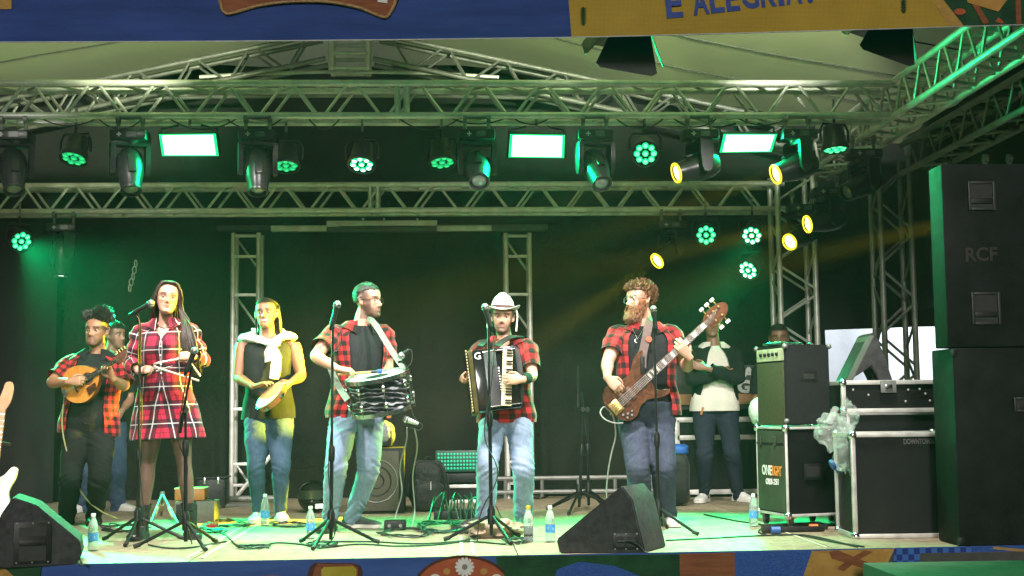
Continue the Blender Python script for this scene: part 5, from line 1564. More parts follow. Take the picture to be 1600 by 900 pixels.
def soft_box(c, sx, sy, sz, seed, amp=0.12, e=0.55, n=30, mm=22):
    R = []
    for i in range(mm):
        a = math.pi * (i + 0.5) / mm
        r = []
        for k in range(n):
            t = 2 * math.pi * k / n
            sg = lambda v, p: math.copysign(abs(v) ** p, v)
            d = Vector((sg(math.sin(a), e) * sg(math.cos(t), e), sg(math.sin(a), e) * sg(math.sin(t), e), sg(math.cos(a), e)))
            q = 1 + amp * mnoise.noise(d * 2.2 + Vector((seed, seed, 0)))
            r.append(V(c) + Vector((d.x * sx / 2 * q, d.y * sy / 2 * q, d.z * sz / 2 * q)))
        R.append(r)
    return MB().rings(np.array(R)[::-1])
M_nylon = cloth_mat('black_nylon', (0.013, 0.014, 0.014), 0.55, 0.3, 8, 200, 0.5, 0.1, 18)
soft_box(bb + Vector((0, 0.12, 0.21)), 0.32, 0.22, 0.42, 2).build('pack_body', M_nylon, bp, 60, True)
soft_box(bb + Vector((0.02, 0.0, 0.13)), 0.25, 0.10, 0.24, 5).build('front_pocket', M_nylon, bp, 60, True)
MB().tube(bez(bb + Vector((-0.03, 0.1, 0.41)), bb + Vector((0.0, 0.08, 0.50)), bb + Vector((0.05, 0.1, 0.41)), 8), 0.010, 6).build('grab_loop', M_nylon, bp, 60, True)
MB().tube(bez(bb + Vector((0.10, 0.02, 0.40)), bb + Vector((0.21, -0.02, 0.25)), bb + Vector((0.16, 0.04, 0.03)), 10), 0.014, 6).build('strap', M_nylon, bp, 60, True)
MB().box(bb + Vector((0.03, -0.055, 0.22)), (0.008, 0.006, 0.07)).build('zip_pull', M_chrome, bp, 0, True)
# perforated panel on a road case, its green light put in as glowing dots
gy = 12.55
gp0, gp1 = P(683, 735, gy), P(762, 706, gy)
gl = thing('led_wash_panel', 'dark perforated panel low behind the accordion player, its green light added as glowing dots', 'stage light', Vector(((gp0.x + gp1.x) / 2, gy, gp0.z)))
MB().box(((gp0.x + gp1.x) / 2, gy + 0.05, (gp0.z + gp1.z) / 2), (gp1.x - gp0.x + 0.03, 0.08, gp1.z - gp0.z + 0.03), None, 0.006).build('housing', plain('led_housing_green', (0.01, 0.06, 0.035), 0.4), gl, 40, True)
lm_ = glow('led_small', (0.0, 0.55, 0.28), 1.2)
dot = MB().lathe([(0.011, 0.0), (0.009, 0.005), (0.003, 0.007)], 8, Matrix.Rotation(math.pi / 2, 4, 'X')).mesh('led', lm_)
for i in range(16):
    for j in range(5):
        obj('led', dot, gl, Vector((gp0.x + (gp1.x - gp0.x) * (i + 0.5) / 16, gy + 0.008, gp0.z + (gp1.z - gp0.z) * (j + 0.5) / 5)) - gl.location)
q0, q1 = P(672, 798, 12.4), P(764, 738, 12.4)
rc = flight_case('low black road case with silver edge behind the accordion player', Vector((q0.x, 12.4, 0)), Vector((q0.x, 12.95, 0)), Vector((q1.x, 12.4, 0)), 0.016, P(700, 760, 12.4).z, M_case, 0.03, balls=False)
rc2 = thing('dark_rack', 'dark equipment rack under the green lit panel', 'equipment rack', Vector(((q0.x + q1.x) / 2, 12.75, P(700, 760, 12.4).z + 0.02)))
zr = rc2.location.z
MB().box(((q0.x + q1.x) / 2, 12.74, zr + (gp0.z - 0.03 - zr) / 2), (q1.x - q0.x - 0.06, 0.3, max(0.05, gp0.z - 0.03 - zr)), None, 0.01).build('rack_body', M_black, rc2, 40, True)
# helmet
hl = thing('motorcycle_helmet', 'black motorcycle helmet on the floor between the two drummers', 'helmet', G(488, 802))
hc_ = G(488, 802) + Vector((0, 0.12, 0.135))
R = []
for i in range(20):
    a = math.pi * (i + 0.5) / 20
    r = []
    for k in range(32):
        t = 2 * math.pi * k / 32
        d = Vector((math.sin(a) * math.cos(t), math.sin(a) * math.sin(t), math.cos(a)))
        z = d.z * 0.135
        z = max(z, -0.125)
        r.append(hc_ + Vector((d.x * 0.135, d.y * 0.155 - (0.02 if d.z < -0.2 else 0), z)))
    R.append(r)
MB().rings(np.array(R)[::-1]).build('shell', M_gloss, hl, 60, True)
MB().grid(16, 6, lambda u, v: hc_ + Vector((0.139 * math.sin(-1.1 + 2.2 * u), -0.159 * math.cos(-1.1 + 2.2 * u), -0.03 + 0.085 * v)), 0).build('visor', plain('visor_smoke', (0.03, 0.035, 0.03), 0.06), hl, 60, True)
plate(hl, 'sticker', hc_ + Vector((0.06, -0.146, -0.075)), (1, 0.4, 0), (0, 0, 1), 0.07, 0.04, 0.006, M_white)
# amp boxes behind the singer
ab = G(302, 817)
am = thing('small_amplifier', 'small grey amplifier box behind the legs of the singer', 'amplifier', ab)
ax0, ax1 = P(273, 800, ab.y).x, P(335, 800, ab.y).x
azh = P(300, 784, ab.y).z
MB().box(((ax0 + ax1) / 2, ab.y + 0.12, azh / 2 + 0.002), (ax1 - ax0, 0.24, azh), None, 0.008).build('cabinet', plain('amp_olive_grey', (0.10, 0.10, 0.085), 0.6, 0, 0.2, 30, 0.3, 200), am, 40, True)
MB().box(((ax0 + ax1) / 2 - 0.06, ab.y - 0.004, azh / 2), (0.16, 0.008, azh - 0.04), None, 0.003).build('front_panel', M_black, am, 40, True)
for i in range(2):
    for j in range(3):
        MB().lathe([(0.009, 0), (0.007, 0.008)], 10, Matrix.Translation(((ax0 + ax1) / 2 - 0.075 + 0.025 * i, ab.y - 0.008, azh * 0.40 + 0.028 * j)) @ Matrix.Rotation(math.pi / 2, 4, 'X')).build('knob', M_white, am, 40, True)
MB().tube(bez(((ax0 + ax1) / 2 + 0.04, ab.y + 0.1, azh), ((ax0 + ax1) / 2 + 0.08, ab.y + 0.1, azh + 0.05), ((ax0 + ax1) / 2 + 0.13, ab.y + 0.1, azh), 8), 0.007, 6).build('handle', M_black, am, 60, True)
ob = thing('wooden_amplifier', 'small orange brown box stacked on the grey amplifier', 'amplifier', Vector(((ax0 + ax1) / 2, ab.y + 0.12, azh + 0.004)))
bx0, bx1 = P(271, 775, ab.y).x, P(318, 775, ab.y).x
bz1 = P(300, 765, ab.y + 0.03).z
MB().box(((bx0 + bx1) / 2, ab.y + 0.13, (azh + bz1) / 2 + 0.004), (bx1 - bx0, 0.17, bz1 - azh - 0.004), None, 0.006).build('box', plain('box_brown', (0.30, 0.12, 0.03), 0.4, 0, 0.25, 14), ob, 40, True)
MB().box(((bx0 + bx1) / 2, ab.y + 0.13, bz1 + 0.006), (bx1 - bx0 + 0.01, 0.18, 0.012), None, 0.003).build('lid', plain('lid_cream', (0.40, 0.36, 0.18), 0.5), ob, 40, True)
bn = G(328, 795)
bk = thing('black_bucket', 'black case with metal clips behind the small amplifier', 'case', bn)
bkz = P(328, 748, bn.y).z
MB().box(bn + Vector((0.0, 0.15, bkz / 2)), (0.26, 0.26, bkz - 0.004), None, 0.03).build('case_body', M_black, bk, 40, True)
MB().box(bn + Vector((0.0, 0.15, bkz + 0.006)), (0.275, 0.275, 0.014), None, 0.005).build('lid', M_black, bk, 40, True)
for x in (-0.05, 0.07):
    MB().box(bn + Vector((x, 0.008, bkz - 0.02)), (0.018, 0.012, 0.06), None, 0.003).build('clip', M_chrome, bk, 40, True)
ts = thing('guitar_stand', 'small folding instrument stand with pale yellow leg sleeves behind the singer', 'instrument stand', G(253, 812))
tb_ = P(254, 772, G(253, 812).y)
for px, py in ((236, 820), (279, 822), (252, 806)):
    e = G(px, py)
    bar(ts, 'leg', tb_, e + Vector((0, 0, 0.01)), 0.011, M_alud)
    MB().tube([e + (tb_ - e) * 0.28, e + (tb_ - e) * 0.55], 0.016, 8).build('sleeve', plain('sleeve_pale', (0.45, 0.43, 0.22), 0.6), ts, 40, True)
MB().lathe([(0.02, -0.03), (0.024, 0), (0.016, 0.02)], 12, Matrix.Translation(tb_)).build('joint', M_alud, ts, 40, True)
pd = thing('effects_pedal', 'small red effects pedal among the cables near the singer', 'pedal', G(330, 828))
pb_ = G(330, 828)
MB().box(pb_ + Vector((0, 0.04, 0.022)), (0.07, 0.11, 0.04), None, 0.006).build('pedal_body', plain('pedal_red', (0.45, 0.03, 0.02), 0.4), pd, 40, True)
MB().lathe([(0.012, 0), (0.012, 0.012)], 12, Matrix.Translation(pb_ + Vector((0, 0.02, 0.042)))).build('switch', M_chrome, pd, 40, True)
db = thing('junction_box', 'small black junction box on the floor right of the drummer', 'junction box', G(617, 828))
MB().box(G(617, 829) + Vector((0, 0.07, 0.034)), (0.155, 0.13, 0.066), None, 0.006).build('box_body', M_black, db, 40, True)
for x in (-0.04, 0.04):
    MB().lathe([(0.012, 0), (0.012, 0.012)], 12, Matrix.Translation(G(617, 829) + Vector((x, 0.003, 0.034))) @ Matrix.Rotation(math.pi / 2, 4, 'X')).build('socket', M_alud, db, 40, True)
sbx = thing('stage_box', 'low black stage box bristling with cable loops near the accordion player', 'stage box', G(712, 812))
g0 = G(712, 812)
MB().box(g0 + Vector((0, 0.10, 0.035)), (0.34, 0.18, 0.07), None, 0.008).build('box_body', M_black, sbx, 40, True)
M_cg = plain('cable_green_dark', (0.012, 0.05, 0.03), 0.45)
random.seed(4)
for i in range(12):
    x = -0.15 + 0.027 * i
    a = g0 + Vector((x, 0.1, 0.07)); e = g0 + Vector((x + random.uniform(-0.1, 0.1), -0.06 - 0.1 * random.random(), 0.008))
    MB().tube(catmull([list(a), list(a + Vector((random.uniform(-0.03, 0.03), -0.02, 0.09 + 0.05 * random.random()))), list((a + e) / 2 + Vector((0, -0.03, 0.10))), list(e)], 18), 0.006, 5).build('plug_cable', M_cg, sbx, 60, True)
ps = thing('power_strip', 'power strip with blue and orange plugs in front of the olive flight case', 'power strip', G(1222, 838))
g0 = G(1208, 834)
MB().box(g0 + Vector((0, 0.05, 0.03)), (0.12, 0.09, 0.055), None, 0.006).build('block', M_black, ps, 40, True)
MB().lathe([(0.024, -0.03), (0.024, 0.03)], 12, Matrix.Translation(G(1211, 834) + Vector((0, -0.02, 0.026))) @ Matrix.Rotation(math.pi / 2, 4, 'Y')).build('plug', M_blue, ps, 40, True)
MB().lathe([(0.02, -0.03), (0.02, 0.03)], 12, Matrix.Translation(G(1271, 829) + Vector((0, 0, 0.024))) @ Matrix.Rotation(math.pi / 2, 4, 'Y')).build('plug', plain('plug_orange', (0.6, 0.12, 0.02), 0.5), ps, 40, True)
MB().box(G(1255, 832) + Vector((0, 0.03, 0.02)), (0.30, 0.05, 0.035), Matrix.Rotation(0.05, 3, 'Z'), 0.006).build('strip', M_black, ps, 40, True)
ru = thing('folded_cloth', 'crumpled pale cloth at the foot of the accordion stand', 'cloth', G(748, 838))
g0 = G(772, 842)
M_camo = plain('camo_cloth', (0.26, 0.20, 0.14), 0.8, 0, 0.7, 9)
crumple(g0 + Vector((0.0, 0.10, 0.055)), 0.16, 0.11, 0.065, 0.5, 31).build('cloth_heap', M_camo, ru, 60, True)
# background cases, banner and bag behind the onlooker
q0, q1 = P(1060, 782, 12.75), P(1182, 655, 12.75)
bc = flight_case('wide black road case with silver rails behind the onlooker', Vector((q0.x, 12.75, 0)), Vector((q0.x, 13.1, 0)), Vector((q1.x + 0.1, 12.75, 0)), 0.05, q1.z, M_case, 0.045, balls=False, split=P(1060, 684, 12.75).z)
bg = thing('event_banner', 'dark banner with white letters hanging behind the onlooker', 'banner', Vector((P(1120, 640, 12.95).x, 12.9, q1.z + 0.03)))
u0, u1 = P(1055, 640, 12.92), P(1186, 570, 12.92)
MB().grid(24, 10, lambda u, v: (u0.x + (u1.x - u0.x) * u, 12.92 + 0.01 * math.sin(u * 17), u0.z + (u1.z - u0.z) * v)).build('cloth', plain('banner_charcoal', (0.045, 0.045, 0.045), 0.7, 0, 0.3, 4), bg, 60, True)
bd0 = P(1055, 634, 12.90)
MB().box(((u0.x + u1.x) / 2, 12.895, P(1100, 624, 12.9).z), (u1.x - u0.x, 0.006, 0.10)).build('brown_band', plain('band_tan', (0.40, 0.20, 0.10), 0.7, 0, 0.25, 5), bg, 0, True)
M_lt = plain('letters_grey_white', (0.5, 0.5, 0.48), 0.7, 0, 0.2, 40)
lettering("ZA'", P(1140, 590, 12.895), (1, 0, 0), (0, 0, 1), 0.10, M_lt, bg, 'lettering', 0.006, 0.28)
lettering('IGU', P(1146, 613, 12.895), (1, 0, 0), (0, 0, 1), 0.115, M_lt, bg, 'lettering', 0.008, 0.30)
gb_ = thing('sports_bag', 'dark bag with blue top standing behind the leg of the bass player', 'bag', G(1062, 792))
g0 = G(1062, 792)
soft_box(g0 + Vector((0, 0.15, 0.24)), 0.22, 0.28, 0.46, 12).build('bag_body', M_nylon, gb_, 60, True)
soft_box(g0 + Vector((0.01, 0.15, 0.485)), 0.20, 0.24, 0.09, 15).build('bag_top', plain('bag_blue', (0.02, 0.10, 0.35), 0.6), gb_, 60, True)
ba = thing('white_balloon', 'pale round balloon showing left of the bass cabinet', 'balloon', P(1184, 652, 10.9))
cb_ = P(1189, 643, 10.9)
MB().lathe([(0.003, -0.145), (0.03, -0.13), (0.075, -0.09), (0.10, -0.02), (0.10, 0.03), (0.08, 0.08), (0.045, 0.108), (0.004, 0.118)], 22, Matrix.Translation(cb_)).build('balloon_skin', plain('balloon_white', (0.62, 0.72, 0.66), 0.35), ba, 60, True)
MB().tube([cb_ + Vector((0, 0, -0.14)), cb_ + Vector((0.01, 0, -0.3)), cb_ + Vector((-0.02, 0.02, -cb_.z + 0.01))], 0.003, 5).build('string', M_white, ba, 60, True)
# box in front of the stage at the lower right
fs = thing('front_subwoofer', 'speaker box with green lit top in front of the stage at the lower right', 'loudspeaker', (3.2, 7.25, -STAGE_H))
e0 = P(1347, 879, 7.68)
MB().box((e0.x + 0.65, 7.68 - 0.42, (e0.z - STAGE_H) / 2), (1.3, 0.84, e0.z + STAGE_H), None, 0.012).build('cabinet', plain('box_grey_green', (0.10, 0.13, 0.105), 0.6, 0, 0.2, 8, 0.3, 200), fs, 40, True)
MB().box((e0.x + 0.65, 7.68 - 0.845, (e0.z - STAGE_H) / 2), (1.2, 0.012, e0.z + STAGE_H - 0.1), None, 0.004).build('grille', M_black, fs, 40, True)

# ---- cables on the floor
def floor_cable(label, pts, r=0.0055, m_=None, n=40, name='stage_cable', hump=0.0):
    q = [G(x, y) + Vector((0, 0, r + 0.001)) for x, y in pts]
    qq = [Vector(p) for p in catmull([list(p) for p in q], n)]
    for p in qq:
        p.z = r + 0.001
        p.y = max(p.y, front_y(p.x) + 0.02)
    return tag(MB().tube(qq, r, 5).build(name, m_ or M_cable), label, 'cable', 'cables on the stage floor')
floor_cable("black cable running right from the singer's boot stand", [(232, 853), (262, 858), (300, 857), (345, 849), (355, 848)])
floor_cable("long black cable from the singer past the drummer's stand", [(318, 826), (350, 836), (370, 853), (400, 858), (430, 850), (470, 852), (500, 858)])
floor_cable('black cable along the stage front between drummer and accordion', [(500, 858), (560, 852), (620, 855), (680, 853), (730, 848), (790, 852)])
floor_cable('second black cable along the stage front between drummer and accordion', [(498, 848), (580, 848), (640, 851), (700, 849), (745, 843)])
floor_cable('black cable crossing the right front of the stage', [(1040, 846), (1120, 842), (1200, 838), (1260, 838), (1340, 856)])
floor_cable('thin black cable from the power strip to the stage front', [(1215, 838), (1250, 838), (1300, 848), (1350, 856)])
floor_cable('cable running up-stage from the power strip', [(1200, 838), (1185, 832), (1192, 822), (1150, 815), (1100, 805)])
def tangle(label, cx, cy, rx, ry, seed, turns=4, r=0.005, m_=None):
    random.seed(seed)
    pts = []
    for i in range(turns * 9):
        a = i * 2 * math.pi / 9 + random.uniform(-0.25, 0.25)
        k = random.uniform(0.55, 1.1)
        pts.append((cx + rx * k * math.cos(a) + random.uniform(-2, 2), cy + ry * k * math.sin(a)))
    q = [G(*p) for p in pts]
    qq = [Vector(p) for p in catmull([list(p) for p in q], turns * 36)]
    for i, p in enumerate(qq):
        p.z = r + 0.002 + 0.010 * abs(math.sin(i * 0.37 + seed))
    return tag(MB().tube(qq, r, 5).build('coiled_cable', m_ or M_cable), label, 'cable', 'coiled cables on the stage floor')
tangle("loose coil of black cable at the drummer's stand", 503, 853, 24, 4, 1)
tangle('flat coil of black cable left of the drummer', 396, 857, 24, 2.5, 2)
tangle('coil of black cable around the junction box', 635, 835, 42, 7, 3, 3)
tangle('heap of dark green cable left of the accordion player', 690, 826, 45, 9, 4, 5, 0.006, M_cg)
tangle('second heap of cable in front of the stage box', 735, 828, 28, 8, 5, 4, 0.006)
tangle("small coil of cable under the accordion stand's right leg", 808, 848, 22, 4, 6, 3)
tangle('yellow lit coil of cable behind the tambourine player', 360, 820, 40, 6, 7, 4)
tangle('heap of cable behind the water bottle at the left', 195, 828, 40, 7, 8, 4)
tangle('coil of cable by the small amplifier', 330, 832, 24, 4, 9, 3)
tangle('dark coil of cable between the tambourine player and the drummer', 450, 822, 34, 5, 10, 3)
tangle('coil of cable behind the accordion player at the right ladder', 835, 775, 22, 6, 12, 4)
tangle('coil of black cable under the olive flight case', 1262, 826, 36, 5, 11, 3)
# stand lead from drum microphone to the box
for lb, pts in (('left of the two pale leads hanging from the drum microphone', ((636, 668, 9.5), (635, 690, 9.7), (625, 730, 10.0), (628, 770, 10.05), (618, 806, 10.05), (612, 838, 9.75))), ('right of the two pale leads hanging from the drum microphone', ((648, 670, 9.5), (652, 700, 9.7), (645, 745, 10.0), (648, 800, 10.1), (640, 832, 9.9)))):
    tag(MB().tube(catmull([list(P(*q)) for q in pts], 30), 0.0055, 5).build('hanging_cable', plain('cable_grey', (0.28, 0.28, 0.27), 0.5)), lb, 'cable')
# ================================================================ people
def skin_mat(name):
    m, nt, b = new_mat(name)
    at = nt.nodes.new('ShaderNodeAttribute')
    at.attribute_name = 'Col'
    v = coords(nt)
    n = noise_tex(nt, v, 26, 5)
    c = mix_rgb(nt, math_n(nt, 'MULTIPLY', n, 0.28), at.outputs['Color'], (0.25, 0.08, 0.05))
    link(nt, c, b.inputs['Base Color'])
    link(nt, math_n(nt, 'MULTIPLY_ADD', noise_tex(nt, v, 60, 3), 0.2, 0.38), b.inputs['Roughness'])
    b.inputs['Subsurface Weight'].default_value = 0.08
    b.inputs['Subsurface Radius'].default_value = (0.02, 0.008, 0.004)
    b.inputs['Subsurface Scale'].default_value = 0.4
    bump(nt, b, noise_tex(nt, v, 150, 3), 0.12, 0.002)
    return m
M_skin = skin_mat('skin')
def hair_mat(name, ca, cb, rough=0.42):
    m, nt, b = new_mat(name)
    n = noise_tex(nt, coords(nt, 'Object', (1, 1, 0.25)), 90, 5)
    link(nt, ramp(nt, n, [(0.3, ca), (0.7, cb)]), b.inputs['Base Color'])
    b.inputs['Roughness'].default_value = rough
    bump(nt, b, n, 0.5, 0.004)
    return m
M_hair_k = hair_mat('hair_black', (0.006, 0.005, 0.005), (0.022, 0.017, 0.014))
M_hair_b = hair_mat('hair_dark_brown', (0.012, 0.007, 0.005), (0.045, 0.026, 0.018), 0.5)
M_hair_g = hair_mat('hair_greying', (0.005, 0.005, 0.005), (0.028, 0.026, 0.024), 0.55)
M_hair_r = hair_mat('hair_red', (0.08, 0.028, 0.010), (0.25, 0.095, 0.034), 0.5)
M_hair_c = hair_mat('hair_chestnut', (0.05, 0.02, 0.008), (0.15, 0.065, 0.025), 0.5)

def uv_vec(nt):
    tc = nt.nodes.new('ShaderNodeTexCoord')
    sp = nt.nodes.new('ShaderNodeSeparateXYZ')
    link(nt, tc.outputs['UV'], sp.inputs[0])
    return sp.outputs[0], sp.outputs[1]
def band(nt, x, period, centre, half):
    """1 inside a stripe of this half width, repeated every period"""
    f = math_n(nt, 'FRACT', math_n(nt, 'ADD', math_n(nt, 'DIVIDE', x, period), 100.0 - centre / period + 0.5))
    d = math_n(nt, 'ABSOLUTE', math_n(nt, 'SUBTRACT', f, 0.5))
    return math_n(nt, 'LESS_THAN', d, half / period)
def cloth_finish(nt, b, col, rough=0.9):
    v = coords(nt)
    n = noise_tex(nt, v, 5, 5)
    c = mix_rgb(nt, math_n(nt, 'MULTIPLY', n, 0.35), col, (0.03, 0.01, 0.012))
    link(nt, c, b.inputs['Base Color'])
    b.inputs['Roughness'].default_value = rough
    b.inputs['Specular IOR Level'].default_value = 0.2
    b.inputs['Sheen Weight'].default_value = 0.15
    h = math_n(nt, 'ADD', math_n(nt, 'MULTIPLY', noise_tex(nt, v, 420, 2), 0.1), noise_tex(nt, v, 16, 4))
    bump(nt, b, h, 0.3, 0.012)
def buffalo(name, period, red=(0.50, 0.022, 0.03)):
    """red flannel with black checks where the dark bands cross"""
    m, nt, b = new_mat(name)
    u, w = uv_vec(nt)
    a = band(nt, u, period, 0, period * 0.24); c = band(nt, w, period, 0, period * 0.24)
    dk = tuple(x * 0.32 for x in red)
    col = mix_rgb(nt, a, red, dk)
    col = mix_rgb(nt, c, col, dk)
    col = mix_rgb(nt, math_n(nt, 'MULTIPLY', a, c), col, (0.006, 0.005, 0.006))
    cloth_finish(nt, b, col)
    return m
def tartan(name):
    m, nt, b = new_mat(name)
    u, w = uv_vec(nt)
    p = 0.125
    red = (0.52, 0.018, 0.06)
    dark = (0.022, 0.010, 0.022)
    au, aw = band(nt, u, p, 0, p * 0.24), band(nt, w, p, 0, p * 0.24)
    mid = (0.11, 0.010, 0.025)
    col = mix_rgb(nt, au, red, mid)
    col = mix_rgb(nt, aw, col, mid)
    col = mix_rgb(nt, math_n(nt, 'MULTIPLY', au, aw), col, dark)
    for bu, o in ((u, 0.5), (w, 0.5)):                 # thin dark line through each red square
        col = mix_rgb(nt, math_n(nt, 'MULTIPLY', band(nt, bu, p, p * o, 0.004), 0.6), col, mid)
    for bu in (u, w):                                  # white lines through each dark band
        col = mix_rgb(nt, math_n(nt, 'MULTIPLY', band(nt, bu, p, 0.0, 0.0035), 0.85), col, (0.62, 0.58, 0.58))
    cloth_finish(nt, b, col)
    return m
M_buff1 = buffalo('flannel_check_fine', 0.062)
M_buff2 = buffalo('flannel_check_mid', 0.070)
M_buff3 = buffalo('flannel_check_large', 0.085)
M_tartan = tartan('tartan_dress_cloth')
M_tee = cloth_mat('black_cotton', (0.013, 0.013, 0.016), 0.95, 0.3, 4, 400, 0.3, 0.0, 12)
M_polo = cloth_mat('black_pique', (0.013, 0.013, 0.015), 0.95, 0.3, 4, 400, 0.3, 0.0, 12)
M_tank = cloth_mat('black_tank_cotton', (0.016, 0.017, 0.018), 0.95, 0.3, 4, 400, 0.3, 0.0, 12)
M_wknit = cloth_mat('white_knit', (0.74, 0.73, 0.70), 0.9, 0.05, 6, 160, 0.5, 0.3, 20)
M_wtee = cloth_mat('cream_cotton', (0.62, 0.60, 0.52), 0.9, 0.06, 6, 300, 0.4, 0.2, 14)
M_blackj = cloth_mat('black_jacket', (0.008, 0.009, 0.010), 0.9, 0.3, 5, 300, 0.4, 0.0, 12)
def denim(name, dark, light, fade=0.5):
    m, nt, b = new_mat(name)
    v = coords(nt)
    tw = nt.nodes.new('ShaderNodeTexWave')
    tw.bands_direction = 'DIAGONAL'; tw.inputs['Scale'].default_value = 260; tw.inputs['Distortion'].default_value = 2
    link(nt, v, tw.inputs[0])
    big = noise_tex(nt, v, 4.5, 6, 0.6)
    st = noise_tex(nt, coords(nt, 'Object', (1, 1, 0.2)), 60, 4)
    f = math_n(nt, 'ADD', math_n(nt, 'MULTIPLY', big, fade), math_n(nt, 'MULTIPLY', st, 1.0 - fade))
    c = ramp(nt, f, [(0.25, dark), (0.75, light)])
    link(nt, c, b.inputs['Base Color'])
    b.inputs['Roughness'].default_value = 0.9
    b.inputs['Specular IOR Level'].default_value = 0.2
    h = math_n(nt, 'ADD', math_n(nt, 'MULTIPLY', tw.outputs['Fac'], 0.05), noise_tex(nt, coords(nt, 'Object', (1, 1, 1.8)), 22, 5))
    bump(nt, b, h, 0.35, 0.012)
    return m
M_jean_l = denim('denim_washed', (0.13, 0.19, 0.31), (0.30, 0.37, 0.50))
M_jean_m = denim('denim_mid', (0.028, 0.048, 0.095), (0.075, 0.11, 0.18))
M_jean_d = denim('denim_dark', (0.030, 0.036, 0.062), (0.070, 0.082, 0.125))
M_jean_n = denim('denim_navy', (0.010, 0.012, 0.022), (0.022, 0.026, 0.044))
M_jean_k = cloth_mat('black_trouser_cloth', (0.011, 0.011, 0.011), 0.95, 0.3, 4, 300, 0.35, 0.0, 14)
M_shoe_w = plain('shoe_white', (0.60, 0.60, 0.57), 0.6, 0, 0.12, 14, 0.2, 90)
M_shoe_d = plain('shoe_dark', (0.035, 0.034, 0.036), 0.6, 0, 0.3, 14, 0.2, 90)
M_shoe_k = plain('shoe_black', (0.012, 0.012, 0.012), 0.35, 0, 0.3, 14, 0.2, 90)
M_sole_w = plain('sole_white', (0.62, 0.60, 0.54), 0.6, 0, 0.12, 14)
M_sole_k = plain('sole_black', (0.015, 0.015, 0.015), 0.6, 0, 0.2, 14)
M_eyew = plain('eye_white', (0.42, 0.40, 0.38), 0.3, 0, 0.05, 20)
M_iris = plain('iris_dark', (0.02, 0.011, 0.008), 0.2)
M_frame = plain('spectacle_frame', (0.03, 0.02, 0.022), 0.35)
M_leather = plain('belt_leather', (0.03, 0.02, 0.015), 0.5)

def unit(v):
    return v.normalized()
HEADP = np.array([  # z, half width, front, back   (a head 0.235 m tall)
    (-0.118, 0.012, 0.078, -0.062), (-0.112, 0.028, 0.090, -0.040), (-0.100, 0.041, 0.096, -0.012), (-0.080, 0.052, 0.095, 0.018),
    (-0.055, 0.060, 0.092, 0.045), (-0.028, 0.067, 0.091, 0.068), (0.0, 0.072, 0.089, 0.085), (0.03, 0.0755, 0.094, 0.094),
    (0.06, 0.074, 0.089, 0.094), (0.085, 0.064, 0.070, 0.080), (0.104, 0.044, 0.043, 0.053), (0.114, 0.022, 0.018, 0.026), (0.117, 0.006, 0.005, 0.008)])
def head_point(th, z, jaw=1.0, off=0.0):
    """surface point of the head in its own frame (face towards -y), th from the left ear over the face"""
    w = np.interp(z, HEADP[:, 0], HEADP[:, 1]); fr = np.interp(z, HEADP[:, 0], HEADP[:, 2]); bk = np.interp(z, HEADP[:, 0], HEADP[:, 3])
    if z < -0.03:
        w *= jaw
    cy = (bk - fr) / 2.0
    ry = (bk + fr) / 2.0
    c, s = math.cos(th), math.sin(th)
    e = 0.88
    x = (w + off) * math.copysign(abs(c) ** e, c)
    y = cy - (ry + off) * math.copysign(abs(s) ** e, s)
    if s > 0:                                        # features on the face
        g = lambda x0, z0, sx, sz: math.exp(-((x - x0) / sx) ** 2 - ((z - z0) / sz) ** 2)
        d = 0.024 * g(0, -0.034, 0.012, 0.013) + 0.015 * g(0, -0.014, 0.010, 0.018) + 0.006 * g(0, 0.006, 0.011, 0.014)
        d += 0.007 * (g(0.014, -0.039, 0.008, 0.008) + g(-0.014, -0.039, 0.008, 0.008))
        d -= 0.012 * (g(0.032, 0.0, 0.016, 0.010) + g(-0.032, 0.0, 0.016, 0.010))
        d += 0.004 * (g(0.032, 0.022, 0.022, 0.007) + g(-0.032, 0.022, 0.022, 0.007))
        d += 0.005 * (g(0.044, -0.026, 0.018, 0.014) + g(-0.044, -0.026, 0.018, 0.014))
        d += 0.007 * g(0, -0.061, 0.020, 0.005) + 0.007 * g(0, -0.072, 0.018, 0.005) - 0.004 * g(0, -0.0665, 0.024, 0.003)
        d -= 0.004 * g(0, -0.083, 0.02, 0.006)
        d += 0.006 * g(0, -0.104, 0.018, 0.012)
        y -= d * (s ** 0.5)
    return (x, y, z)
def head_mesh(mb, M, n=56, m=52, jaw=1.0):
    zs = -0.118 + 0.235 * (0.5 - 0.5 * np.cos(np.linspace(0.04, 0.985, m) * math.pi))
    R = [[M @ Vector(head_point(2 * math.pi * k / n, z, jaw)) for k in range(n)] for z in zs]
    mb.rings(np.array(R))
    for sx in (1, -1):                               # ears
        mb.tube([M @ Vector((sx * (0.070 + dx), y, z)) for dx, y, z in ((0.0, 0.004, -0.034), (0.010, 0.004, -0.022), (0.015, 0.012, 0.0), (0.015, 0.018, 0.017), (0.008, 0.010, 0.028), (0.0, 0.0, 0.022))],
                [0.005, 0.008, 0.009, 0.010, 0.008, 0.005], 8)

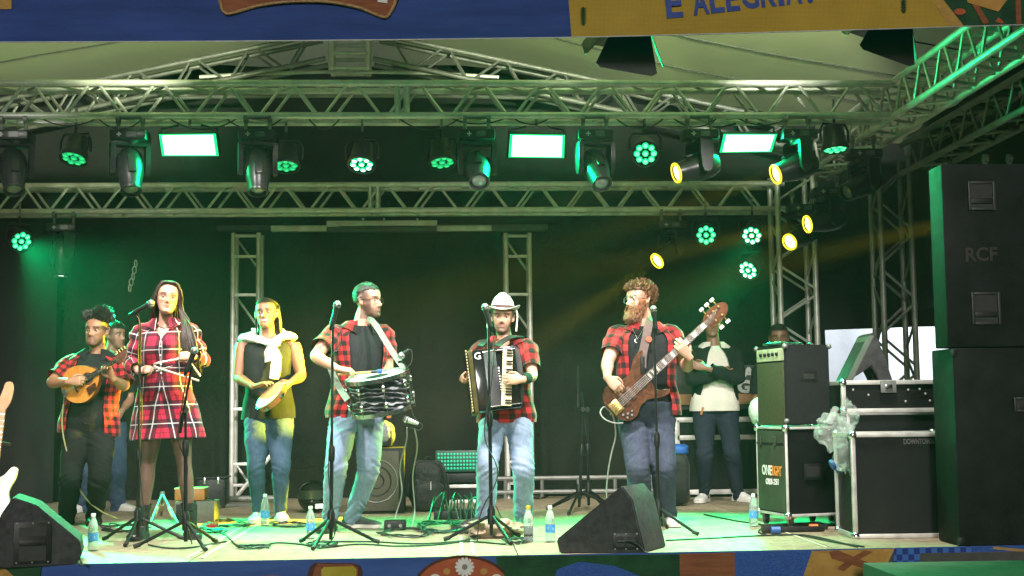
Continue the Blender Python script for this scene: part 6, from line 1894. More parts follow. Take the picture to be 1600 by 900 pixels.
def hand(mb, wrist, d, n, thumb, curl=(35, 45, 25), spread=4.0, sz=1.0, tcurl=0.5, index_curl=None):
    """five fingers: d along the metacarpals, n out of the palm, thumb on that side"""
    d = unit(V(d)); n = V(n); n = unit(n - d * n.dot(d)); s = unit(d.cross(n))
    if s.dot(V(thumb)) < 0:
        s = -s
    w = V(wrist)
    rr = []
    for t, hw, ht, bn in ((-0.02, 0.025, 0.020, 0), (0.01, 0.027, 0.019, 0), (0.04, 0.036, 0.017, 0.001), (0.07, 0.040, 0.015, 0.001), (0.092, 0.039, 0.012, 0.0), (0.10, 0.033, 0.007, 0.0)):
        c = w + d * (t * sz) + n * (bn * sz)
        rr.append([c + s * (hw * sz * math.cos(a)) + n * (ht * sz * math.sin(a)) for a in np.linspace(0, 2 * math.pi, 14, endpoint=False)])
    mb.rings(np.array(rr))
    for i, (o, L, r0) in enumerate(((0.029, 0.073, 0.0090), (0.0098, 0.081, 0.0093), (-0.0098, 0.075, 0.0088), (-0.028, 0.060, 0.0078))):
        p = w + d * ((0.090 - 0.004 * abs(i - 1)) * sz) + s * (o * sz)
        sp = rad(spread * (1.5 - i))
        base = unit(d * math.cos(sp) + s * math.sin(sp))
        cc = index_curl if (i == 0 and index_curl is not None) else curl
        a = 0.0
        pts, rs = [p - base * 0.012 * sz], [r0 * sz]
        pts.append(p); rs.append(r0 * 1.05 * sz)
        for L_k, ck, rk in ((0.46, cc[0], 0.95), (0.30, cc[1], 0.88), (0.24, cc[2], 0.70)):
            a += rad(ck + 2.0 * i)
            dr = base * math.cos(a) + n * math.sin(a)
            p = p + dr * (L * L_k * sz)
            pts.append(p); rs.append(r0 * rk * sz)
        mb.tube(pts, rs, 8)
    p = w + d * (0.022 * sz) + s * (0.020 * sz) + n * (0.006 * sz)
    d1 = unit(d * 0.62 + s * 0.72 + n * (0.25 + 0.3 * tcurl)); d2 = unit(d * 0.85 + s * (0.35 - 0.5 * tcurl) + n * (0.2 + 0.5 * tcurl)); d3 = unit(d * 0.85 + s * (0.05 - 0.5 * tcurl) + n * (0.25 + 0.6 * tcurl))
    pts = [p, p + d1 * 0.045 * sz]
    pts.append(pts[-1] + d2 * 0.032 * sz); pts.append(pts[-1] + d3 * 0.026 * sz)
    mb.tube(pts, [0.0155 * sz, 0.0125 * sz, 0.0105 * sz, 0.0075 * sz], 8)

def ik(a, c, pole, l1, l2):
    """the joint between a and c that keeps both bone lengths, bent towards pole"""
    d = c - a
    L = d.length
    if L > (l1 + l2) * 0.998:
        k = L / (l1 + l2) * 1.002
        l1, l2 = l1 * k, l2 * k
    u = d.normalized()
    x = (l1 * l1 - l2 * l2 + L * L) / (2 * L)
    h = math.sqrt(max(l1 * l1 - x * x, 0.0))
    p = pole - a
    p = p - u * p.dot(u)
    p = p.normalized() if p.length > 1e-5 else Vector((0, -1, 0))
    return a + u * x + p * h
def limb_rings(pts, prof, n=18, m=26, flat=1.0, side=None):
    """prof: (t along the limb 0..1, radius); pts joints; smooth bend"""
    pts = [V(p) for p in pts]
    cum = [0.0]
    for a, b in zip(pts[:-1], pts[1:]):
        cum.append(cum[-1] + (b - a).length)
    fine = []
    for s in np.linspace(0, cum[-1], m * 3):
        i = min(max(k for k in range(len(pts) - 1) if cum[k] <= s + 1e-9), len(pts) - 2)
        fine.append(pts[i].lerp(pts[i + 1], (s - cum[i]) / max(cum[i + 1] - cum[i], 1e-6)))
    arr = np.array(fine)
    for _ in range(6):
        arr[1:-1] = (arr[:-2] + arr[1:-1] * 2 + arr[2:]) / 4
    arr = arr[np.linspace(0, len(arr) - 1, m).round().astype(int)]
    tt = np.linspace(0, 1, m)
    rr = np.interp(tt, [p[0] for p in prof], [p[1] for p in prof])
    R = []
    x = None
    for i in range(m):
        d = Vector(arr[min(i + 1, m - 1)] - arr[max(i - 1, 0)]).normalized()
        if x is None:
            x = V(side) if side is not None else frame_of(d)[0]
        x = (x - d * x.dot(d)).normalized()
        y = d.cross(x)
        R.append([Vector(arr[i]) + x * rr[i] * math.cos(a) + y * rr[i] * flat * math.sin(a) for a in np.linspace(0, 2 * math.pi, n, endpoint=False)])
    return np.array(R), cum[-1], arr
TORSO_M = np.array([  # h, half width, front, back
    (-0.22, 0.085, 0.060, 0.060), (-0.10, 0.165, 0.095, 0.115), (0.0, 0.176, 0.108, 0.125), (0.15, 0.170, 0.116, 0.112), (0.32, 0.160, 0.114, 0.098), (0.5, 0.168, 0.116, 0.102),
    (0.68, 0.184, 0.122, 0.115), (0.80, 0.190, 0.114, 0.118), (0.88, 0.182, 0.098, 0.110), (0.95, 0.140, 0.076, 0.092), (1.0, 0.085, 0.060, 0.078), (1.05, 0.060, 0.054, 0.062)])
TORSO_F = np.array([
    (-0.22, 0.085, 0.060, 0.060), (-0.10, 0.175, 0.095, 0.120), (0.0, 0.180, 0.105, 0.125), (0.15, 0.165, 0.105, 0.105), (0.32, 0.136, 0.095, 0.085), (0.5, 0.142, 0.105, 0.088),
    (0.66, 0.158, 0.135, 0.098), (0.76, 0.160, 0.118, 0.100), (0.86, 0.155, 0.088, 0.095), (0.94, 0.118, 0.066, 0.080), (1.0, 0.070, 0.052, 0.066), (1.05, 0.050, 0.046, 0.052)])

class Body:
    """a person posed on the stage: joints are given where the photo shows them"""
    def __init__(s, label, Y, sc=1.0, fem=False, bulk=1.0, belly=0.0, skin=(0.45, 0.24, 0.16), group=None):
        s.Y, s.sc, s.bulk, s.belly, s.skin = Y, sc, bulk, belly, skin
        s.tp = (TORSO_F if fem else TORSO_M).copy()
        s.label = label
        s.fem = fem
        s.paint = []
    def J(s, px, py, dy=0.0):
        return P(px, py, s.Y + dy)
    def pose(s, head, hrot, neck, shR, shL, hipR, hipL, lean=0.0):
        s.Hc = s.J(*head)
        yaw, pit, rol = (rad(a) for a in hrot)
        s.HM = Matrix.Translation(s.Hc) @ Matrix.Rotation(yaw, 4, 'Z') @ Matrix.Rotation(-pit, 4, 'X') @ Matrix.Rotation(rol, 4, 'Y') @ Matrix.Scale(s.sc * 1.06, 4)
        s.nb, s.sR, s.sL, s.hR, s.hL = s.J(*neck), s.J(*shR), s.J(*shL), s.J(*hipR), s.J(*hipL)
        s.pc = (s.hR + s.hL) / 2
        s.slat = unit(s.sL - s.sR); s.hlat = unit(s.hL - s.hR)
        s.lean = lean
        return s
    def arm(s, side, wrist, pole, l1=0.30, l2=0.255):
        sh = s.sR if side == 'R' else s.sL
        w = s.J(*wrist)
        cand = [P(pole[0], pole[1], s.Y + d) for d in np.arange(-0.40, 0.30, 0.01)]   # the elbow on its line of sight, both bones near their length
        e = min(cand, key=lambda q: ((q - sh).length - l1 * s.sc) ** 2 + ((q - w).length - l2 * s.sc) ** 2)
        if len(pole) > 2:
            print('E', s.label[:22], side, round((e - sh).length, 2), round((w - e).length, 2), round(e.y - s.Y, 2))
        setattr(s, 'e' + side, e); setattr(s, 'w' + side, w)
        return s
    def leg(s, side, ankle, pole, l1=0.43, l2=0.41):
        hp = s.hR if side == 'R' else s.hL
        a = s.J(*ankle)
        setattr(s, 'a' + side, a); setattr(s, 'k' + side, ik(hp, a, s.J(*pole), l1 * s.sc, l2 * s.sc))
        return s
    def ring(s, h, e=0.0, n=44, a0=0.0, a1=2 * math.pi, closed=True, fold_amp=0.0, seed=0.0):
        ax = s.nb - s.pc
        c = s.pc + ax * h
        k = min(max(h, 0), 1)
        lat = unit(s.hlat.lerp(s.slat, k))
        up = ax.normalized()
        lat = unit(lat - up * lat.dot(up))
        fr = lat.cross(up)
        c = c + fr * (0.015 * math.sin(k * math.pi)) * s.sc
        T = s.tp
        w, f, b = (np.interp(h, T[:, 0], T[:, i]) * s.sc * s.bulk + e for i in (1, 2, 3))
        f += s.belly * math.exp(-((h - 0.22) / 0.25) ** 2)
        w += 0.4 * s.belly * math.exp(-((h - 0.22) / 0.25) ** 2)
        out = []
        for a in np.linspace(a0, a1, n, endpoint=not closed):
            ca, sa = math.cos(a), math.sin(a)
            p = c + lat * (w * math.copysign(abs(ca) ** 0.86, ca)) + fr * ((f if sa > 0 else b) * math.copysign(abs(sa) ** 0.9, sa))
            if fold_amp:
                dr = unit(p - c)
                q = Vector((p.x * 9 + seed, p.y * 9, p.z * 3.2))
                p = p + dr * fold_amp * (mnoise.noise(q) + 0.5 * mnoise.noise(q * 2.3 + Vector((3, 1, seed))))
            out.append(p)
        return out
    def skin_parts(s, legs=False, arms=True):
        mb = MB()
        k = s.sc
        hs = [-0.2, -0.1, 0, 0.15, 0.32, 0.5, 0.62, 0.72, 0.8, 0.86, 0.92, 0.96, 1.0, 1.05]
        mb.rings(np.array([s.ring(h, -0.012, 32) for h in hs]))
        hb = s.HM @ Vector((0, 0.012, -0.055)); hb2 = s.HM @ Vector((0, 0.012, -0.01))
        nr = 0.050 if s.fem else 0.060
        R, _, _ = limb_rings([s.nb - unit(s.nb - s.pc) * 0.05, s.nb.lerp(hb, 0.55), hb, hb2], [(0, nr * 1.25 * k), (0.3, nr * k), (0.7, nr * 0.95 * k), (1, nr * 0.9 * k)], 20, 14)
        mb.rings(R)
        head_mesh(mb, s.HM)
        bl = s.bulk
        if arms:
            for sd in 'RL':
                sh, e, w = getattr(s, 's' + sd), getattr(s, 'e' + sd), getattr(s, 'w' + sd)
                q = 0.85 if s.fem else 1.0
                R, _, _ = limb_rings([sh, e, w], [(0, 0.050 * q * bl * k), (0.08, 0.058 * q * bl * k), (0.25, 0.052 * q * bl * k), (0.42, 0.043 * q * k * bl), (0.54, 0.0385 * q * k * bl), (0.66, 0.042 * q * k * bl), (0.82, 0.034 * q * k), (0.95, 0.027 * q * k), (1, 0.026 * q * k)], 18, 30)
                mb.rings(R)
                R, _, _ = limb_rings([s.nb.lerp(sh, 0.35) - V(0, 0, 0.05 * k), sh], [(0, 0.055 * bl * k), (1, 0.052 * q * bl * k)], 16, 8)
                mb.rings(R)
        if legs:
            for sd in 'RL':
                R, _, _ = limb_rings([getattr(s, 'h' + sd), getattr(s, 'k' + sd), getattr(s, 'a' + sd)], [(0, 0.088 * k), (0.2, 0.082 * k), (0.42, 0.060 * k), (0.51, 0.052 * k), (0.64, 0.056 * k), (0.8, 0.043 * k), (0.95, 0.032 * k), (1, 0.034 * k)], 20, 36)
                mb.rings(R)
        return mb
    def finish(s, mb, voxel=0.005, smooth=2):
        """joins everything into ONE continuous body and colours it"""
        s.o = remeshed(mb, 'person', M_skin, voxel, smooth, s.pc * 1.0 - Vector((0, 0, s.pc.z)))
        s.o['label'] = s.label; s.o['category'] = 'person'
        me = s.o.data
        n = len(me.vertices)
        co = np.zeros(n * 3); me.vertices.foreach_get('co', co)
        co = co.reshape(-1, 3) + np.array(s.o.location)
        inv = np.array(s.HM.inverted())
        hc = co @ inv[:3, :3].T + inv[:3, 3]
        col = np.tile(np.array(s.skin), (n, 1))
        x, y, z = hc.T
        nearh = (np.abs(x) < 0.1) & (np.abs(z) < 0.13) & (np.abs(y) < 0.13)
        face = nearh & (y < -0.02)
        def blend(mask, c, a=1.0):
            mm = (mask * a)[:, None]
            col[:] = col * (1 - mm) + np.array(c) * mm
        g = lambda x0, z0, sx, sz: np.exp(-((x - x0) / sx) ** 2 - ((z - z0) / sz) ** 2)
        z0_, sm = z, getattr(s, 'smile', 0.0)
        z = z - sm * 0.007 * (x / 0.022) ** 2 * (np.abs(x) < 0.032)
        wm = 0.022 + 0.006 * sm
        lip = face * (g(0, -0.0625, wm, 0.0055) + g(0, -0.072, wm - 0.003, 0.0055)).clip(0, 1)
        blend(lip, getattr(s, 'lip', (0.30, 0.085, 0.08)), 0.9)
        blend(face * (g(0.042, -0.03, 0.025, 0.018) + g(-0.042, -0.03, 0.025, 0.018)).clip(0, 1), (s.skin[0] * 1.05, s.skin[1] * 0.78, s.skin[2] * 0.75), 0.5)
        blend(face * np.exp(-(x / wm) ** 4 - ((z + 0.0668) / 0.0032) ** 2), (0.7, 0.66, 0.6) if sm > 0.8 else tuple(c * 0.22 for c in s.skin), 0.95)
        z = z0_
        hc_ = getattr(s, 'brow', (0.02, 0.014, 0.012))
        for sx in (1, -1):
            br = face * np.exp(-((x - sx * 0.034) / 0.021) ** 4 - ((z - 0.022 + 0.10 * np.maximum(np.abs(x) - 0.036, 0)) / 0.0052) ** 2)
            blend((br * 1.6).clip(0, 1), hc_, 0.95)
            blend(face * np.exp(-((x - sx * 0.032) / 0.017) ** 4 - ((z - 0.0075) / 0.004) ** 2), (0.02, 0.012, 0.01), 0.95)
            blend(face * np.exp(-((x - sx * 0.032) / 0.016) ** 4 - ((z + 0.009) / 0.005) ** 2), tuple(c * 0.7 for c in s.skin), 0.5)
        blend(face * (g(0.007, -0.045, 0.004, 0.003) + g(-0.007, -0.045, 0.004, 0.003)).clip(0, 1), tuple(c * 0.4 for c in s.skin), 0.4)
        for kind, c, a in getattr(s, 'facial', ()):
            nz = np.array([mnoise.noise(Vector(p) * 60) for p in hc[nearh]]) * 0.25 + 0.9
            nn = np.zeros(n); nn[nearh] = nz.clip(0, 1)
            if kind == 'beard':
                jaw = nearh & (z < -0.03) & (z > -0.13) & (y < 0.02)
                edge = (1 / (1 + np.exp(-(-0.052 - z + 0.55 * (np.abs(x) - 0.045).clip(0) * 2.0 + 0.0) / 0.004)))
                mouth = 1 - (g(0, -0.067, 0.019, 0.008)).clip(0, 1)
                blend(jaw * edge * mouth * nn, c, a)
                blend(face * np.exp(-((x) / 0.026) ** 4 - ((z + 0.052) / 0.005) ** 2) * nn, c, a)
                side = nearh & (np.abs(x) > 0.052) & (z < 0.01) & (z > -0.09) & (y > -0.062) & (y < -0.005)
                blend(side * nn, c, a * 0.9)
            if kind == 'goatee':
                blend(face * (np.exp(-(x / 0.026) ** 4 - ((z + 0.100) / 0.016) ** 4)) * nn, c, a)
                blend(face * np.exp(-((x) / 0.026) ** 4 - ((z + 0.052) / 0.005) ** 2) * nn, c, a)
                blend(face * np.exp(-((np.abs(x) - 0.028) / 0.006) ** 2 - ((z + 0.075) / 0.025) ** 4) * nn, c, a * 0.8)
                jaw = nearh & (z < -0.06) & (z > -0.13)
                blend(jaw * (np.abs(x) > 0.03) * nn, c, a * 0.45)
            if kind == 'crop':          # hair cropped close at the sides
                sg = lambda q: 1 / (1 + np.exp(-q / 0.006))
                sidem = sg(z - 0.004 + 0.35 * (y + 0.03)) * sg(y + 0.048 + 0.25 * (0.06 - z)) * (np.abs(x) > 0.04)
                blend(nearh * np.maximum(sidem, sg(z + 0.055) * sg(y - 0.03)) * (0.75 + 0.25 * nn), c, a)
        for fn in s.paint:
            fn(co, hc, blend, nearh)
        at = me.color_attributes.new('Col', 'FLOAT_COLOR', 'POINT')
        at.data.foreach_set('color', np.hstack([col, np.ones((n, 1))]).astype(np.float32).ravel())
        # eyes
        for sx in (1, -1):
            eb = MB()
            c = Vector((sx * 0.032, -0.0715, 0.0))
            for (mi, r, sz) in ((0, 0.0125, None),):
                eb.lathe([(0.0118 * math.sin(a), 0.0118 * math.cos(a)) for a in (0.01, 0.2, 0.4, 0.54, 0.8, 1.2, 1.7, 2.2, 2.7, 3.13)], 14, s.HM @ Matrix.Translation(c) @ Matrix.Rotation(math.pi / 2, 4, 'X') @ Matrix.Rotation(rad(getattr(s, 'gaze', 0)), 4, 'Y'))
            for i, f in enumerate(eb.f):
                if max(f) < 14 * 4 + 0:
                    eb.m[i] = 1
            ey = eb.build('eye', [M_eyew, M_iris], s.o, 60, True)
            lb = MB()
            T = s.HM @ Matrix.Translation(c)
            op = getattr(s, 'lid', 14)
            for lo, hi in ((op, 88), (-86, -24)):
                lb.grid(12, 5, lambda u, v: T @ Vector((0.0131 * math.cos(rad(lo + (hi - lo) * v)) * math.sin(rad(-85 + 170 * u)), -0.0131 * math.cos(rad(lo + (hi - lo) * v)) * math.cos(rad(-85 + 170 * u)), 0.0131 * math.sin(rad(lo + (hi - lo) * v + (6 if lo > 0 else 0) * (2 * u - 1) ** 2 * -1)))))
            lo_ = lb.build('eyelid', M_skin, ey, 180, True)
            la = lo_.data.color_attributes.new('Col', 'FLOAT_COLOR', 'POINT')
            la.data.foreach_set('color', np.tile(np.array([*[q * 0.86 for q in s.skin], 1.0], dtype=np.float32), len(lo_.data.vertices)))
        return s.o
    # ---- clothing
    def torso_cloth(s, name, m, e, h0, h1, gap=None, sleeves=None, fold_amp=0.006, seed=0.0, parent=None, flare=0.0, extra=None, lower=None, n=54, neck=None, rise=None):
        """gap: function h -> half opening angle at the front (None = closed); sleeves: (end fraction of arm, e0, e1)"""
        mb = MB()
        m_ = 30
        hs = np.linspace(h0, h1, m_)
        R, U, W = [], [], []
        L = (s.nb - s.pc).length
        for h in hs:
            g = gap(h) if gap else 0.0
            ee = e + flare * max(0.0, (0.35 - h)) + (extra(h) if extra else 0.0)
            r = s.ring(h, ee, n, math.pi / 2 + g, math.pi / 2 + 2 * math.pi - g, False, fold_amp * (1.0 + 1.2 * max(0, 0.5 - h)), seed)
            if lower:                                     # uneven hem or dipping neck
                r = [p + Vector((0, 0, lower(h, j / (n - 1)))) for j, p in enumerate(r)]
            R.append(r)
            d = [0.0]
            for a, b in zip(r[:-1], r[1:]):
                d.append(d[-1] + (b - a).length)
            mid = d[-1] / 2
            U.append([q - mid for q in d]); W.append(h * L)
        U = np.array(U); U = U.mean(axis=0, keepdims=True).repeat(m_, 0) * 0.6 + U * 0.4
        mb.rings(np.array(R), False, False, 0, U, np.array(W))
        if sleeves:
            fe, e0, e1 = sleeves
            for sd in 'RL':
                sh, el, w = getattr(s, 's' + sd), getattr(s, 'e' + sd), getattr(s, 'w' + sd)
                l1, l2 = (el - sh).length, (w - el).length
                tot = fe * (l1 + l2)
                inner = s.nb.lerp(sh, 0.55) - (s.nb - s.pc).normalized() * 0.045 * s.sc
                if tot <= l1:
                    pts = [inner, sh, sh.lerp(el, tot / l1)]
                else:
                    pts = [inner, sh, el, el.lerp(w, (tot - l1) / l2)]
                q = (0.85 if s.fem else 1.0) * s.sc * s.bulk
                li = (sh - inner).length
                Lt = li + tot
                base = [(0, 0.060), (li / Lt, 0.059), (min(0.98, (li + 0.3 * l1) / Lt), 0.053), (min(0.985, (li + 0.8 * l1) / Lt), 0.043), (min(0.99, (li + l1 + 0.2 * l2) / Lt), 0.042), (1.0, 0.042 if tot <= l1 * 1.1 else 0.030)]
                if tot <= l1:
                    base = [(0, 0.062), (li / Lt, 0.062), (1.0, 0.052)]
                prof = [(t, r * q + e0 + (e1 - e0) * t) for t, r in base]
                RR, LL, arr = limb_rings(pts, prof, 26, 30 if tot > l1 else 20)
                for i in range(len(RR)):
                    c = Vector(arr[i])
                    for j in range(26):
                        p = Vector(RR[i][j]); dr = (p - c)
                        dr = dr.normalized() if dr.length > 1e-6 else dr
                        qn = Vector((p.x * 13, p.y * 13, p.z * 13 + seed + 9))
                        RR[i][j] = p + dr * fold_amp * 1.1 * (mnoise.noise(qn) + 0.6 * math.sin(i * 1.1 + 2 * mnoise.noise(qn * 0.6)) * (1 if tot > l1 else 0.25))
                rm = np.mean([p[1] for p in prof]) * 2 * math.pi
                UU = np.tile(np.linspace(0, rm, 27), (len(RR), 1)); WW = np.linspace(0, LL, len(RR))
                mb.rings(RR, True, False, 0, UU, WW)
        return mb.build(name, m, parent or s.o, 70, True)
    def collar(s, m, width=0.07, spread=0.075, e=0.014, half=False):
        """shirt collar: a folded band round the neck, open at the front, with two points"""
        mb = MB()
        ax = unit(s.nb - s.pc)
        n = 26
        rows = []
        for k, (hh, ee) in enumerate(((0.985, e + 0.004), (1.05, e + 0.012), (1.055, e + 0.020), (0.97, e + 0.030))):
            g = 0.42 if k < 3 else 0.30
            r = s.ring(hh, ee, n, math.pi / 2 + g, 2.5 * math.pi - g, False)
            if k == 3:
                for j in (0, n - 1):
                    r[j] = r[j] - ax * 0.045 * s.sc
                for j in (1, n - 2):
                    r[j] = r[j] - ax * 0.028 * s.sc
                for j in (2, n - 3):
                    r[j] = r[j] - ax * 0.012 * s.sc
            rows.append(r)
        rows = np.array(rows)
        U = np.tile(np.linspace(0, 0.42, n), (4, 1)); W = np.array([0, 0.03, 0.035, 0.08])
        return mb.rings(rows, False, False, 0, U, W).build('collar', m, s.o, 60, True)
    def trousers(s, m, prof=None, seed=0.0, waist=0.13, amp=0.010, stack=0.010, voxel=0.009, name='trousers', cuff=None):
        mb = MB()
        k = s.sc
        hs = [waist, 0.08, 0.0, -0.08, -0.14, -0.2]
        mb.rings(np.array([s.ring(h, 0.010, 36) for h in hs]))
        prof = prof or [(0, 0.098), (0.1, 0.103), (0.3, 0.092), (0.47, 0.078), (0.55, 0.074), (0.75, 0.070), (0.92, 0.066), (1.0, 0.068)]
        for sd in 'RL':
            hp, kn, an = getattr(s, 'h' + sd), getattr(s, 'k' + sd), getattr(s, 'a' + sd)
            end = an + Vector((0, 0, -0.035))
            R, _, _ = limb_rings([hp + Vector((0, 0, 0.04)), kn, end], [(t, r * k) for t, r in prof], 24, 44)
            mb.rings(R)
        kz = (s.kR.z + s.kL.z) / 2
        az = (s.aR.z + s.aL.z) / 2
        o = remeshed(mb, name, m, voxel, 3, s.o.location, s.o)
        me = o.data
        n = len(me.vertices)
        co = np.zeros(n * 3); me.vertices.foreach_get('co', co); co = co.reshape(-1, 3)
        no = np.zeros(n * 3); me.vertices.foreach_get('normal', no); no = no.reshape(-1, 3)
        wz = co[:, 2] + s.o.location.z
        for i in range(n):
            p = co[i]
            z = wz[i]
            q = Vector((p[0] * 5 + seed, p[1] * 5, p[2] * 8 + p[0] * 4))
            a = amp * (0.8 * mnoise.noise(q) + 0.3 * mnoise.noise(q * 2.3))
            kw = math.exp(-((z - kz) / 0.10) ** 2) * 0.8 + math.exp(-((z - az - 0.03) / 0.08) ** 2) * 1.4 + math.exp(-((z - s.pc.z + 0.08) / 0.07) ** 2) * 0.8 + 0.15
            qd = Vector((p[0] * 5 + seed * 1.3, p[1] * 5, z * 26 + p[0] * (14 if p[0] > 0 else -14) + p[1] * 9))
            a += stack * kw * (0.55 - 1.9 * abs(mnoise.noise(qd)))
            co[i] += no[i] * a
        me.vertices.foreach_set('co', co.ravel())
        me.update()
        return o
    def shoe(s, ankle, toe_dir, m, ms, L=0.285, high=0.0, name='shoe', drop=0.075, w=0.048, laces=None):
        """ankle: joint; the sole stands on the floor"""
        k = s.sc
        a = V(ankle)
        d = unit(Vector((toe_dir[0], toe_dir[1], 0)))
        x = Vector((-d.y, d.x, 0))
        base = Vector((a.x, a.y, 0.006)) - d * 0.065 * k
        prof = [(0.0, 0.55, 0.055), (0.04, 0.72, 0.085), (0.15, 0.82, 0.10 + high), (0.30, 0.82, 0.105 + high), (0.42, 0.86, 0.085), (0.58, 0.98, 0.066), (0.75, 1.05, 0.054), (0.88, 0.95, 0.046), (0.96, 0.72, 0.038), (1.0, 0.40, 0.026)]
        P_ = catmull(prof, 22)
        R, S = [], []
        for t, ww, hh in P_:
            c = base + d * (t * L * k)
            r = []
            for q in np.linspace(0, math.pi, 11):
                r.append(c + x * (w * k * ww * math.copysign(abs(math.cos(q)) ** 0.7, math.cos(q))) + Vector((0, 0, 0.022 + (hh * k - 0.02) * math.sin(q) ** 0.85)))
            R.append(r)
            S.append([c + x * (w * k * (ww + 0.06) * sx) + Vector((0, 0, zz)) for sx, zz in ((1, 0.0), (1, 0.026), (-1, 0.026), (-1, 0.0))])
        mb = MB().rings(np.array(R), False)
        mb.add([p for p in R[0]], [tuple(range(11))]); mb.add([p for p in R[-1]], [tuple(range(10, -1, -1))])
        o = mb.build(name, m, s.o, 60, True)
        MB().rings(np.array(S)).build('sole', ms, o, 30, True)
        if laces:
            for i in range(4):
                t = 0.40 + i * 0.075
                hh = np.interp(t, P_[:, 0], P_[:, 2]) * k + 0.004
                c = base + d * (t * L * k) + Vector((0, 0, hh))
                MB().tube([c - x * 0.024 - Vector((0, 0, 0.012)), c, c + x * 0.024 - Vector((0, 0, 0.012))], 0.0035, 5).build('lace', laces, o, 60, True)
        return o
    def tufts(s, name, m, count, region, length, lift, curl, r0=0.004, seed=1, droop=0.0, parent=None, base=True, off=0.004):
        """hair: a close cap plus many tapering locks growing from the scalp; region(x,y,z) picks where"""
        random.seed(seed)
        mb = MB()
        if base:
            n, mm = 44, 30
            zs = -0.118 + 0.235 * (0.5 - 0.5 * np.cos(np.linspace(0.04, 0.985, mm) * math.pi))
            idx = {}
            vs, fs = [], []
            for i, z in enumerate(zs):
                for k in range(n):
                    p = head_point(2 * math.pi * k / n, z, 1.0, off)
                    if z > 0.09:
                        p = (p[0], p[1], p[2] + off)
                    idx[(i, k)] = len(vs)
                    vs.append(p)
            for i in range(mm - 1):
                for k in range(n):
                    q = [(i, k), (i, (k + 1) % n), (i + 1, (k + 1) % n), (i + 1, k)]
                    if all(region(*vs[idx[a]]) for a in q):
                        fs.append(tuple(idx[a] for a in q))
            top = len(vs) - n
            if region(0, 0, 0.117):
                fs.append(tuple(top + k for k in range(n)))
            mb.add([s.HM @ Vector(p) for p in vs], fs)
        made = 0
        tries = 0
        while made < count and tries < count * 30:
            tries += 1
            th = random.uniform(0, 2 * math.pi); z = -0.118 + 0.235 * (1 - random.random() ** 1.6) if False else random.uniform(-0.118, 0.116)
            p = Vector(head_point(th, z))
            if not region(*p):
                continue
            made += 1
            nrm = Vector((p.x / 0.075 ** 2, (p.y - 0.0) / 0.095 ** 2, p.z / 0.118 ** 2)).normalized()
            L = length(p) if callable(length) else length
            L *= random.uniform(0.75, 1.2)
            d = (nrm * lift(p)[3] + Vector(lift(p)[:3])).normalized() if callable(lift) else nrm
            pts = [p - nrm * 0.002]
            side = d.cross(Vector((random.uniform(-1, 1), random.uniform(-1, 1), random.uniform(-1, 1)))).normalized()
            for q in range(1, 5):
                d = (d + side * curl * math.sin(q * 1.7) + Vector((0, 0, -droop))).normalized()
                pts.append(pts[-1] + d * L / 4)
            mb.tube([s.HM @ q for q in pts], [r0 * s.sc, r0 * 1.15 * s.sc, r0 * s.sc, r0 * 0.7 * s.sc, r0 * 0.25 * s.sc], 5, False)
        return mb.build(name, m, parent or s.o, 80, True)
    def glasses(s, m, w=0.028, h=0.019, rw=0.0022):
        mb = MB()
        for sx in (1, -1):
            pts = [s.HM @ Vector((sx * 0.032 + w * math.copysign(abs(math.cos(a)) ** 0.7, math.cos(a)), -0.101 + 0.010 * abs(sx * 0.032 + w * math.cos(a)) / 0.06, -0.003 + h * math.copysign(abs(math.sin(a)) ** 0.8, math.sin(a)))) for a in np.linspace(0, 2 * math.pi, 19)]
            mb.tube(pts, rw, 5)
            mb.tube([s.HM @ Vector(q) for q in ((sx * 0.060, -0.092, 0.004), (sx * 0.074, -0.06, 0.006), (sx * 0.078, 0.0, 0.008), (sx * 0.076, 0.018, -0.004))], rw, 5)
        mb.tube([s.HM @ Vector(q) for q in ((-0.007, -0.108, 0.003), (0, -0.111, 0.005), (0.007, -0.108, 0.003))], rw, 5)
        return mb.build('glasses', m, s.o, 60, True)

def remeshed(mb, name, m, voxel, smooth, loc, parent=None):
    """voxel-joins overlapping pieces into one continuous skin"""
    me = mb.mesh(name, m, 0, loc)
    o = bpy.data.objects.new(name, me)
    COL.objects.link(o)
    md = o.modifiers.new('r', 'REMESH'); md.mode = 'VOXEL'; md.voxel_size = voxel; md.use_smooth_shade = True
    if smooth:
        sm = o.modifiers.new('s', 'SMOOTH'); sm.factor = 0.5; sm.iterations = smooth
    bpy.context.view_layer.update()
    dg = bpy.context.evaluated_depsgraph_get()
    me2 = bpy.data.meshes.new_from_object(o.evaluated_get(dg))
    o.modifiers.clear()
    o.data = me2
    me2.name = name
    bpy.data.meshes.remove(me)
    me2.materials.clear(); me2.materials.append(m)
    me2.shade_smooth()
    if parent is not None:
        o.parent = parent
    else:
        o.location = loc
    return o
GAP = lambda lo, hi: (lambda h: lo + (hi - lo) * min(1, max(0, h)))
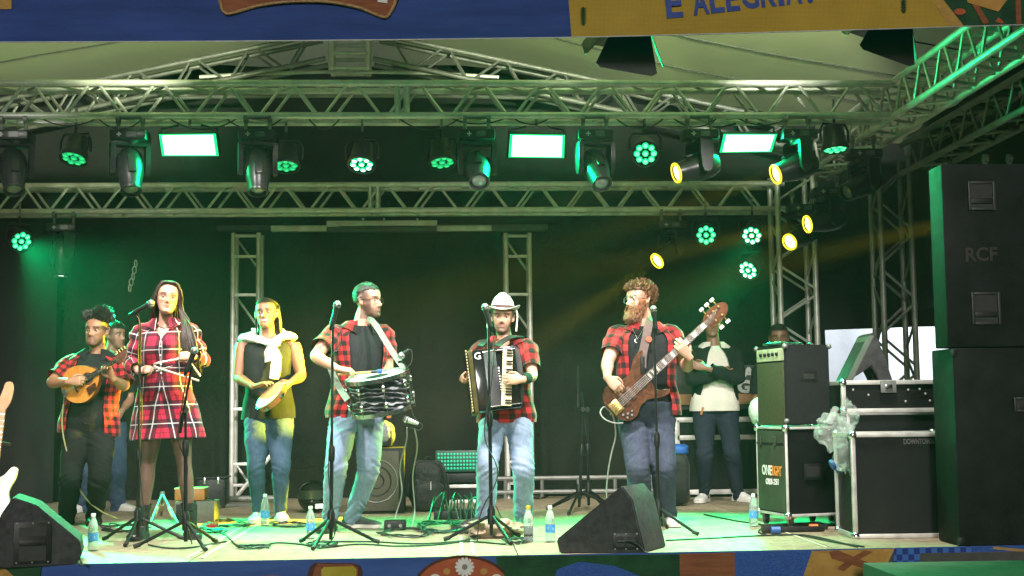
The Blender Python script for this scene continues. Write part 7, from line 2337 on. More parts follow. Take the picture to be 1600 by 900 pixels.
# ---------------------------------------------------------------- the mandolin player
def hair_region(front=-0.062, zf=0.072, side=0.02, nape=-0.055):
    """scalp: above a hairline that drops from the forehead over the ears to the nape"""
    def f(x, y, z):
        if y < -0.03:
            return z > zf - 0.3 * max(0, -0.055 - y) * 0 and z > zf
        t = min(1, (y + 0.03) / 0.05)
        line = zf + (side - zf) * min(1, t * 1.2) if t < 0.85 else side
        if y > 0.03:
            line = side + (nape - side) * min(1, (y - 0.03) / 0.03)
        return z > line
    return f
def top_only(z0=0.062, y0=-0.075):
    return lambda x, y, z: z > z0 and y > y0
p1 = Body('person in open red check shirt and black polo playing a mandolin', 10.6, 1.0, False, 1.06, 0.03, (0.33, 0.165, 0.095))
p1.facial = [('crop', (0.016, 0.012, 0.010), 0.95), ('goatee', (0.016, 0.011, 0.009), 0.97)]
p1.lip = (0.22, 0.075, 0.065)
p1.pose((152, 517, -0.03), (-14, 2, 2), (153, 552), (113, 568, 0.02), (192, 567, 0.0), (122, 676), (158, 676))
p1.arm('R', (106, 596, -0.33), (80, 598)).arm('L', (177, 592, -0.28), (194, 604))
p1.leg('R', (104, 808, 0.0), (110, 745, -0.4)).leg('L', (146, 810, 0.0), (158, 745, -0.4))
mb = p1.skin_parts()
hand(mb, p1.wR, (0.95, -0.1, 0.05), (0.1, 0.9, -0.2), (0, -0.2, 1), (35, 50, 30), 3)
hand(mb, p1.wL, (-0.35, -0.15, 0.9), (-0.6, -0.7, -0.1), (0, 1, 0.2), (35, 60, 40), 5)
p1.finish(mb)
p1.torso_cloth('polo_shirt', M_polo, 0.006, -0.06, 0.99, sleeves=(0.2, 0.004, 0.006), fold_amp=0.004, seed=1)
p1.collar(M_polo, e=0.012)
p1.torso_cloth('check_shirt', M_buff1, 0.024, -0.02, 0.985, gap=lambda h: 0.66 - 0.12 * h, sleeves=(0.42, 0.010, 0.022), fold_amp=0.015, seed=2, flare=0.05)
p1.trousers(M_jean_k, [(0, 0.100), (0.1, 0.106), (0.3, 0.096), (0.47, 0.084), (0.55, 0.080), (0.75, 0.074), (0.92, 0.062), (1.0, 0.060)], seed=3)
p1.shoe(p1.aR, (-0.3, -1), M_shoe_k, M_sole_k, high=0.05)
p1.shoe(p1.aL, (0.25, -1), M_shoe_k, M_sole_k, high=0.05)
p1.tufts('hair', M_hair_k, 800, top_only(0.066, -0.072), lambda p: 0.075 + 0.02 * math.sin(p.x * 60), lambda p: (0, 0.0, 0.8, 0.55), 1.15, 0.0042, 1, off=0.014)

# ---------------------------------------------------------------- the singer in the tartan dress
p2 = Body('person in red tartan shirt dress and dark tights holding a triangle', 9.36, 0.95, True, 1.0, 0.0, (0.50, 0.28, 0.20))
p2.lip = (0.42, 0.07, 0.08)
p2.smile = 0.6
p2.pose((262, 467, 0.0), (14, 6, 6), (258, 505, 0.02), (221, 515, 0.02), (297, 514, 0.02), (241, 634), (278, 634))
p2.arm('R', (216, 579, -0.20), (204, 566)).arm('L', (301, 557, -0.24), (317, 564))
p2.leg('R', (222, 818, 0.0), (236, 735, -0.4)).leg('L', (297, 816, 0.02), (295, 735, -0.4))
mb = p2.skin_parts(legs=True)
hand(mb, p2.wR, (0.95, -0.15, 0.1), (0.1, 0.75, -0.6), (0, 0, 1), (65, 75, 45), 1, 0.88)
hand(mb, p2.wL, (-0.95, -0.2, 0.05), (0.0, 0.8, -0.5), (0, 0, 1), (70, 80, 50), 1, 0.88)
def tights(co, hc, blend, nearh):
    z = co[:, 2]
    blend((z < 0.83) & (np.abs(co[:, 0] - p2.pc.x) < 0.45) & (co[:, 1] > p2.pc.y - 0.17), (0.075, 0.052, 0.045), 0.93)
p2.paint.append(tights)
p2.finish(mb)
tp_keep = p2.tp
p2.tp = np.array([(-0.6, 0.25, 0.150, 0.16), (-0.38, 0.238, 0.145, 0.155), (-0.2, 0.222, 0.138, 0.148), (0.0, 0.205, 0.128, 0.140), (0.2, 0.185, 0.118, 0.118), (0.35, 0.172, 0.114, 0.108), (0.5, 0.168, 0.122, 0.104),
                  (0.66, 0.168, 0.140, 0.106), (0.78, 0.164, 0.120, 0.104), (0.87, 0.152, 0.086, 0.096), (0.94, 0.118, 0.066, 0.080), (1.0, 0.072, 0.052, 0.066), (1.06, 0.052, 0.046, 0.052)])
p2.torso_cloth('tartan_dress', M_tartan, 0.014, -0.40, 0.985, gap=lambda h: -0.03 + 0.55 * max(0, (h - 0.80) / 0.2), sleeves=(0.93, 0.014, 0.016), fold_amp=0.015, seed=5, n=70)
p2.collar(M_tartan, e=0.016)
for k in range(5):
    c = Vector(p2.ring(0.80 - k * 0.105, 0.021, 2, math.pi / 2, math.pi, False)[0])
    MB().lathe([(0.006, 0.0), (0.006, 0.004), (0.002, 0.005)], 10, Matrix.Translation(c) @ Matrix.Rotation(math.pi / 2, 4, 'X')).build('button', M_white, p2.o, 40, True)
p2.tp = tp_keep
for sd, td in (('R', (-0.15, -1)), ('L', (0.45, -1))):
    a = getattr(p2, 'a' + sd)
    sh = p2.shoe(a, td, M_shoe_k, M_sole_k, 0.265, 0.03, 'boot', laces=M_cable)
    kk = getattr(p2, 'k' + sd)
    dr = unit(kk - a)
    R, _, arr = limb_rings([a - dr * 0.05, a + dr * 0.135], [(0, 0.047), (0.5, 0.049), (1, 0.053)], 20, 12)
    for i in range(12):
        R[i] += (R[i] - arr[i]) * 0.05 * math.sin(i * 2.1)
    MB().rings(R, True, False).build('boot_shaft', M_shoe_k, sh, 60, True)
    for i in range(5):
        c = a + dr * (0.01 + 0.026 * i) + Vector((td[0] * 0.03, -0.047, 0))
        MB().tube([c + Vector((-0.022, 0.01, 0)), c + Vector((0, -0.004, 0.004)), c + Vector((0.022, 0.01, 0))], 0.003, 5).build('lace', M_cable, sh, 60, True)
# long hair parted in the middle, most of it over the left shoulder
random.seed(11)
hb = MB()
def lock(ctrl, r=0.006, n=14, jit=0.012):
    q = catmull([list(c) for c in ctrl], n)
    j = Vector((random.uniform(-jit, jit), random.uniform(-jit, jit), random.uniform(-jit, jit)))
    pts = [Vector(p) + j * (i / n) + Vector((0.006 * math.sin(i * 0.8 + j.x * 500), 0, 0)) for i, p in enumerate(q)]
    hb.tube(pts, [r * (0.8 + 0.5 * math.sin(math.pi * min(1, 0.25 + i / n))) * (1 if i < n - 4 else (n - i) / 4.5) for i in range(n)], 5, False)
Hx = lambda x, y, z: p2.HM @ Vector((x, y, z))
for i in range(170):                      # over the left shoulder
    t = random.random(); u = random.random()
    lock([Hx(0.002 + 0.010 * u, -0.080 + 0.12 * t, 0.118 - 0.045 * max(0, 0.4 - t)), Hx(0.050, -0.078 + 0.12 * t, 0.098), Hx(0.084 + 0.006 * u, -0.048 + 0.11 * t, 0.02), Hx(0.088 + 0.01 * u, -0.02 + 0.08 * t, -0.06),
          p2.J(286 + 10 * u, 505 + 4 * t, -0.07 - 0.04 * t), p2.J(284 + 20 * u, 532, -0.13 - 0.03 * t), p2.J(291 + 19 * u, 556, -0.15 - 0.03 * t), p2.J(299 + 14 * u, 574 + 12 * random.random(), -0.15)], 0.0055)
for i in range(90):                       # behind the right shoulder
    t = random.random(); u = random.random()
    lock([Hx(-0.002 - 0.010 * u, -0.080 + 0.12 * t, 0.118 - 0.045 * max(0, 0.4 - t)), Hx(-0.050, -0.078 + 0.12 * t, 0.098), Hx(-0.084 - 0.006 * u, -0.045 + 0.11 * t, 0.02), Hx(-0.086 - 0.012 * u, -0.02 + 0.09 * t, -0.06),
          p2.J(234 + 12 * u, 502, 0.05 + 0.06 * t), p2.J(232 + 14 * u, 525, 0.12), p2.J(236 + 16 * u, 555 + 15 * u, 0.14)], 0.0055)
for i in range(70):                       # back of the head
    t = random.uniform(-1, 1)
    lock([Hx(0.01 * t, 0.02, 0.114), Hx(0.05 * t, 0.085, 0.07), Hx(0.075 * t, 0.105, 0.0), Hx(0.075 * t, 0.10, -0.09), p2.J(259 + 22 * t, 520, 0.13), p2.J(259 + 24 * t, 560, 0.15)], 0.0065)
n0 = hb.build('hair', M_hair_b, p2.o, 80, True)
p2.tufts('scalp_hair', M_hair_b, 0, lambda x, y, z: (z > 0.074 + 0.0 * y and y > -0.075) or (y > 0.0 and z > -0.06) or (abs(x) > 0.062 and z > 0.015 and y > -0.035), 0.01, None, 0, off=0.010)
p2.glasses(plain('thin_gold_frame', (0.5, 0.36, 0.2), 0.3, 0.8), 0.026, 0.020, 0.0012)
MB().tube([p2.J(x, y, d) for x, y, d in ((238, 503, -0.03), (245, 509, -0.075), (256, 513, -0.095), (268, 511, -0.085), (275, 504, -0.04))], 0.004, 6).build('necklace', M_leather, p2.o, 60, True)

# ---------------------------------------------------------------- the tambourine player
p3 = Body('person in black tank top with white sweater knotted over the shoulders, playing tambourine', 10.64, 0.98, False, 1.04, 0.015, (0.28, 0.135, 0.072))
p3.smile = 1.0
p3.pose((416, 491, -0.02), (-4, 8, -4), (418, 526), (379, 537, 0.0), (458, 537, 0.0), (402, 652), (438, 652))
p3.arm('R', (396, 604, -0.25), (371, 590)).arm('L', (455, 597, -0.26), (471, 588))
p3.leg('R', (405, 803, -0.05), (394, 728, -0.5)).leg('L', (438, 804, 0.0), (441, 728, -0.5))
mb = p3.skin_parts()
hand(mb, p3.wR, (0.88, -0.3, 0.3), (0.2, 0.1, -0.95), (0, 1, 0.2), (12, 20, 15), 5)
hand(mb, p3.wL, (-0.8, -0.25, -0.45), (-0.3, 0.8, -0.4), (-0.3, -0.2, 0.9), (50, 60, 40), 2)
p3.finish(mb)
p3.torso_cloth('tank_top', M_tank, 0.010, -0.02, 0.93, fold_amp=0.008, seed=8, flare=0.06)
p3.trousers(M_jean_m, [(0, 0.102), (0.1, 0.108), (0.3, 0.094), (0.47, 0.076), (0.55, 0.068), (0.75, 0.060), (0.92, 0.046), (1.0, 0.044)], seed=6, stack=0.006)
p3.shoe(p3.aR, (-0.1, -1), M_shoe_w, M_sole_w, 0.28, 0.02, laces=M_white)
p3.shoe(p3.aL, (0.25, -1), M_shoe_w, M_sole_w, 0.28, 0.02, laces=M_white)
# sweater: two rolls over the shoulders, a knot and two hanging sleeves
def soft_roll(pts, radii, flat, seed, name, parent, m, n=18, mm=34):
    R, _, arr = limb_rings(pts, radii, n, mm, flat)
    for i in range(mm):
        for j in range(n):
            p = Vector(R[i][j]); d = p - Vector(arr[i])
            if d.length > 1e-6:
                q = Vector((p.x * 22 + seed, p.y * 22, p.z * 9))
                R[i][j] = p + d.normalized() * (0.012 * mnoise.noise(q) + 0.006 * mnoise.noise(q * 2.5))
    return MB().rings(R).build(name, m, parent, 70, True)
sw = soft_roll([p3.J(396, 522, 0.13), p3.J(383, 528, 0.05), p3.J(388, 527, -0.06), p3.J(405, 531, -0.12), p3.J(424, 537, -0.15)], [(0, 0.05), (0.3, 0.062), (0.6, 0.05), (1, 0.034)], 0.55, 1, 'sweater', p3.o, M_wknit)
soft_roll([p3.J(440, 520, 0.13), p3.J(453, 527, 0.05), p3.J(450, 525, -0.06), p3.J(438, 528, -0.12), p3.J(426, 537, -0.15)], [(0, 0.05), (0.3, 0.062), (0.6, 0.05), (1, 0.034)], 0.55, 2, 'sweater_side', sw, M_wknit)
soft_roll([p3.J(394, 520, 0.14), p3.J(418, 514, 0.16), p3.J(442, 520, 0.14)], [(0, 0.05), (0.5, 0.06), (1, 0.05)], 0.6, 3, 'sweater_back', sw, M_wknit)
soft_roll([p3.J(416, 535, -0.16), p3.J(426, 537, -0.19), p3.J(436, 536, -0.165)], [(0, 0.024), (0.5, 0.042), (1, 0.024)], 0.9, 4, 'sweater_knot', sw, M_wknit)
soft_roll([p3.J(428, 540, -0.18), p3.J(433, 556, -0.20), p3.J(431, 574, -0.21), p3.J(428, 592, -0.21)], [(0, 0.03), (0.3, 0.045), (0.8, 0.05), (1, 0.046)], 0.4, 5, 'sweater_sleeve', sw, M_wknit)
soft_roll([p3.J(422, 540, -0.17), p3.J(418, 550, -0.19), p3.J(420, 565, -0.20)], [(0, 0.03), (0.5, 0.04), (1, 0.036)], 0.4, 6, 'sweater_sleeve', sw, M_wknit)
p3.tufts('hair', M_hair_k, 260, hair_region(zf=0.070, side=-0.02, nape=-0.10), 0.09, lambda p: (0, 0.8, -0.5 if p.z < 0.07 else 0.0, 0.25), 0.06, 0.005, 5, 0.10, off=0.007)
hb = MB()
for i in range(150):
    u = random.random(); sx = random.choice((-1, 1))
    H3 = lambda x, y, z: p3.HM @ Vector((x, y, z))
    q = catmull([list(H3(sx * 0.05, 0.02, 0.10)), list(H3(sx * 0.083, 0.02 + 0.04 * u, 0.03)), list(H3(sx * (0.088 + 0.006 * u), 0.03 + 0.05 * u, -0.05)), list(H3(sx * (0.085 + 0.012 * u), 0.05 + 0.03 * u, -0.13 - 0.03 * u))], 10)
    hb.tube(q, [0.007] * 8 + [0.004, 0.0015], 5, False)
for i in range(110):
    t = random.uniform(-1, 1); v = random.random()
    q = catmull([list(H3(0.055 * t, -0.078 + 0.03 * v + 0.03 * abs(t), 0.082 + 0.02 * v - 0.02 * abs(t))), list(H3(0.06 * t, -0.02, 0.122 - 0.03 * t * t)), list(H3(0.078 * t, 0.07, 0.085)), list(H3(0.085 * t, 0.112, 0.0)), list(H3(0.09 * t, 0.10, -0.10)), list(H3(0.10 * t, 0.085, -0.17 - 0.03 * v))], 14)
    hb.tube(q, [0.003] + [0.0065] * 11 + [0.004, 0.0015], 5, False)
hb.build('long_hair', M_hair_k, p3.o, 80, True)

# ---------------------------------------------------------------- the drummer
p4 = Body('person in glasses and red check shirt over black tee, drum slung in front', 9.8, 1.0, False, 1.04, 0.02, (0.50, 0.27, 0.185))
p4.facial = [('crop', (0.022, 0.02, 0.018), 0.95), ('beard', (0.026, 0.021, 0.018), 0.96)]
p4.gaze = 0
p4.pose((574, 470, 0.02), (62, 0, 0), (562, 510, 0.02), (522, 522, -0.06), (600, 522, 0.10), (541, 645, -0.04), (577, 645, 0.05))
p4.arm('R', (527, 576, -0.44), (492, 557)).arm('L', (604, 590, -0.16), (606, 572))
p4.leg('R', (516, 806, -0.08), (520, 722, -0.6)).leg('L', (549, 806, 0.14), (600, 722, -0.3))
mb = p4.skin_parts()
hand(mb, p4.wR, (0.92, -0.1, -0.12), (0.05, 0.35, -0.95), (0, 1, 0.3), (38, 55, 35), 3)
hand(mb, p4.wL, (-0.2, -0.6, -0.75), (-0.6, 0.1, -0.4), (0, -1, 0), (35, 45, 30), 3)
def ink(co, hc, blend, nearh):
    sh, e = p4.sR, p4.eR
    ax = unit(e - sh)
    rel = co - np.array(sh)
    t = rel @ np.array(ax) / (e - sh).length
    rr = np.linalg.norm(rel - np.outer(rel @ np.array(ax), np.array(ax)), axis=1)
    on = (t > 0.42) & (t < 0.95) & (rr < 0.08)
    idx = np.where(on)[0]
    mk = np.zeros(len(co))
    for i in idx:
        mk[i] = 1.0 if mnoise.noise(Vector(co[i]) * 34) > 0.02 and abs(t[i] - 0.68) < 0.2 + 0.1 * mnoise.noise(Vector(co[i]) * 15) else 0
    blend(mk, (0.07, 0.06, 0.07), 0.7)
p4.paint.append(ink)
p4.finish(mb)
p4.torso_cloth('tee_shirt', M_tee, 0.006, -0.05, 1.0, sleeves=(0.2, 0.004, 0.006), fold_amp=0.005, seed=11)
p4.torso_cloth('check_shirt', M_buff2, 0.024, -0.06, 0.985, gap=lambda h: 0.62 - 0.05 * h, sleeves=(0.36, 0.012, 0.024), fold_amp=0.015, seed=12, flare=0.10)
p4.collar(M_buff2, e=0.020)
p4.trousers(M_jean_l, [(0, 0.100), (0.1, 0.106), (0.3, 0.094), (0.47, 0.082), (0.55, 0.078), (0.75, 0.070), (0.92, 0.058), (1.0, 0.058)], seed=13, stack=0.010)
p4.shoe(p4.aR, (-0.2, -1), M_shoe_k, M_sole_k, 0.29)
p4.shoe(p4.aL, (1, -0.35), M_shoe_d, M_sole_w, 0.30, laces=M_cable)
p4.tufts('hair', M_hair_g, 700, lambda x, y, z: (z > 0.070 - 0.35 * max(0, y + 0.05) and y > -0.085 and z > 0.03) or (y > 0.02 and z > -0.01), lambda p: 0.015 + 0.016 * max(0, (p.z - 0.06) / 0.05) * max(0, 0.4 - p.y * 8), lambda p: (0, 0.5, 0.35 if p.z > 0.07 else -0.2, 0.28), 0.30, 0.0042, 14, off=0.009)
p4.glasses(M_frame)
b_ = MB()

# ---------------------------------------------------------------- the accordion player
p5 = Body('person in white hat and red check shirt playing an accordion', 9.94, 0.98, False, 1.02, 0.02, (0.50, 0.28, 0.19))
p5.facial = [('crop', (0.02, 0.015, 0.013), 0.95), ('beard', (0.025, 0.016, 0.012), 0.93)]
p5.pose((785, 496, 0.0), (-4, 0, 2), (789, 531), (751, 545, 0.05), (825, 544, -0.03), (773, 650, 0.02), (808, 650, 0.0))
p5.arm('R', (733, 580, -0.14), (739, 600)).arm('L', (817, 593, -0.40), (832, 588))
p5.leg('R', (758, 808, -0.04), (752, 730, -0.6)).leg('L', (818, 803, 0.06), (826, 730, -0.5))
mb = p5.skin_parts()
hand(mb, p5.wR, (-0.6, -0.5, -0.5), (0.5, -0.3, -0.6), (0.2, -0.9, 0.3), (55, 65, 40), 2)
hand(mb, p5.wL, (-0.98, -0.12, 0.02), (0.05, 0.97, -0.15), (0, 0.1, 1), (16, 30, 20), 4)
p5.finish(mb)
p5.torso_cloth('check_shirt', M_buff3, 0.014, -0.08, 0.985, gap=lambda h: -0.03 + 0.5 * max(0, (h - 0.86) / 0.14), sleeves=(0.40, 0.012, 0.020), fold_amp=0.013, seed=21, flare=0.08)
p5.collar(M_buff3, e=0.016)
p5.trousers(M_jean_l, [(0, 0.100), (0.1, 0.106), (0.3, 0.094), (0.47, 0.082), (0.55, 0.080), (0.75, 0.074), (0.92, 0.068), (1.0, 0.068)], seed=23, stack=0.011)
p5.shoe(p5.aR, (-0.9, -0.75), M_shoe_d, M_sole_w, 0.29, laces=M_cable)
p5.shoe(p5.aL, (0.05, -1), M_shoe_d, M_sole_k, 0.28, laces=M_cable)
M_hat = plain('hat_felt', (0.66, 0.65, 0.62), 0.85, 0, 0.08, 20, 0.3, 120)
hm = p5.HM @ Matrix.Translation((0, 0.0, 0.046)) @ Matrix.Rotation(rad(-4), 4, 'X')
def hat_ring(rx, ry, z, up=0.0, n=40):
    return [hm @ Vector((rx * math.cos(a), ry * math.sin(a), z + up * math.cos(2 * a))) for a in np.linspace(0, 2 * math.pi, n, endpoint=False)]
hat = MB().rings(np.array([hat_ring(0.122, 0.156, 0.012, 0.024), hat_ring(0.125, 0.159, 0.019, 0.025), hat_ring(0.106, 0.130, 0.006, 0.010), hat_ring(0.088, 0.108, 0.004), hat_ring(0.084, 0.104, 0.035), hat_ring(0.074, 0.098, 0.07), hat_ring(0.058, 0.088, 0.100, -0.004), hat_ring(0.040, 0.072, 0.116, -0.008), hat_ring(0.014, 0.045, 0.112, -0.006)]), True).build('hat', M_hat, p5.o, 60, True)
MB().rings(np.array([hat_ring(0.0895, 0.1095, 0.006), hat_ring(0.090, 0.110, 0.012), hat_ring(0.0885, 0.1085, 0.028), hat_ring(0.0875, 0.1075, 0.032)]), True, False).build('hat_band', plain('hat_band', (0.05, 0.015, 0.02), 0.6), hat, 60, True)
for sx, ln in ((-1, 0.13), (1, 0.15)):
    MB().tube([hm @ Vector((sx * 0.10, -0.03, 0.002)), hm @ Vector((sx * 0.108, -0.04, -0.04)), hm @ Vector((sx * 0.102, -0.05, -ln))], 0.006, 6).build('hat_cord', M_wknit, hat, 60, True)
R, _, _ = limb_rings([p5.eL.lerp(p5.wL, 0.55), p5.eL.lerp(p5.wL, 0.93)], [(0, 0.042), (0.5, 0.038), (1, 0.034)], 20, 8)
MB().rings(R).build('wristband', M_tee, p5.o, 60, True)

# ---------------------------------------------------------------- the bass player
p6 = Body('person with red beard and curly hair playing a bass guitar', 9.76, 1.02, False, 1.10, 0.03, (0.54, 0.31, 0.22))
p6.brow = (0.16, 0.07, 0.03)
p6.facial = [('crop', (0.13, 0.06, 0.03), 0.7), ('beard', (0.30, 0.11, 0.04), 0.9)]
p6.pose((1000, 469, 0.0), (-60, 2, -3), (1008, 511, 0.02), (967, 524, 0.03), (1048, 523, 0.03), (988, 646), (1030, 646))
p6.arm('R', (949, 590, -0.31), (949, 566)).arm('L', (1077, 558, -0.30), (1074, 574))
p6.leg('R', (1003, 812, -0.02), (998, 730, -0.5)).leg('L', (1040, 806, 0.06), (1040, 730, -0.5))
mb = p6.skin_parts()
hand(mb, p6.wR, (0.66, -0.2, -0.65), (0.05, 0.95, -0.2), (0.7, -0.1, 0.6), (28, 42, 25), 4, 1.05)
hand(mb, p6.wL, (-0.62, -0.25, 0.72), (-0.05, 0.95, 0.2), (0.6, 0.3, 0.7), (14, 34, 28), 2.5, 1.05)
p6.finish(mb)
p6.torso_cloth('tee_shirt', M_tee, 0.006, -0.05, 1.0, sleeves=(0.2, 0.004, 0.006), fold_amp=0.006, seed=31)
p6.torso_cloth('check_shirt', M_buff3, 0.024, -0.02, 0.985, gap=lambda h: 0.72 - 0.16 * h, sleeves=(0.36, 0.012, 0.024), fold_amp=0.015, seed=32, flare=0.06)
p6.collar(M_buff3, e=0.020)
p6.trousers(M_jean_d, [(0, 0.104), (0.1, 0.110), (0.3, 0.098), (0.47, 0.086), (0.55, 0.082), (0.75, 0.078), (0.92, 0.074), (1.0, 0.074)], seed=33, stack=0.008)
M_cuff = denim('denim_cuff', (0.14, 0.15, 0.19), (0.24, 0.25, 0.30))
for a, kk in ((p6.aL, p6.kL), (p6.aR, p6.kR)):
    R, _, _ = limb_rings([a - Vector((0, 0, 0.04)), a + unit(kk - a) * 0.02], [(0, 0.082), (1, 0.084)], 20, 5)
    MB().rings(R, True, False).build('cuff', M_cuff, p6.o, 60, True)
p6.shoe(p6.aR, (-0.3, -1), M_shoe_w, M_sole_w, 0.29)
p6.shoe(p6.aL, (0.2, -1), M_shoe_w, M_sole_w, 0.29, laces=M_white)
p6.tufts('hair', M_hair_c, 900, hair_region(zf=0.064, side=0.0, nape=-0.05), lambda p: 0.050, lambda p: (0, 0, 0.2, 0.7), 1.5, 0.0042, 34, off=0.016)
p6.tufts('beard', M_hair_r, 900, lambda x, y, z: y < 0.0 and ((z < -0.076) or (z < -0.045 and abs(x) > 0.035) or (abs(x) > 0.058 and z < -0.01 and y > -0.06)) and z > -0.12, lambda p: 0.030 + 0.035 * max(0, -p.z - 0.07) / 0.05, lambda p: (0, -0.35, -0.75, 0.5), 0.75, 0.0034, 35, base=True, off=0.012)
p6.tufts('moustache', M_hair_r, 60, lambda x, y, z: abs(x) < 0.03 and -0.060 < z < -0.046 and y < -0.06, 0.022, lambda p: (math.copysign(0.8, p.x), -0.2, -0.5, 0.3), 0.15, 0.004, 36, base=False)
p6.glasses(plain('silver_frame', (0.5, 0.5, 0.5), 0.3, 0.8), 0.027, 0.021)
nk = MB().tube([p6.J(x, y, d) for x, y, d in ((986, 503, -0.04), (989, 515, -0.10), (996, 530, -0.145), (1003, 518, -0.11), (1009, 505, -0.05))], 0.0022, 5).build('necklace', M_chrome, p6.o, 60, True)
MB().tube([p6.J(993, 528, -0.155) + Vector((0.012 * math.cos(a) + 0.008, 0, 0.014 * math.sin(a) - 0.02)) for a in np.linspace(1.9, 4.9, 9)], [0.001, 0.003, 0.0045, 0.005, 0.005, 0.005, 0.0045, 0.003, 0.001], 6).build('pendant', M_white, nk, 60, True)

# ---------------------------------------------------------------- onlooker with folded arms
p7 = Body('person in black jacket over cream shirt standing with folded arms behind the bass player', 12.1, 0.99, False, 1.04, 0.03, (0.24, 0.12, 0.075))
p7.facial = [('crop', (0.02, 0.015, 0.013), 0.9)]
p7.lip = (0.18, 0.07, 0.06)
p7.pose((1112, 505, 0.0), (-6, -2, 0), (1115, 540), (1084, 554, 0.0), (1148, 554, 0.0), (1101, 640), (1134, 640))
p7.arm('R', (1128, 584, -0.22), (1081, 593)).arm('L', (1103, 575, -0.27), (1154, 592))
p7.leg('R', (1101, 773, 0.0), (1102, 705, -0.5)).leg('L', (1154, 773, 0.0), (1145, 705, -0.5))
mb = p7.skin_parts()
hand(mb, p7.wR, (0.9, 0.1, 0.1), (0, 1, 0), (0, 0, 1), (10, 20, 15), 3)
hand(mb, p7.wL, (-0.9, 0.1, 0.25), (0, 1, 0), (0, 0, 1), (10, 20, 15), 3)
p7.finish(mb, 0.0065)
p7.torso_cloth('cream_shirt', M_wtee, 0.010, -0.02, 0.99, fold_amp=0.008, seed=41, flare=0.10)
p7.collar(M_wtee, e=0.012)
p7.torso_cloth('jacket', M_blackj, 0.028, 0.06, 0.985, gap=lambda h: 0.95 - 0.75 * h, sleeves=(0.93, 0.020, 0.020), fold_amp=0.010, seed=42)
p7.trousers(M_jean_n, [(0, 0.100), (0.1, 0.106), (0.3, 0.092), (0.47, 0.078), (0.55, 0.074), (0.75, 0.066), (0.92, 0.052), (1.0, 0.050)], seed=43)
p7.shoe(p7.aR, (-0.5, -1), M_shoe_w, M_sole_w, 0.30, 0.01, laces=M_white)
p7.shoe(p7.aL, (0.5, -1), M_shoe_w, M_sole_w, 0.30, 0.01, laces=M_white)
p7.tufts('hair', M_hair_k, 60, hair_region(zf=0.072, side=0.02, nape=-0.05), 0.008, lambda p: (0, 0, 0.2, 1), 0.2, 0.004, 44, off=0.005)
tagp = MB().box((p7.J(1097, 642, -0.16)), (0.02, 0.006, 0.07), Matrix.Rotation(0.3, 3, 'Y'), 0.002).build('key_tag', plain('tag_orange', (0.35, 0.13, 0.03), 0.5), p7.o, 40, True)

# ---------------------------------------------------------------- person half hidden behind the mandolin player
p8 = Body('person in dark clothes mostly hidden behind the mandolin player', 11.9, 0.95, False, 1.0, 0.0, (0.34, 0.19, 0.13))
p8.facial = [('crop', (0.02, 0.015, 0.013), 0.9), ('beard', (0.04, 0.03, 0.025), 0.5)]
p8.pose((179, 524, 0.0), (60, 0, 0), (172, 560), (146, 574, -0.08), (200, 574, 0.08), (146, 668), (180, 668, 0.05))
p8.arm('R', (150, 640, -0.2), (142, 625)).arm('L', (192, 640, -0.15), (203, 625))
p8.leg('R', (132, 793, 0.0), (140, 730, -0.5)).leg('L', (183, 790, 0.1), (186, 728, -0.3))
mb = p8.skin_parts()
hand(mb, p8.wR, (0.4, -0.5, -0.6), (0.5, 0, -0.5), (0, -1, 0), (40, 50, 30), 3)
hand(mb, p8.wL, (-0.4, -0.5, -0.6), (-0.5, 0, -0.5), (0, -1, 0), (40, 50, 30), 3)
p8.finish(mb, 0.0075)
p8.torso_cloth('dark_shirt', M_tee, 0.014, -0.1, 0.985, sleeves=(0.4, 0.01, 0.016), fold_amp=0.008, seed=51)
p8.trousers(M_jean_m, None, seed=53, voxel=0.012)
p8.shoe(p8.aR, (-0.5, -1), M_shoe_w, M_sole_w, 0.29)
p8.shoe(p8.aL, (0.9, -0.6), M_shoe_w, M_sole_w, 0.29)
p8.tufts('hair', M_hair_k, 160, lambda x, y, z: z > 0.055, 0.02, lambda p: (0, -0.1, 0.4, 0.8), 0.3, 0.004, 54)

# ---------------------------------------------------------------- face looking over the amplifier
p9 = Body('person whose eyes and forehead show above the amplifier stack', 12.15, 1.0, False, 1.0, 0.0, (0.26, 0.13, 0.085))
p9.facial = [('crop', (0.02, 0.015, 0.013), 0.9)]
p9.pose((1217, 528, 0.0), (-12, -4, 0), (1218, 563), (1187, 578, 0.0), (1249, 578, 0.0), (1201, 668), (1236, 668))
p9.arm('R', (1182, 660, -0.15), (1180, 628)).arm('L', (1254, 660, -0.15), (1257, 628))
p9.leg('R', (1200, 772, 0.0), (1200, 720, -0.5)).leg('L', (1236, 772, 0.0), (1236, 720, -0.5))
mb = p9.skin_parts()
hand(mb, p9.wR, (0.1, -0.3, -0.9), (0.9, 0, 0), (0, -1, 0), (30, 40, 30), 3)
hand(mb, p9.wL, (-0.1, -0.3, -0.9), (-0.9, 0, 0), (0, -1, 0), (30, 40, 30), 3)
p9.finish(mb, 0.0075)
p9.torso_cloth('dark_shirt', M_tee, 0.014, -0.1, 0.985, sleeves=(0.4, 0.01, 0.016), fold_amp=0.008, seed=61)
p9.trousers(M_jean_n, None, seed=63, voxel=0.012)
p9.shoe(p9.aR, (-0.2, -1), M_shoe_k, M_sole_k)
p9.shoe(p9.aL, (0.2, -1), M_shoe_k, M_sole_k)
p9.tufts('hair', M_hair_k, 60, hair_region(zf=0.066, side=0.02, nape=-0.05), 0.008, lambda p: (0, 0, 0.2, 1), 0.2, 0.004, 64, off=0.007)

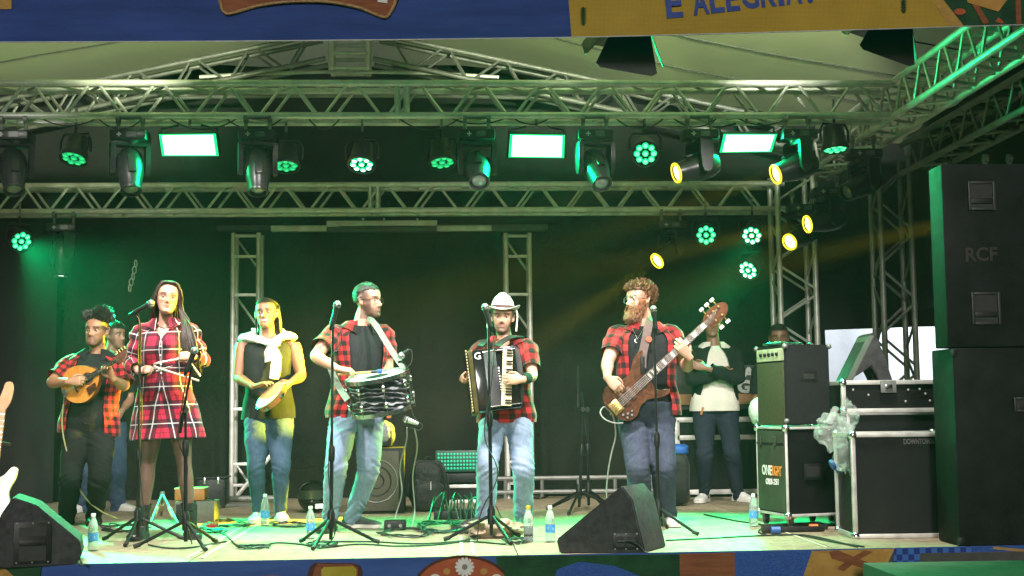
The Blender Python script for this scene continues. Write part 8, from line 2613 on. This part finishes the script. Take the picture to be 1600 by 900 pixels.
# ---------------------------------------------------------------- small instruments in the hands
gp = p4.wR + Vector((0.075, -0.012, -0.036))
tp_ = P(597, 580, 9.34)
sd = (tp_ - gp).normalized()
stk = thing('drum_stick', "wooden drum stick with blue tip in the drummer's hand", 'drum stick', gp)
bar(stk, 'shaft', gp - sd * 0.07, tp_ - sd * 0.07, 0.0085, plain('stick_wood', (0.45, 0.25, 0.10), 0.5))
bar(stk, 'grip', tp_ - sd * 0.075, tp_ - sd * 0.03, 0.0115, M_black)
MB().lathe([(0.012, 0), (0.016, 0.004), (0.016, 0.03), (0.010, 0.034)], 12, Matrix.Translation(tp_ - sd * 0.034) @ sd.to_track_quat('Z', 'Y').to_matrix().to_4x4()).build('tip', plain('tip_blue', (0.03, 0.06, 0.30), 0.6), stk, 50, True)
g2 = p2.wL + Vector((-0.078, 0.004, -0.012))
tri = thing('triangle', "large steel triangle held in the singer's hand", 'triangle', g2)
Yt = g2.y
MB().tube([P(313, 588, Yt + 0.02), P(300, 570, Yt + 0.01), g2 + Vector((0.025, 0, -0.012)), g2 + Vector((0.01, 0, 0.006)), g2, P(247, 567, Yt - 0.02), P(241, 568.5, Yt - 0.02), P(240.5, 572, Yt - 0.02), P(246, 574.5, Yt - 0.02), P(278, 585, Yt - 0.02), P(311, 595, Yt)], 0.0075, 8).build('steel_bar', plain('steel_bright', (0.66, 0.62, 0.50), 0.3, 0.8), tri, 50, True)
g3 = p2.wR + Vector((0.072, 0.008, -0.02))
bt = thing('triangle_beater', "metal beater in the singer's other hand", 'beater', g3)
d3 = Vector((0.9, -0.15, 0.28)).normalized()
bar(bt, 'rod', g3, g3 + d3 * 0.17, 0.005, M_alu)
bar(bt, 'handle', g3 - d3 * 0.05, g3 + d3 * 0.05, 0.009, M_black)
# ================================================================ stage haze
hz_m = bpy.data.materials.new('haze_air')
hz_m.use_nodes = True
nt = hz_m.node_tree
nt.nodes.remove(nt.nodes['Principled BSDF'])
pv = nt.nodes.new('ShaderNodeVolumePrincipled')
pv.inputs['Color'].default_value = (0.9, 0.92, 0.9, 1)
pv.inputs['Density'].default_value = 0.0016
pv.inputs['Anisotropy'].default_value = 0.3
nt.links.new(pv.outputs[0], nt.nodes['Material Output'].inputs['Volume'])
tag(MB().box((0.5, 7.2, 1.9), (24, 19, 8)).build('haze', hz_m, None, 0), kind='stuff')
